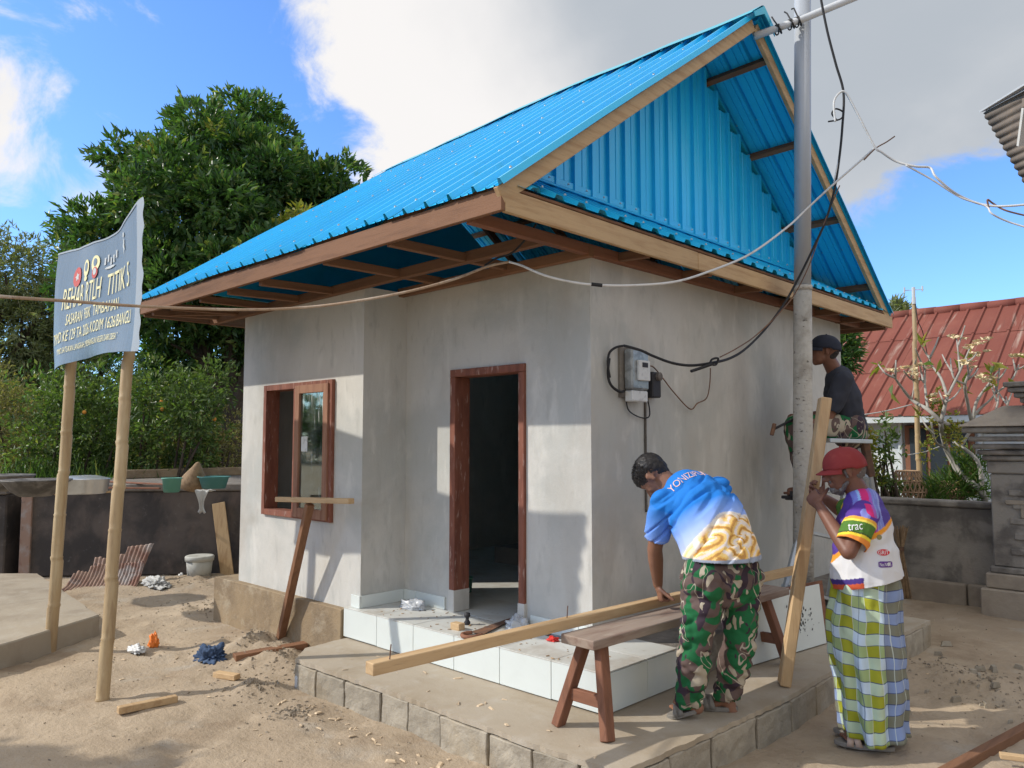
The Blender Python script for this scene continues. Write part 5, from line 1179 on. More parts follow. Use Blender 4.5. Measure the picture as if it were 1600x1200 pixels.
bush('citrus_bush', 'citrus bush with small orange fruit between the two bamboo poles', [lobe(110, 620, 11.5, 60, 45), lobe(150, 670, 11.5, 55, 60), lobe(80, 690, 11.5, 60, 50), lobe(130, 730, 11.8, 70, 40)], 1000, 6, .09, .038, 'leafbush', 9, G1, 4)
bush('citrus_bush', 'bright leafed citrus bush between the right bamboo pole and the house', [lobe(240, 610, 11.5, 60, 40), lobe(300, 640, 11.3, 45, 55), lobe(270, 690, 11.7, 70, 50), lobe(330, 600, 11.9, 35, 40)], 900, 6, .09, .038, 'leafbush', 10, G1, 3)
bush('dry_bush', 'brownish half dry bush at the left edge of the photo', [lobe(20, 660, 12.2, 70, 60), lobe(-40, 640, 12.2, 80, 80), lobe(50, 720, 12.5, 70, 40)], 900, 6, .085, .03, 'leafdry', 10, G1)
bush('dry_bush', 'pale twiggy bush low behind the green bucket and the woven cone', [lobe(300, 700, 12.3, 60, 45), lobe(230, 720, 12.6, 60, 35), lobe(350, 690, 12.6, 40, 50)], 750, 6, .075, .03, 'leafdry', 16, G1)
bush('dark_undergrowth', 'dark green undergrowth beneath the dense tree', [lobe(330, 650, 15, 120, 100), lobe(200, 680, 15, 140, 90), lobe(60, 680, 15.5, 120, 90)], 1500, 7, .15, .06, 'leafbig', 8, G1)
def grass(name, label, c, rad, n, h, w, mat='grass', lean=.5, kind='stuff', cat=None):
    P_ = np.array([[c[0]+random.gauss(0,rad[0]), c[1]+random.gauss(0,rad[1]), c[2]] for _ in range(n)]); D_ = np.random.normal(size=(n,3))*lean; D_[:,2] = 1
    o = leaf_mesh(name, P_, D_, h, w, M[mat], kind=kind); o['label'] = label
    return o
for (px, g_) in ((20, 10.8), (70, 10.9), (130, 11.2), (185, 11.4)):
    c = at(px, 790, g_); grass('grass_tuft', 'long green grass blades behind the cistern', (c.x, c.y, .55), (.28,.28), 260, .75, .018)
# far green mass behind everything, both sides
for nm, px0_, px1_, g_, top in (('left_treeline', -500, 420, 24, 640), ('right_treeline', 1290, 2000, 27, 600)):
    lobs = [lobe(px0_ + (px1_-px0_)*i/9, top+25*math.sin(i*2.1)+30, g_, 80, 55) for i in range(10)] + [lobe(px0_ + (px1_-px0_)*i/9, top+95, g_, 90, 60) for i in range(10)]
    C, Dd = crown_pts(lobs, 4200, .5, .2); P_, D_ = rosettes(C, Dd, 6, .8, .1); o = leaf_mesh(nm, P_, D_, .26, .12, M['leafbig'], kind='stuff'); o['label'] = 'far green belt of trees at the %s' % ('left' if 'left' in nm else 'right')
# ring of distant woods so that the horizon is not bare
C, Dd = [], []
for i in range(9000):
    a = random.uniform(0, 2*math.pi); r_ = 60 + random.uniform(-5, 5); h_ = (5.0+1.5*math.sin(a*7)+math.sin(a*17))*random.random()**.7
    if -1.0 < ((a - (math.pi/2+YAW) + math.pi) % (2*math.pi)) - math.pi < 1.0: h_ *= .35
    C.append([r_*math.cos(a), r_*math.sin(a), h_]); Dd.append([-math.cos(a), -math.sin(a), .6])
P_, D_ = rosettes(np.array(C), np.array(Dd), 5, .8, .5); o = leaf_mesh('distant_woods', P_, D_, 1.0, .55, M['leafbig'], kind='stuff'); o['label'] = 'ring of distant woods'
# greenery seen right of the house
g = 13
make_tree('garden_tree', 'dark green tree seen between the eave corner and the red roof', (*A(1345, 800, g)[:2], 0), .14, A(1340, 640, g), [A(1320, 560, g), A(1300, 600, g)], [lobe(1308, 545, g, 30, 50), lobe(1290, 610, g, 30, 60), lobe(1262, 600, g, 30, 60)], 700, 8, .7, .15, .05, 'leafbig', .5)
make_tree('garden_tree', 'tree top peeping over the left end of the red roof', (*A(1395, 800, 25)[:2], 0), .2, A(1395, 640, 25), [A(1400, 520, 25)], [lobe(1402, 492, 25, 18, 18), lobe(1385, 520, 25, 25, 30)], 260, 8, .8, .3, .07, 'leafgrey', .5)
bush('small_shrub', 'thin yellow green shrub behind the stone wall near the ladder', [lobe(1385, 690, 9.0, 18, 35), lobe(1375, 740, 9.0, 18, 35), lobe(1392, 760, 9.0, 14, 20)], 90, 5, .085, .03, 'leafbush', 14, None, spread=1.0)
bush('small_shrub', 'pale green leafy plant at the foot of the ladder behind the wall', [lobe(1340, 740, 8.9, 24, 35), lobe(1352, 700, 8.9, 12, 25)], 160, 6, .08, .03, 'leafyel', 8, None)
# long leafed shrub under the frangipani
c = at(1475, 790, 9.25); lb = [lobe(1490, 765, 9.3, 40, 25), lobe(1515, 740, 9.3, 22, 32), lobe(1450, 780, 9.2, 35, 10)]
C, Dd = crown_pts(lb, 200, .8, .9); P_, D_ = rosettes(C, Dd, 6, .9, .04)
sh = thing('bamboo_grass_shrub', 'shrub with narrow arching leaves behind the stone wall under the frangipani', 'shrub', (c.x, c.y, .4)); leaf_mesh('foliage', P_, D_, .17, .016, M['grass'], sh, kind='stuff')
# frangipani
fr_ = thing('frangipani', 'bare pale branched frangipani with cream flowers behind the stone wall', 'tree', (*A(1540, 800, 9.2)[:2], .3))
BR = [([(1541,815),(1535,770),(1500,740),(1478,700),(1470,660)], .062, .045), ([(1535,770),(1527,720),(1490,690)], .04, .035), ([(1470,660),(1450,640),(1425,625),(1405,600),(1395,585)], .045, .016),
      ([(1470,660),(1490,665),(1520,668),(1560,672)], .045, .04), ([(1450,640),(1445,600),(1446,570)], .03, .014), ([(1520,668),(1525,630),(1545,600),(1560,580)], .036, .016), ([(1520,668),(1512,630),(1508,600),(1520,575)], .036, .02),
      ([(1508,600),(1490,590),(1485,560)], .022, .012), ([(1480,620),(1470,590),(1455,570),(1452,555)], .03, .012), ([(1480,620),(1500,580),(1515,545)], .028, .012), ([(1515,660),(1530,640),(1555,615),(1562,575)], .03, .014),
      ([(1555,615),(1580,595),(1592,570)], .022, .012), ([(1500,580),(1497,550),(1495,530)], .02, .011), ([(1470,660),(1480,620)], .04, .03), ([(1530,668),(1556,640),(1560,610)], .03, .013), ([(1425,625),(1428,600),(1420,580)], .018, .01),
      ([(1500,700),(1512,680),(1520,668)], .03, .03), ([(1478,700),(1462,690),(1455,660)], .025, .015), ([(1446,600),(1436,590)], .014, .01), ([(1560,672),(1575,650),(1572,620)], .03, .012)]
for pts, r0, r1 in BR:
    m_ = MB(); pp = smooth_path([at(px, py, 9.2+.25*math.sin(px*.05+py*.03)) for px, py in pts], 4); n__ = len(pp); m_.tube(pp, [(r0+(r1-r0)*i/(n__-1))*.62*(1+.08*math.sin(i*2.3+r0*99)) for i in range(n__)], 7); m_.build('branch', M['palebark'], fr_, smooth=True)
TW = []
for pts, r0, r1 in BR[2:]:
    (xa, ya), (xb, yb) = pts[-2], pts[-1]
    for sgn_ in (-1, 1):
        if random.random() < .2: continue
        L_ = random.uniform(18, 38); a_ = math.atan2(yb-ya, xb-xa) + sgn_*random.uniform(.4, .8); t_ = random.uniform(.1, .8); q0 = (xa+(xb-xa)*t_, ya+(yb-ya)*t_)
        q1 = (q0[0]+math.cos(a_)*L_*.5, q0[1]+math.sin(a_)*L_*.5); q2 = (q1[0]+math.cos(a_)*L_*.4, q1[1]-abs(L_)*.45)
        off = lambda p: 9.2+.25*math.sin(p[0]*.05+p[1]*.03)
        m_ = MB(); m_.tube(smooth_path([at(*q0, off(q0)), at(*q1, off(q1)+random.uniform(-.15,.15)), at(*q2, off(q2))], 4), [.014-.0009*i for i in range(9)], 6); m_.build('branch', M['palebark'], fr_, smooth=True); TW.append(q2)
for q in TW[::3]:
    P_, D_ = rosettes(np.array([list(at(q[0], q[1], 9.2))]), np.array([[0,0,.6]]), 5, .7, .01); leaf_mesh('leaf_tuft', P_, D_, .16, .05, M['leafyel'], fr_, kind='stuff')
for px, py in ((1408,578), (1396,582), (1495,528), (1515,543), (1535,535), (1530,552), (1512,572), (1505,568), (1537,590), (1530,592), (1588,560), (1592,556), (1447,573), (1560,578), (1419,582), (1468,624)):
    c = at(px, py, 9.2+.25*math.sin(px*.05+py*.03)); P_, D_ = [], []
    for f_ in range(4):
        q = c + Vector((random.gauss(0,.045), random.gauss(0,.045), random.gauss(.01,.02)))
        for k in range(5): a = k*1.2566+f_; P_.append(list(q)); D_.append([math.cos(a), math.sin(a), .5])
    leaf_mesh('flower_cluster', P_, D_, .06, .045, M['petal'], fr_, kind='stuff')
for px, py, dx, dy in ((1470,560,-.5,-1), (1395,600,-.4,-1), (1392,610,.2,-1), (1548,565,.8,-.6), (1575,590,.7,-1), (1598,575,.9,-.5), (1460,570,-1,.1), (1470,620,-.8,-.6), (1490,560,.4,-.8), (1555,570,-.6,-.6)):
    c = at(px, py, 9.2); d = world_of(dx, random.uniform(-.5,.5), dy*.8); leaf_mesh('broad_leaf', [list(c)], [list(d)], .22, .075, M['leafyel'] if random.random() < .6 else M['leafbush'], fr_)
C, Dd = crown_pts([lobe(1465, 640, 9.1, 10, 35), lobe(1450, 690, 9.1, 8, 30), lobe(1490, 680, 9.1, 12, 30)], 90, .6); P_, D_ = rosettes(C, Dd, 6, .9, .02); leaf_mesh('moss_fern', P_, D_, .05, .03, M['leafyel'], fr_, kind='stuff')
# unseen tree added left of the view to cast the foreground shade
make_tree('shade_caster_tree', 'unseen tree added on the left to cast the foreground shade', (-7.4, -2.6, 0), .2, (-7.4, -2.5, 2.2), [(-7.0, -2.3, 3.2), (-8.0, -2.8, 3.3), (-6.6,-2.9,3.0)], [((-6.85, -2.45, 3.15), (.75, .75, .5)), ((-7.9, -3.5, 3.4), (1.1, 1.1, .8))], 1300, 8, .8, .17, .08, 'leafbig', .9)

# ================================================================== PEOPLE
def tcap(m_, p0, p1, r0, r1, flat=1.0, side=None, n=16, rings=5):
    """tapered capsule; cross-section r along `side`, r*flat along the other way"""
    p0, p1 = Vector(p0), Vector(p1); d = p1-p0; L_ = d.length
    d = d/L_ if L_ > 1e-6 else Vector((0,0,1))
    s_ = Vector(side) if side is not None else d.cross(Vector((.3,.2,1)))
    s_ = s_ - d*s_.dot(d)
    if s_.length < 1e-4: s_ = d.cross(Vector((1,.1,0)))
    s_.normalize(); t_ = d.cross(s_); prof = []
    for i in range(rings): a = -math.pi/2 + (math.pi/2)*i/rings; prof.append((p0 + d*math.sin(a)*r0*min(1,flat+.2), r0*math.cos(a)))
    prof += [(p0, r0)]; k = 3
    for i in range(1, k): prof.append((p0+(p1-p0)*i/k, r0+(r1-r0)*i/k))
    prof.append((p1, r1))
    for i in range(1, rings+1): a = (math.pi/2)*i/rings; prof.append((p1 + d*math.sin(a)*r1*min(1,flat+.2), r1*math.cos(a)))
    vs = []
    for c, r in prof:
        r = max(r, 1e-4)
        for j in range(n): a = 2*math.pi*j/n; vs.append(c + s_*math.cos(a)*r + t_*math.sin(a)*r*flat)
    K = len(prof)
    m_.add(vs, [(i*n+j, i*n+(j+1)%n, (i+1)*n+(j+1)%n, (i+1)*n+j) for i in range(K-1) for j in range(n)] + [tuple(reversed(range(n))), tuple(range((K-1)*n, K*n))])
def fuse(m_, voxel, smooth=6, fac=.6):
    """melt overlapping closed shapes into one continuous skin"""
    me = bpy.data.meshes.new('tmp'); me.from_pydata(m_.v, [], m_.f)
    bm = bmesh.new(); bm.from_mesh(me); bmesh.ops.recalc_face_normals(bm, faces=bm.faces); bm.to_mesh(me); bm.free()
    ob = bpy.data.objects.new('tmp', me); COL.objects.link(ob)
    md = ob.modifiers.new('r', 'REMESH'); md.mode = 'VOXEL'; md.voxel_size = voxel
    if smooth: sm = ob.modifiers.new('s', 'SMOOTH'); sm.iterations = smooth; sm.factor = fac
    bpy.context.view_layer.update()
    out = bpy.data.meshes.new_from_object(ob.evaluated_get(bpy.context.evaluated_depsgraph_get()))
    bpy.data.objects.remove(ob); bpy.data.meshes.remove(me)
    out.polygons.foreach_set('use_smooth', [True]*len(out.polygons)); return out
def wrinkle(me, fn):
    """displace along normals by fn(co, normal)"""
    n = len(me.vertices); no = np.empty(n*3, 'f'); me.vertex_normals.foreach_get('vector', no); no = no.reshape(-1,3)
    for v in me.vertices:
        nv = Vector(no[v.index]); v.co = v.co + nv*fn(v.co, nv)
def tint(me, fn):
    a = me.color_attributes.new('tint', 'FLOAT_COLOR', 'POINT'); buf = []
    for v in me.vertices: c = fn(v.co); buf += [c[0], c[1], c[2], 1]
    a.data.foreach_set('color', buf)
def frame(f, u):
    f = Vector(f).normalized(); u = Vector(u); u = (u - f*u.dot(f)).normalized(); return f, u, f.cross(u)   # s = person's right
def head_geo(m_, c, f, u, s, k=1.0, neck=None):
    P = lambda a, b, e: Vector(c) + f*a*k + u*b*k + s*e*k
    tcap(m_, P(-.030,.030,0), P(.022,.035,0), .086*k, .078*k, .90, u)
    tcap(m_, P(.040,-.005,0), P(.040,-.065,0), .062*k, .048*k, .95, s)
    tcap(m_, P(.020,-.055,0), P(.060,-.092,0), .050*k, .026*k, 1, s)
    tcap(m_, P(.088,.012,0), P(.112,-.030,0), .010*k, .0165*k, 1, s)
    for e in (-.010, .010): tcap(m_, P(.100,-.034,e), P(.104,-.034,e*1.3), .009*k, .009*k)
    tcap(m_, P(.078,.026,-.030), P(.078,.026,.030), .016*k, .016*k)
    for e in (-.035, .035): tcap(m_, P(.066,-.022,e), P(.050,-.040,e), .020*k, .018*k)
    tcap(m_, P(.089,-.060,-.016), P(.089,-.060,.016), .0095*k, .0095*k); tcap(m_, P(.086,-.071,-.013), P(.086,-.071,.013), .010*k, .010*k)
    for e in (-1, 1):
        tcap(m_, P(-.006,.012,.080*e), P(-.012,-.028,.076*e), .0195*k, .0125*k, .42, f*1.0+s*.35*e)
    if neck is not None: tcap(m_, P(-.020,-.035,0), neck, .054*k, .062*k)
def eyes(parent, c, f, u, s, k=1.0):
    for e in (-.030, .030):
        m_ = MB(); q = Vector(c)+f*.077*k+u*.004*k+s*e*k; m_.lathe([(.001,-.011), (.008,-.008), (.0115,0), (.008,.008), (.001,.011)], q, 10, cap=False); m_.build('eye', M['eye'], parent, smooth=True)
        m_ = MB(); m_.lathe([(.001,-.005), (.0045,-.003), (.0055,0), (.0045,.003), (.001,.005)], q+f*.0085, 8, cap=False); m_.build('iris', M['dark'], parent, smooth=True)
def hand_geo(m_, wrist, fd, nd, side, curl=(.5,.7,.6), k=1.0, spread=.05, thumb=(.5,.6)):
    """fd: wrist->knuckles, nd: out of the palm, side: towards the thumb"""
    fd = Vector(fd).normalized(); nd = Vector(nd); nd = (nd - fd*nd.dot(fd)).normalized(); sd = fd.cross(nd)
    if sd.dot(Vector(side)) < 0: sd = -sd
    w = Vector(wrist); kn = w + fd*.088*k
    tcap(m_, w + fd*.015*k, w + fd*.078*k, .034*k, .041*k, .40, sd)
    tcap(m_, w - fd*.02*k, w + fd*.03*k, .026*k, .028*k, .72, sd)
    for i, (o_, ln) in enumerate(((.031,.074), (.0105,.082), (-.0105,.076), (-.030,.060))):
        p = kn + sd*o_*k - fd*(.004 if i in (0,2) else .010 if i == 3 else 0)*k; d = (fd + sd*(o_*2.2)).normalized(); nn = nd; r = (.0092, .0095, .0090, .0080)[i]*k
        tcap(m_, p - fd*.03*k, p, .0105*k, r*1.08, 1, n=10)
        for j, fr_l in enumerate((.46, .30, .24)):
            a = curl[j]*(1+.08*i); d2 = (d*math.cos(a) + nn*math.sin(a)).normalized(); nn = (nn*math.cos(a) - d*math.sin(a)).normalized(); d = d2
            q = p + d*ln*fr_l*k; tcap(m_, p, q, r, r*.90, 1, n=10, rings=3); p = q; r *= .90
    p = w + fd*.025*k + sd*.026*k; d = (fd*.55 + sd*.75 + nd*.35).normalized()
    for j, ln in enumerate((.042, .032, .026)):
        q = p + d*ln*k; tcap(m_, p, q, (.0145,.0115,.0105)[j]*k, (.0115,.0105,.009)[j]*k, 1, n=10, rings=3); p = q; d = (d*math.cos(thumb[0]*.6) + (fd*.6+nd*.8).normalized()*math.sin(thumb[0]*.6)).normalized()
def foot_geo(m_, ankle, toe, k=1.0, up=Vector((0,0,1))):
    ankle, toe = Vector(ankle), Vector(toe); heel = ankle - (toe-ankle).normalized()*.05; heel.z = toe.z
    tcap(m_, ankle, heel+Vector((0,0,.03)), .038*k, .034*k); tcap(m_, ankle-Vector((0,0,.02)), toe+Vector((0,0,.022))-(toe-ankle).normalized()*.05, .036*k, .030*k, .75, (toe-ankle).cross(up)); tcap(m_, heel+Vector((0,0,.028)), toe+Vector((0,0,.020))-(toe-ankle).normalized()*.055, .032*k, .036*k, .6, (toe-ankle).cross(up))
    sd = (toe-ankle).cross(up).normalized(); fd = (toe-heel).normalized()
    for i in range(5): q = toe - fd*.05 + sd*(.034-.017*i)*k + Vector((0,0,.015)); tcap(m_, q, q+fd*(.045-.006*i), (.013 if i == 0 else .010), .009 if i else .012, 1, n=8, rings=3)
def sandal(parent, heel, toe, w=.052, mat='sole', straps='strap'):
    heel, toe = Vector(heel), Vector(toe); fd = (toe-heel).normalized(); sd = fd.cross(Vector((0,0,1))).normalized(); pts = []
    for i in range(22):
        a = 2*math.pi*i/22; L2 = (toe-heel).length/2; pts.append((heel+toe)/2 + fd*math.cos(a)*L2*1.03 + sd*math.sin(a)*w*(1.0 if math.cos(a) > 0 else .85))
    m_ = MB(); m_.prism(pts, (0,0,.022)); m_.build('sandal_sole', M[mat], parent, bevel=.003)
    for t in (.58, .74):
        c = heel.lerp(toe, t); vs = []
        for i in range(9):
            a = math.pi*i/8
            for e in (-.016, .016): vs.append(c + sd*math.cos(a)*(w+.002) + fd*(e + (.02 if t < .7 else -.005)*math.sin(a)) + Vector((0,0,.012+math.sin(a)*.062)))
        m_ = MB(); m_.add(vs, [(2*i, 2*i+1, 2*i+3, 2*i+2) for i in range(8)]); o = m_.build('sandal_strap', M[straps], parent, smooth=True); o.modifiers.new('t','SOLIDIFY').thickness = .004
def nz(c, s, o=0): return mn.noise(Vector(c)*s + Vector((o, o*.7, -o)))
def put_text(body, o_c, ux, uy, w, h, mat, parent, name='printed_text', shrink=None):
    """flat lettering; if shrink (a mesh object's BVH) is given the letters lie on its surface"""
    uv, fs_ = text_geo(body, bold=.01); m_ = MB(); nrm = Vector(ux).cross(Vector(uy)).normalized(); pts = []
    for a, b in uv:
        p = Vector(o_c) + Vector(ux)*(a-.5)*w + Vector(uy)*(b-.5)*h
        if shrink is not None:
            hit = shrink.ray_cast(p + nrm*.15, -nrm, .4)
            if hit[0] is not None: p = hit[0] + nrm*.003
        pts.append(p)
    m_.add(pts, fs_); return m_.build(name, M[mat], parent, kind='stuff')
from mathutils.bvhtree import BVHTree
def bvh(me): return BVHTree.FromPolygons([v.co.copy() for v in me.vertices], [tuple(p.vertices) for p in me.polygons])
DR = Vector((CA, SA, 0)); DG = Vector((-SA, CA, 0)); UP = Vector((0,0,1))      # picture right, picture away, up

# ---------------- man bending over the plank
pa = thing('person', 'man in blue and yellow jersey and camouflage trousers bending over the bench', 'person', at_z(1105, 1125, .19))
hipL, hipR = at(1102, 905, 4.06), at(1155, 900, 4.20); knL, knR = at(1088, 1002, 4.04), at(1156, 1000, 4.16); anL, anR = at(1076, 1098, 4.12), at(1134, 1094, 4.24)
pel = at(1129, 893, 4.12); wai = at(1124, 856, 4.15); che = at(1104, 808, 4.26); upc = at(1084, 776, 4.34); nkA = at(1049, 760, 4.42); hdA = at(1021, 743, 4.47)
shL, shR = at(1036, 784, 4.28), at(1122, 765, 4.50); elL, wrL = at(1023, 858, 4.42), at(1028, 913, 4.54); elR, wrR = at(1112, 850, 4.68), at(1100, 905, 4.72)
fA, uA, sA = frame(DR*-.30 + DG*.30 - UP*.88, DR*-.80 + DG*.35 + UP*.45)
SD = (shR - shL).normalized()
m_ = MB(); head_geo(m_, hdA, fA, uA, sA, .98, nkA)
tcap(m_, pel, wai, .14, .13, .72, SD); tcap(m_, wai, che, .13, .16, .70, SD); tcap(m_, che, upc, .155, .14, .62, SD); tcap(m_, shL, shR, .044, .044)
tcap(m_, upc, nkA, .085, .06)
for sh, el, wr, pd in ((shL, elL, wrL, 1), (shR, elR, wrR, 1)):
    tcap(m_, sh, el, .046, .042); tcap(m_, el, el.lerp(wr, .3), .042, .043); tcap(m_, el.lerp(wr, .3), wr, .043, .028)
hand_geo(m_, wrL, at(1033, 936, 4.54)-wrL, DG*.1+UP*-.2+DR*.95, DG*-1, (1.2,1.25,.9), 1.0)
hand_geo(m_, wrR, at(1106, 925, 4.74)-wrR, DG*-.2+UP*-.5+DR*.9, DG*-1, (1.0,1.1,.9), 1.0)
for h_, k_, a_ in ((hipL, knL, anL), (hipR, knR, anR)): tcap(m_, h_, k_, .078, .055); tcap(m_, k_, a_, .055, .038)
tL = at_z(1047, 1112, .21); tR = at_z(1118, 1128, .21)
aL = Vector((anL.x, anL.y, .27)); aR = Vector((anR.x, anR.y, .27)); foot_geo(m_, aL, tL); foot_geo(m_, aR, aR + (tL-aL).normalized()*.17 - UP*.06)
me = fuse(m_, .0055, 3, .5); link_mesh('body', me, M['skin'], pa)
sandal(pa, aL - (tL-aL).normalized()*.07 - UP*(aL.z-.186), Vector((tL.x, tL.y, .186))+ (tL-aL).normalized()*.02, .05, 'sole', 'sole')
dR_ = (tL-aL).normalized(); dR_.z = 0; sandal(pa, Vector((aR.x, aR.y, .186))-dR_*.07, Vector((aR.x, aR.y, .186))+dR_*.19, .05, 'sole', 'sole')
eyes(pa, hdA, fA, uA, sA, .98)
# hair
m_ = MB(); P = lambda a, b, e: hdA + fA*a + uA*b + sA*e
tcap(m_, P(-.034,.036,0), P(.022,.044,0), .091, .082, .92, uA); tcap(m_, P(-.05,-.01,0), P(-.035,-.045,0), .066, .05, .9, sA)
me = fuse(m_, .006, 2); wrinkle(me, lambda c, n: -.004 + .003*nz(c, 45) + .003*nz(c, 130, 3)); hr = link_mesh('hair', me, M['hair'], pa)
pts = []; ds = []
for _ in range(2600):
    d = Vector((random.gauss(0,1), random.gauss(0,1), random.gauss(0,1))).normalized(); f_, u_, s_ = d.dot(fA), d.dot(uA), d.dot(sA)
    if f_*.85 - u_*.9 > .42: continue
    p = P(-.008,.038,0) + fA*f_*.104 + uA*u_*.088 + sA*s_*.082; p -= d*.006; pts.append(list(p)); ds.append(list(d*.8 + fA*.25 + Vector((random.gauss(0,.35), random.gauss(0,.35), random.gauss(0,.35)))))
leaf_mesh('hair_strands', pts, ds, .014, .003, M['hair'], pa, kind='stuff')
# jersey
m_ = MB()
tcap(m_, pel+UP*.045+(wai-pel)*.1, wai, .212, .208, .84, SD); tcap(m_, wai, che, .208, .216, .84, SD); tcap(m_, che, upc, .214, .175, .74, SD)
tcap(m_, shL.lerp(shR,.12), shL.lerp(shR,.88), .078, .078, .95); tcap(m_, upc, nkA.lerp(upc,.35), .12, .078, .8, SD)
tcap(m_, shL, shL.lerp(elL, .70), .070, .068); tcap(m_, shR, shR.lerp(elR, .68), .078, .070)
tcap(m_, shL.lerp(che,.25), che, .085, .12)
bell = che.lerp(wai, .55) - DG*-.06 - UP*.06; tcap(m_, bell, bell+(wai-che)*.25, .13, .13)
me = fuse(m_, .0055, 10, .6)
ax = (nkA - pel).normalized(); l0 = pel.dot(ax); l1 = nkA.dot(ax)
bm = bmesh.new(); bm.from_mesh(me)
gcut = [v for v in bm.verts if v.co.z < wai.z-.055 or (v.co-hdA).length < .105]
bmesh.ops.delete(bm, geom=gcut, context='VERTS')
def slv(v, sh, el): d = (el-sh); t = (v-sh).dot(d)/d.length_squared; return t, ((v-sh)-d*t).length
gcut = []
for v in bm.verts:
    for sh, el, q in ((shL, elL, .74), (shR, elR, .72)):
        t, r = slv(v.co, sh, el)
        if t > q and r < .10: gcut.append(v); break
bmesh.ops.delete(bm, geom=list(set(gcut)), context='VERTS'); bm.to_mesh(me); bm.free()
diagA = (DR*.75+UP*.62+DG*.1).normalized()
def wrA(c, n):
    t = (c.dot(ax)-l0)/(l1-l0); p = Vector((c.dot(diagA)*3.0, c.dot((UP*.7-DR*.7).normalized())*15.0, c.dot(DG)*4)); w = mn.noise(p); w2 = mn.noise(p*Vector((1,1.9,1)).length*.55+Vector((5,1,2)))
    k = .013*(1-min(1, max(0, (t-.80)*6))); rg = max(0, .22-abs(w))/.22; return k*(-1.2*rg**1.3 + .3) + .006*w2 + .001*mn.noise(c*28)
wrinkle(me, wrA)
def colA(c):
    t = (c.dot(ax)-l0)/(l1-l0) ; x_ = c.dot(SD)-pel.dot(SD); tl = slv(c, shL, elL); tr_ = slv(c, shR, elR)
    if (tl[0] > .05 and tl[1] < .105 and tl[0]*1 > 0 and (c-shL).length < .33 and c.dot(SD) < shL.dot(SD)+.06): 
        q = tl[0]
        if .685 < q < .70: return (.30,.40,.75)
        return tuple(a+(b-a)*min(1, q/.75) for a, b in zip((.025,.20,.62), (.19,.33,.78)))
    if c.z < wai.z-.030+.006*math.sin(x_*8): return (.30,.34,.42)
    q = Vector((x_, 0, t*.62)); w = Vector((mn.noise(q*6), 0, mn.noise(q*6+Vector((4,1,7)))))*.05; q += w
    cs = ((-.10, .12, 95), (.06, .07, 120), (.15, .20, 110), (-.02, .02, 90)); best = min(cs, key=lambda e: math.hypot(q.x-e[0], q.z-e[1])); rr = math.hypot(q.x-best[0], q.z-best[1])
    sw = math.sin(rr*best[2] + 1.5*math.atan2(q.z-best[1], q.x-best[0])); edge = .34 + .05*math.sin(x_*11+.6) + .08*mn.noise(c*6)
    if t < edge:
        fd_ = min(1, (edge-t)/.06); y_ = (.86,.60,.22) if mn.noise(c*11) > -.05 else (.86,.72,.50)
        if sw > .78: y_ = (.52,.27,.08)
        elif sw > .35: y_ = (.80,.48,.12)
        elif sw < -.75: y_ = (.78,.70,.66)
        return tuple(.72*(1-fd_)+v_*fd_ for v_ in y_)
    k = min(1, max(0, (t-.25)/.31 + .07*mn.noise(c*5)))
    a, b, e = (.48,.56,.84), (.19,.36,.83), (.018,.19,.62)
    return tuple(a[i]+(b[i]-a[i])*min(1,k*1.5) if k < .66 else b[i]+(e[i]-b[i])*(k-.66)/.34 for i in range(3))
tint(me, colA); tree_ = bvh(me)
js = link_mesh('jersey', me, M['print'], pa); js.modifiers.new('t', 'SOLIDIFY').thickness = .003
nvis = ((Vector((0,0,EYE))-upc).normalized()*.6 + UP*.7).normalized(); uxt = SD - nvis*SD.dot(nvis); uxt.normalize(); uyt = nvis.cross(uxt)
put_text('YONZIPUR 18', upc.lerp(nkA, .22)+uyt*.005, uxt, uyt, .27, .042, 'letterpink', pa, 'back_lettering', tree_) if False else None
M['letterpink'] = surf('pale_pink_lettering', (.75,.52,.48), (), .8)
put_text('YONIZIPUR', upc.lerp(nkA, .25), uxt, uyt, .26, .045, 'letterpink', pa, 'back_lettering', tree_)
# trousers
m_ = MB(); pe2 = pel-UP*.02
tcap(m_, hipL, hipR, .132, .132, .92, UP); tcap(m_, pe2, wai+UP*-.06, .178, .165, .76, SD)
for h_, k_, a_ in ((hipL, knL, anL), (hipR, knR, anR)):
    tcap(m_, h_, h_.lerp(k_, .5), .118, .101); tcap(m_, h_.lerp(k_, .5), k_, .101, .082); tcap(m_, k_, k_.lerp(a_, .45), .083, .085); tcap(m_, k_.lerp(a_, .45), a_+UP*.01, .085, .066)
    pk = h_.lerp(k_, .62); tcap(m_, pk + (-SD if h_ is hipL else SD)*.055, pk + (-SD if h_ is hipL else SD)*.06 - UP*.10, .062, .060, .7, UP)
me = fuse(m_, .0085, 6, .6)
wrinkle(me, lambda c, n: .016*(-(max(0,.25-abs(mn.noise(Vector((c.x*6, c.y*6, c.z*11)))))/.25)**1.4+.3) + .008*mn.noise(Vector((c.x*17, c.y*17, c.z*34))) + .002*nz(c, 40))
bm = bmesh.new(); bm.from_mesh(me); bmesh.ops.delete(bm, geom=[v for v in bm.verts if v.co.z < .235 + .02*mn.noise(v.co*9) or v.co.z > wai.z-.02], context='VERTS'); bm.to_mesh(me); bm.free()
tr_o = link_mesh('camouflage_trousers', me, M['camo'], pa); tr_o.modifiers.new('t', 'SOLIDIFY').thickness = .004

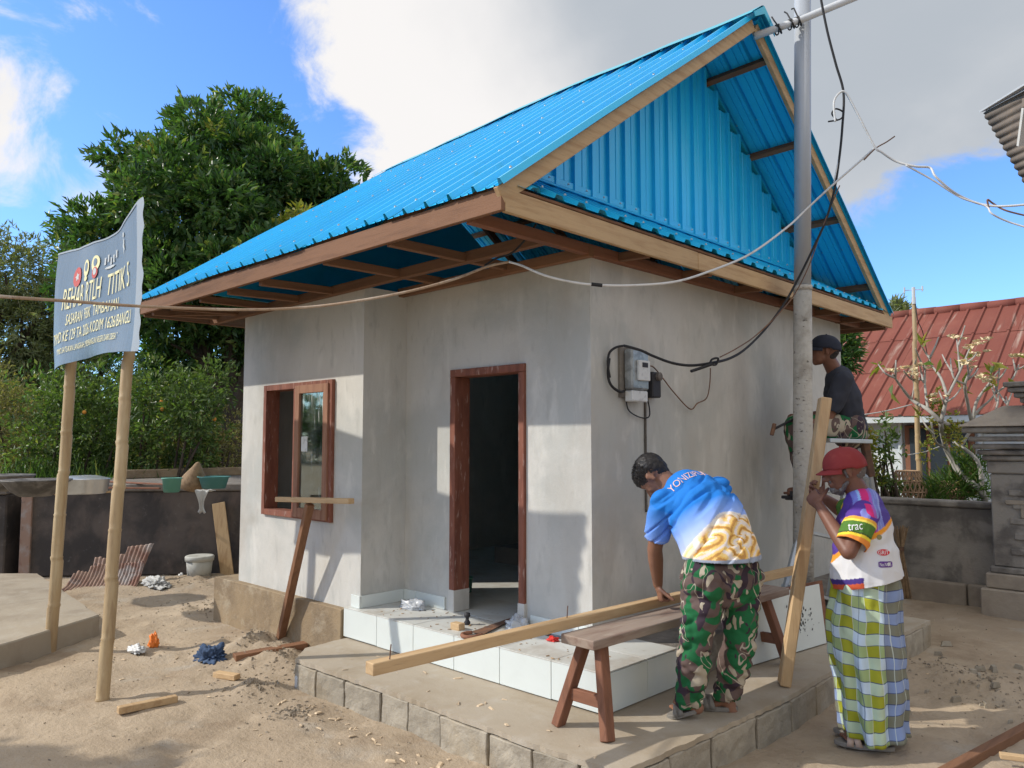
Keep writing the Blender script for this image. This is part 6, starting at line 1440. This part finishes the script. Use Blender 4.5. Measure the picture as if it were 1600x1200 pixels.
# ---------------- man in the red cap and sarong
pbm = thing('person', 'man in a red cap, multicoloured jersey and plaid sarong holding up the timber', 'person', at_z(1350, 1168, 0))
hdB = at(1319, 735, 4.34); nkB = at(1341, 772, 4.34); upB = at(1349, 800, 4.32); chB = at(1350, 828, 4.29); waB = at(1352, 872, 4.27); peB = at(1353, 915, 4.26)
fB, uB, sB = frame(DR*-.96 + DG*.20 - UP*.20, UP + DR*-.20)
FB = (DR*-.93 + DG*.36).normalized(); SB = UP.cross(FB).normalized()      # SB: his left = towards the camera?
if SB.dot(DG) > 0: SB = -SB
shN = upB + SB*.165 + UP*-.005 + FB*.01; shF = upB - SB*.165 + FB*.01
elN = at(1326, 862, 4.10); wrN = at(1280, 790, 4.34); elF = at(1318, 800, 4.62); wrF = at(1288, 778, 4.60)
m_ = MB(); head_geo(m_, hdB, fB, uB, sB, 1.0, nkB)
tcap(m_, peB, waB, .125, .125, .72, SB); tcap(m_, waB, chB, .13, .155, .72, SB); tcap(m_, chB, upB, .155, .13, .66, SB); tcap(m_, shN, shF, .055, .055); tcap(m_, upB, nkB, .08, .058)
for sh, el, wr in ((shN, elN, wrN), (shF, elF, wrF)): tcap(m_, sh, el, .052, .042); tcap(m_, el, el.lerp(wr, .35), .042, .041); tcap(m_, el.lerp(wr, .35), wr, .041, .027)
hand_geo(m_, wrN, at(1262, 767, 4.44)-wrN, DG*.9 + DR*.5, UP, (.55,1.0,.8), 1.0)
hand_geo(m_, wrF, at(1264, 760, 4.62)-wrF, DG*-.75 + DR*.35, UP, (.65,1.1,.8), .97)
hpN, hpF = peB + SB*.065, peB - SB*.065; ankN = Vector((*(peB+SB*.075+FB*-.02)[:2], .09)); ankF = Vector((*(peB-SB*.10-FB*.02)[:2], .09))
for h_, a_ in ((hpN, ankN), (hpF, ankF)):
    kn = h_.lerp(a_, .5)+FB*.015; tcap(m_, h_, kn, .070, .052); tcap(m_, kn, a_, .055, .036); foot_geo(m_, a_, a_+FB*.17-UP*.058)
me = fuse(m_, .0055, 3, .5); link_mesh('body', me, M['skin2'], pbm); eyes(pbm, hdB, fB, uB, sB)
for a_ in (ankN, ankF): sandal(pbm, Vector((a_.x, a_.y, .008))-FB*.085, Vector((a_.x, a_.y, .008))+FB*.20, .052)
P = lambda a, b, e: hdB + fB*a + uB*b + sB*e
m_ = MB(); tcap(m_, P(.072,-.095,0), P(.045,-.110,0), .028, .024, .9, sB); tcap(m_, P(.088,-.049,-.02), P(.088,-.049,.02), .0085, .0085)
for e in (-1,1): tcap(m_, P(.045,-.10,.028*e), P(.010,-.062,.056*e), .016, .010); tcap(m_, P(.008,.005,.072*e), P(.004,-.03,.070*e), .012, .008)
tcap(m_, P(-.06,-.01,0), P(-.045,-.03,0), .055, .05, .95, sB)
me = fuse(m_, .004, 2); wrinkle(me, lambda c, n: .004*nz(c, 90)); link_mesh('beard_and_hair', me, M['greyhair'], pbm)
def cap_geo(parent, hd, f, u, s, mat, k=1.0, visor=.075):
    P = lambda a, b, e: hd + f*a + u*b + s*e
    n_, r_ = 36, 12; vs = []; fs_ = []
    for j in range(r_+1):
        a = (math.pi/2)*j/r_
        for i in range(n_):
            b = 2*math.pi*i/n_; R_ = math.cos(a)**.8; vs.append(P(-.008 + .112*k*math.cos(b)*R_, .018 - .012*math.cos(b+math.pi)*(1-j/r_)*0 + .108*k*math.sin(a)**.95 , -0+.094*k*math.sin(b)*R_) + (f*.0 + s*0) + u*(-.012 if math.cos(b) < -.3 else 0)*(1-j/r_) + (f*math.cos(b)+s*math.sin(b))*(.0022*math.cos(6*b)*R_))
    for j in range(r_): 
        for i in range(n_): fs_.append((j*n_+i, j*n_+(i+1)%n_, (j+1)*n_+(i+1)%n_, (j+1)*n_+i))
    m_ = MB(); m_.add(vs, fs_); o = m_.build('cap_crown', M[mat], parent, smooth=True); o.modifiers.new('t','SOLIDIFY').thickness = .003
    vs = []; 
    for j in range(7):
        t = j/6
        for i in range(15):
            b = -1.25 + 2.5*i/14; rr = .111*k + visor*t*max(0, math.cos(b*1.15))**.7; vs.append(P(-.008+rr*math.cos(b)*1.0, .022 - t*.016 - .016*abs(math.sin(b))**2*t, (.094*k + visor*.05*t)*math.sin(b)))
    m_ = MB(); m_.add(vs, [(j*15+i, j*15+i+1, (j+1)*15+i+1, (j+1)*15+i) for j in range(6) for i in range(14)]); o = m_.build('cap_visor', M[mat], parent, smooth=True); o.modifiers.new('t','SOLIDIFY').thickness = .005
    m_ = MB(); m_.lathe([(.007,0), (.006,.004), (.001,.005)], P(-.008,.018+.109*k,0), 8, u.to_track_quat('Z','Y').to_matrix()); m_.build('cap_button', M[mat], parent, smooth=True)
    m_ = MB(); 
    for q in range(5): 
        e = (q-2)*.008; m_.add([P(.094*k,.055+.006*(q%2),e-.003), P(.094*k,.055,e+.003), P(.090*k,.064,e+.002)], [(0,1,2)])
    m_.build('cap_stitching', M['paper'], parent, kind='stuff')
cap_geo(pbm, hdB, fB, uB, sB, 'redcap', 1.03, .045)
# jersey B
m_ = MB()
tcap(m_, waB-UP*.10, waB, .200, .186, .92, SB); tcap(m_, waB, chB, .172, .182, .80, SB); tcap(m_, chB, upB, .182, .150, .72, SB); tcap(m_, shN.lerp(shF,.1), shN.lerp(shF,.9), .075, .075, .9, UP); tcap(m_, upB, upB.lerp(nkB, .65), .11, .074, .85, SB)
tcap(m_, shN, shN.lerp(elN, .12), .078, .074); tcap(m_, shF, shF.lerp(elF, .12), .075, .072)
belB = waB+FB*.05-UP*.02; tcap(m_, belB, belB+UP*.12, .12, .10)
me = fuse(m_, .005, 10, .6)
bm = bmesh.new(); bm.from_mesh(me)
bmesh.ops.bisect_plane(bm, geom=list(bm.verts)+list(bm.edges)+list(bm.faces), plane_co=waB-UP*.125, plane_no=(-UP - FB*.23).normalized(), clear_outer=True)
gcut = []
for v in bm.verts:
    z_ = v.co.z; hem = waB.z - .125 + .035*(v.co-waB).dot(FB)/.15*-1
    if (v.co-nkB).length < .055: gcut.append(v)
bmesh.ops.delete(bm, geom=gcut, context='VERTS'); bm.to_mesh(me); bm.free()
wrinkle(me, lambda c, n: .012*(-abs(mn.noise(Vector((c.dot(FB)*9+c.z*5, c.dot(SB)*5, c.z*8-c.dot(FB)*6))))*1.5+.35) + .006*mn.noise(c*15))
def bvh_of(me_): return BVHTree.FromPolygons([v.co.copy()+ORG['person.001'] for v in me_.vertices], [tuple(p.vertices) for p in me_.polygons])
def colS(c, sh, el):
    t, r = slv(c, sh, el); q = t - .9*(c-sh-(el-sh)*t).dot(FB) * 1.0
    if q < .20: return (.10,.045,.28) if mn.noise(c*9) > -.15 else (.24,.26,.66)
    if q < .27: return (.75,.38,.06)
    if q < .32: return (.82,.68,.10)
    if q < .60: return (.085,.19,.035)
    if q < .64: return (.05,.09,.03)
    if q < .71: return (.82,.62,.05)
    return (.75,.26,.05)
def colB(c):
    d = c - upB; t, r = slv(c, shN, elN); near = c.dot(SB) > shN.dot(SB)-.05
    f_ = d.dot(FB); z_ = d.z
    diag = -.135 - f_*.75 + .02*math.sin(f_*20)
    if z_ > diag+.028:
        st = f_*1.0 + .02*mn.noise(c*6) - z_*.10
        if st > .055: return (.10,.05,.30)
        if st > .025: return (.20,.22,.62)
        if st > .010: return (.30,.48,.80)
        if st > -.030: return (.62,.035,.18)
        if st > -.045: return (.35,.12,.45)
        if st > -.085: return (.20,.23,.58) if mn.noise(Vector((st*90, 0, z_*4))) > -.1 else (.30,.34,.66)
        return (.09,.06,.28)
    if z_ > diag: return (.80,.33,.04)
    hem = waB.z - .125 + .035*(c-waB).dot(FB)/.15*-1
    if (c-waB).dot(FB) > .02 and c.z < hem + .055: return (.06,.035,.20) if c.z > hem+.028 else (.55,.10,.04)
    return (.66,.66,.67)
me_t = me
for sh, el, q in ((shN, elN, .80), (shF, elF, .70)):
    m_ = MB(); tcap(m_, sh, sh.lerp(el, .80), .080, .082, .95); sm_ = fuse(m_, .0042, 5); bm = bmesh.new(); bm.from_mesh(sm_)
    bmesh.ops.bisect_plane(bm, geom=list(bm.verts)+list(bm.edges)+list(bm.faces), plane_co=sh+(el-sh)*q, plane_no=(el-sh).normalized(), clear_outer=True); bm.to_mesh(sm_); bm.free()
    wrinkle(sm_, lambda c, n: .008*(-abs(mn.noise(c*14))*1.5+.35)); 
    SLV = True; tint(sm_, lambda c: colS(c, sh, el)); so_ = link_mesh('sleeve', sm_, M['print'], pbm); so_.modifiers.new('t','SOLIDIFY').thickness = .003
    if sh is shN: tS = bvh_of(sm_)
me = me_t
tint(me, colB); tB = bvh(me); jb = link_mesh('jersey', me, M['print'], pbm); jb.modifiers.new('t','SOLIDIFY').thickness = .003
ux = -FB; ux = (ux - SB*ux.dot(SB)).normalized()
M['logored'] = surf('printed_logo_red', (.60,.04,.05), (), .8); M['logopurple'] = surf('printed_logo_purple', (.12,.04,.24), (), .8); M['logowhite'] = surf('printed_logo_white', (.72,.72,.72), (), .8); M['logoolive'] = surf('printed_logo_olive', (.25,.22,.10), (), .8)
def badge(px, py, g_, w, h, mat, txt=None, tm='logowhite', oval=False, name='printed_logo'):
    c = at(px, py, g_); m_ = MB(); n_ = 20; pts = [c]
    for i in range(n_):
        a = 2*math.pi*i/n_
        if oval: q = c + ux*math.cos(a)*w/2 + UP*math.sin(a)*h/2
        else:
            k = 1/max(abs(math.cos(a)), abs(math.sin(a))); q = c + ux*math.cos(a)*k*w/2 + UP*math.sin(a)*k*h/2
        pts.append(q)
    pr_ = []
    for q in pts:
        hit = tB.ray_cast(q + SB*.25, -SB, .6); pr_.append((hit[0] if hit[0] is not None else q) + SB*.003)
    m_.add(pr_, [(0, 1+i, 1+(i+1) % n_) for i in range(n_)]); m_.build(name, M[mat], pbm)
    if txt:
        uv, fs_ = text_geo(txt, bold=.02); m_ = MB(); q_ = []
        for a, b in uv:
            p = c + ux*(a-.5)*w*.82 + UP*(b-.5)*h*.6; hit = tB.ray_cast(p + SB*.25, -SB, .6); q_.append((hit[0] if hit[0] is not None else p) + SB*.0055)
        m_.add(q_, fs_); m_.build('printed_text', M[tm], pbm, kind='stuff')
badge(1379, 861, 4.15, .062, .032, 'logored', 'GRIT', oval=True); badge(1382, 879, 4.15, .068, .030, 'logopurple', 'No.NOS'); badge(1373, 838, 4.15, .026, .026, 'logoolive', oval=True)
c = at(1335, 822, 4.1); uxs = (ux*.95 + UP*.12).normalized(); uys = UP
uv, fs_ = text_geo('trac', bold=.03); m_ = MB(); q_ = []
for a, b in uv:
    p = at(1336, 822, 4.1) + uxs*(a-.5)*.07 + uys*(b-.5)*.032; hit = tS.ray_cast(p + SB*.25, -SB, .6); q_.append((hit[0] if hit[0] is not None else p) + SB*.005)
m_.add(q_, fs_); m_.build('sleeve_lettering', M['logowhite'], pbm, kind='stuff')
# sarong: one lofted tube of cloth with folds
m_ = MB(); NU, NV = 150, 70; vs = []; su = []; sv = []
top_c = waB - UP*.07; bot_c = Vector((ankN.x+ankF.x, ankN.y+ankF.y, .11))/2; bot_c = Vector(((ankN.x+ankF.x)/2, (ankN.y+ankF.y)/2, .055))
for j in range(NV+1):
    t = j/NV; c = top_c.lerp(bot_c, t) + FB*(.01*math.sin(t*3.1)); a_ = .168 + .012*math.sin(t*math.pi*1.1); b_ = .158 - .01*math.sin(t*3) + .012*(t > .9)*(t-.9)*5
    for i in range(NU):
        an_ = 2*math.pi*i/NU; ff = math.cos(an_); ss = math.sin(an_)
        fold = .016*(.3+t)*math.sin(an_*7+1.3+2*t) + .006*math.sin(an_*13+4*t) + .030*math.exp(-((an_-1.15-.25*t)/.16)**2)*(.4+t) - .016*math.exp(-((an_-1.5)/.14)**2)*(.4+t) + .020*mn.noise(Vector((ff*2.0, ss*2.0, t*5+ff))) + .006*mn.noise(Vector((ff*5, ss*5, t*16)))
        kn_ = .022*math.exp(-((t-.45)/.15)**2)*max(0, ff)
        p = c + FB*(a_+fold+kn_)*ff*.95 + SB*(b_+fold)*ss*1.08; p.z += .012*math.sin(an_*3)*t + (.03*(1-t)*ff)
        vs.append(p); su.append((an_/(2*math.pi))*1.05 + .014*mn.noise(Vector((ff*1.6, ss*1.6, t*5))) + .006*math.sin(an_*9+t*6)); sv.append(t*(top_c.z-.055) + .018*mn.noise(Vector((ff*1.8+4, ss*1.8, t*3))) + .003*math.sin(an_*7+1.3))
fs_ = [(j*NU+i, j*NU+(i+1) % NU, (j+1)*NU+(i+1) % NU, (j+1)*NU+i) for j in range(NV) for i in range(NU)]
me = bpy.data.meshes.new('sarong'); me.from_pydata(vs, [], fs_); me.polygons.foreach_set('use_smooth', [True]*len(fs_))
for nm, arr in (('su', su), ('sv', sv)): at_ = me.attributes.new(nm, 'FLOAT', 'POINT'); at_.data.foreach_set('value', arr)
sr = link_mesh('plaid_sarong', me, M['plaid'], pbm); sr.modifiers.new('t','SOLIDIFY').thickness = .003
# belly knot of the sarong
m_ = MB(); k0 = top_c + FB*.15 - UP*.02; tcap(m_, k0, k0+SB*.04-UP*.06+FB*.01, .035, .02); me = fuse(m_, .008, 3); at_ = me.attributes.new('su','FLOAT','POINT'); at2 = me.attributes.new('sv','FLOAT','POINT'); link_mesh('sarong_knot', me, M['plaid'], pbm)

# ---------------- man sitting on the ladder
pc = thing('person', 'man in a navy cap and dark shirt sitting on the ladder beside the pole', 'person', at(1310, 684, 6.2))
hdC = at(1288, 549, 6.12); nkC = at(1303, 578, 6.15); upC = at(1312, 597, 6.16); chC = at(1316, 622, 6.17); waC = at(1322, 652, 6.19); peC = at(1326, 668, 6.2)
fC, uC, sC = frame(DR*-.97 + DG*.18 + UP*.08, UP + DR*-.05)
FC = (DR*-.95 + DG*.25).normalized(); SC = UP.cross(FC).normalized()
if SC.dot(DG) > 0: SC = -SC
sN, sF = upC + SC*.165, upC - SC*.165; eN = at(1293, 655, 6.02); wN = at(1262, 662, 5.95); eF = at(1300, 645, 6.4); wF = at(1250, 652, 6.35)
hN, hF = peC + SC*.09, peC - SC*.09; kN = at(1242, 666, 6.0); kF = at(1246, 672, 6.4); aN = at(1262, 762, 6.0); aF = at(1266, 765, 6.3)
m_ = MB(); head_geo(m_, hdC, fC, uC, sC, .98, nkC)
tcap(m_, peC, waC, .14, .13, .75, SC); tcap(m_, waC, chC, .13, .15, .72, SC); tcap(m_, chC, upC, .15, .13, .66, SC); tcap(m_, sN, sF, .055, .055); tcap(m_, upC, nkC, .08, .058)
for sh, el, wr in ((sN, eN, wN), (sF, eF, wF)): tcap(m_, sh, el, .052, .042); tcap(m_, el, wr, .041, .028)
hand_geo(m_, wN, (DR*-.9-UP*.1), DG*.4-UP*.8, DG*-.3, (.9,1.0,.8)); hand_geo(m_, wF, (DR*-.9+UP*.05), DG*-.4-UP*.8, UP, (.9,1.0,.8))
for h_, k_, a_ in ((hN, kN, aN), (hF, kF, aF)): tcap(m_, h_, k_, .078, .056); tcap(m_, k_, a_, .055, .038); foot_geo(m_, a_, a_+FC*.17-UP*.06)
me = fuse(m_, .006, 3, .5); link_mesh('body', me, M['skin2'], pc); eyes(pc, hdC, fC, uC, sC)
m_ = MB(); P = lambda a, b, e: hdC + fC*a + uC*b + sC*e; tcap(m_, P(-.05,0,0), P(-.04,-.035,0), .064, .052, .95, sC); me = fuse(m_, .006, 2); link_mesh('hair', me, M['hair'], pc)
cap_geo(pc, hdC, fC, uC, sC, 'navy', 1.06, .065)
for a_ in (aN, aF): sandal(pc, a_-FC*.08-UP*.085, a_+FC*.19-UP*.085, .05, 'dark', 'dark')
m_ = MB(); tcap(m_, peC+UP*-.01, waC, .172, .165, .82, SC); tcap(m_, waC, chC, .165, .178, .80, SC); tcap(m_, chC, upC, .178, .15, .72, SC); tcap(m_, sN, sF, .074, .074, .9, UP); tcap(m_, upC, upC.lerp(nkC,.6), .11, .074, .85, SC)
tcap(m_, sN, sN.lerp(eN,.72), .078, .072); tcap(m_, sF, sF.lerp(eF,.72), .075, .068)
me = fuse(m_, .009, 5); bm = bmesh.new(); bm.from_mesh(me); gcut = [v for v in bm.verts if v.co.z < peC.z-.03 or (v.co-nkC).length < .055]
bmesh.ops.delete(bm, geom=gcut, context='VERTS'); gcut = [v for v in bm.verts for sh, el in ((sN,eN),(sF,eF)) if slv(v.co, sh, el)[0] > .82 and slv(v.co, sh, el)[1] < .10]; bmesh.ops.delete(bm, geom=list(set(gcut)), context='VERTS'); bm.to_mesh(me); bm.free()
wrinkle(me, lambda c, n: .012*(-abs(mn.noise(Vector((c.x*8, c.y*8, c.z*11))))*1.4+.3)); o = link_mesh('t_shirt', me, M['charcoal'], pc); o.modifiers.new('t','SOLIDIFY').thickness = .003
m_ = MB(); tcap(m_, hN+UP*.0, hF, .125, .125, .9, UP); tcap(m_, peC-UP*.02, waC-UP*.02, .165, .15, .85, SC)
for h_, k_, a_ in ((hN, kN, aN), (hF, kF, aF)): tcap(m_, h_, k_, .112, .088); tcap(m_, k_, k_.lerp(a_,.5), .088, .082); tcap(m_, k_.lerp(a_,.5), a_, .082, .062)
me = fuse(m_, .010, 5); wrinkle(me, lambda c, n: .012*(-abs(nz(c, 10))*1.3+.3) + .006*nz(c, 25)); link_mesh('camouflage_trousers', me, M['camo'], pc)
# hammer and yellow bag
hm = thing('hammer', 'hammer held out by the man on the ladder, left of the pole', 'hammer', at(1206, 671, 5.9))
m_ = MB(); h0, h1 = at(1240, 655, 5.92), at(1208, 671, 5.88); m_.tube([h0, h1], .010, 8); m_.build('handle', M['dark'], hm, smooth=True)
m_ = MB(); m_.beam(h1+UP*.045+DR*.012, h1-UP*.045-DR*.012, .026, .026, DG); m_.build('hammer_head', M['iron'], hm, bevel=.004)
me_ = None
crumple('yellow_bag', at(1272, 735, 5.95), .055, .05, .22, 'yellow', 'yellow cloth bag hanging between the pole and the upright timber', 'bag', 21, 3, .3)
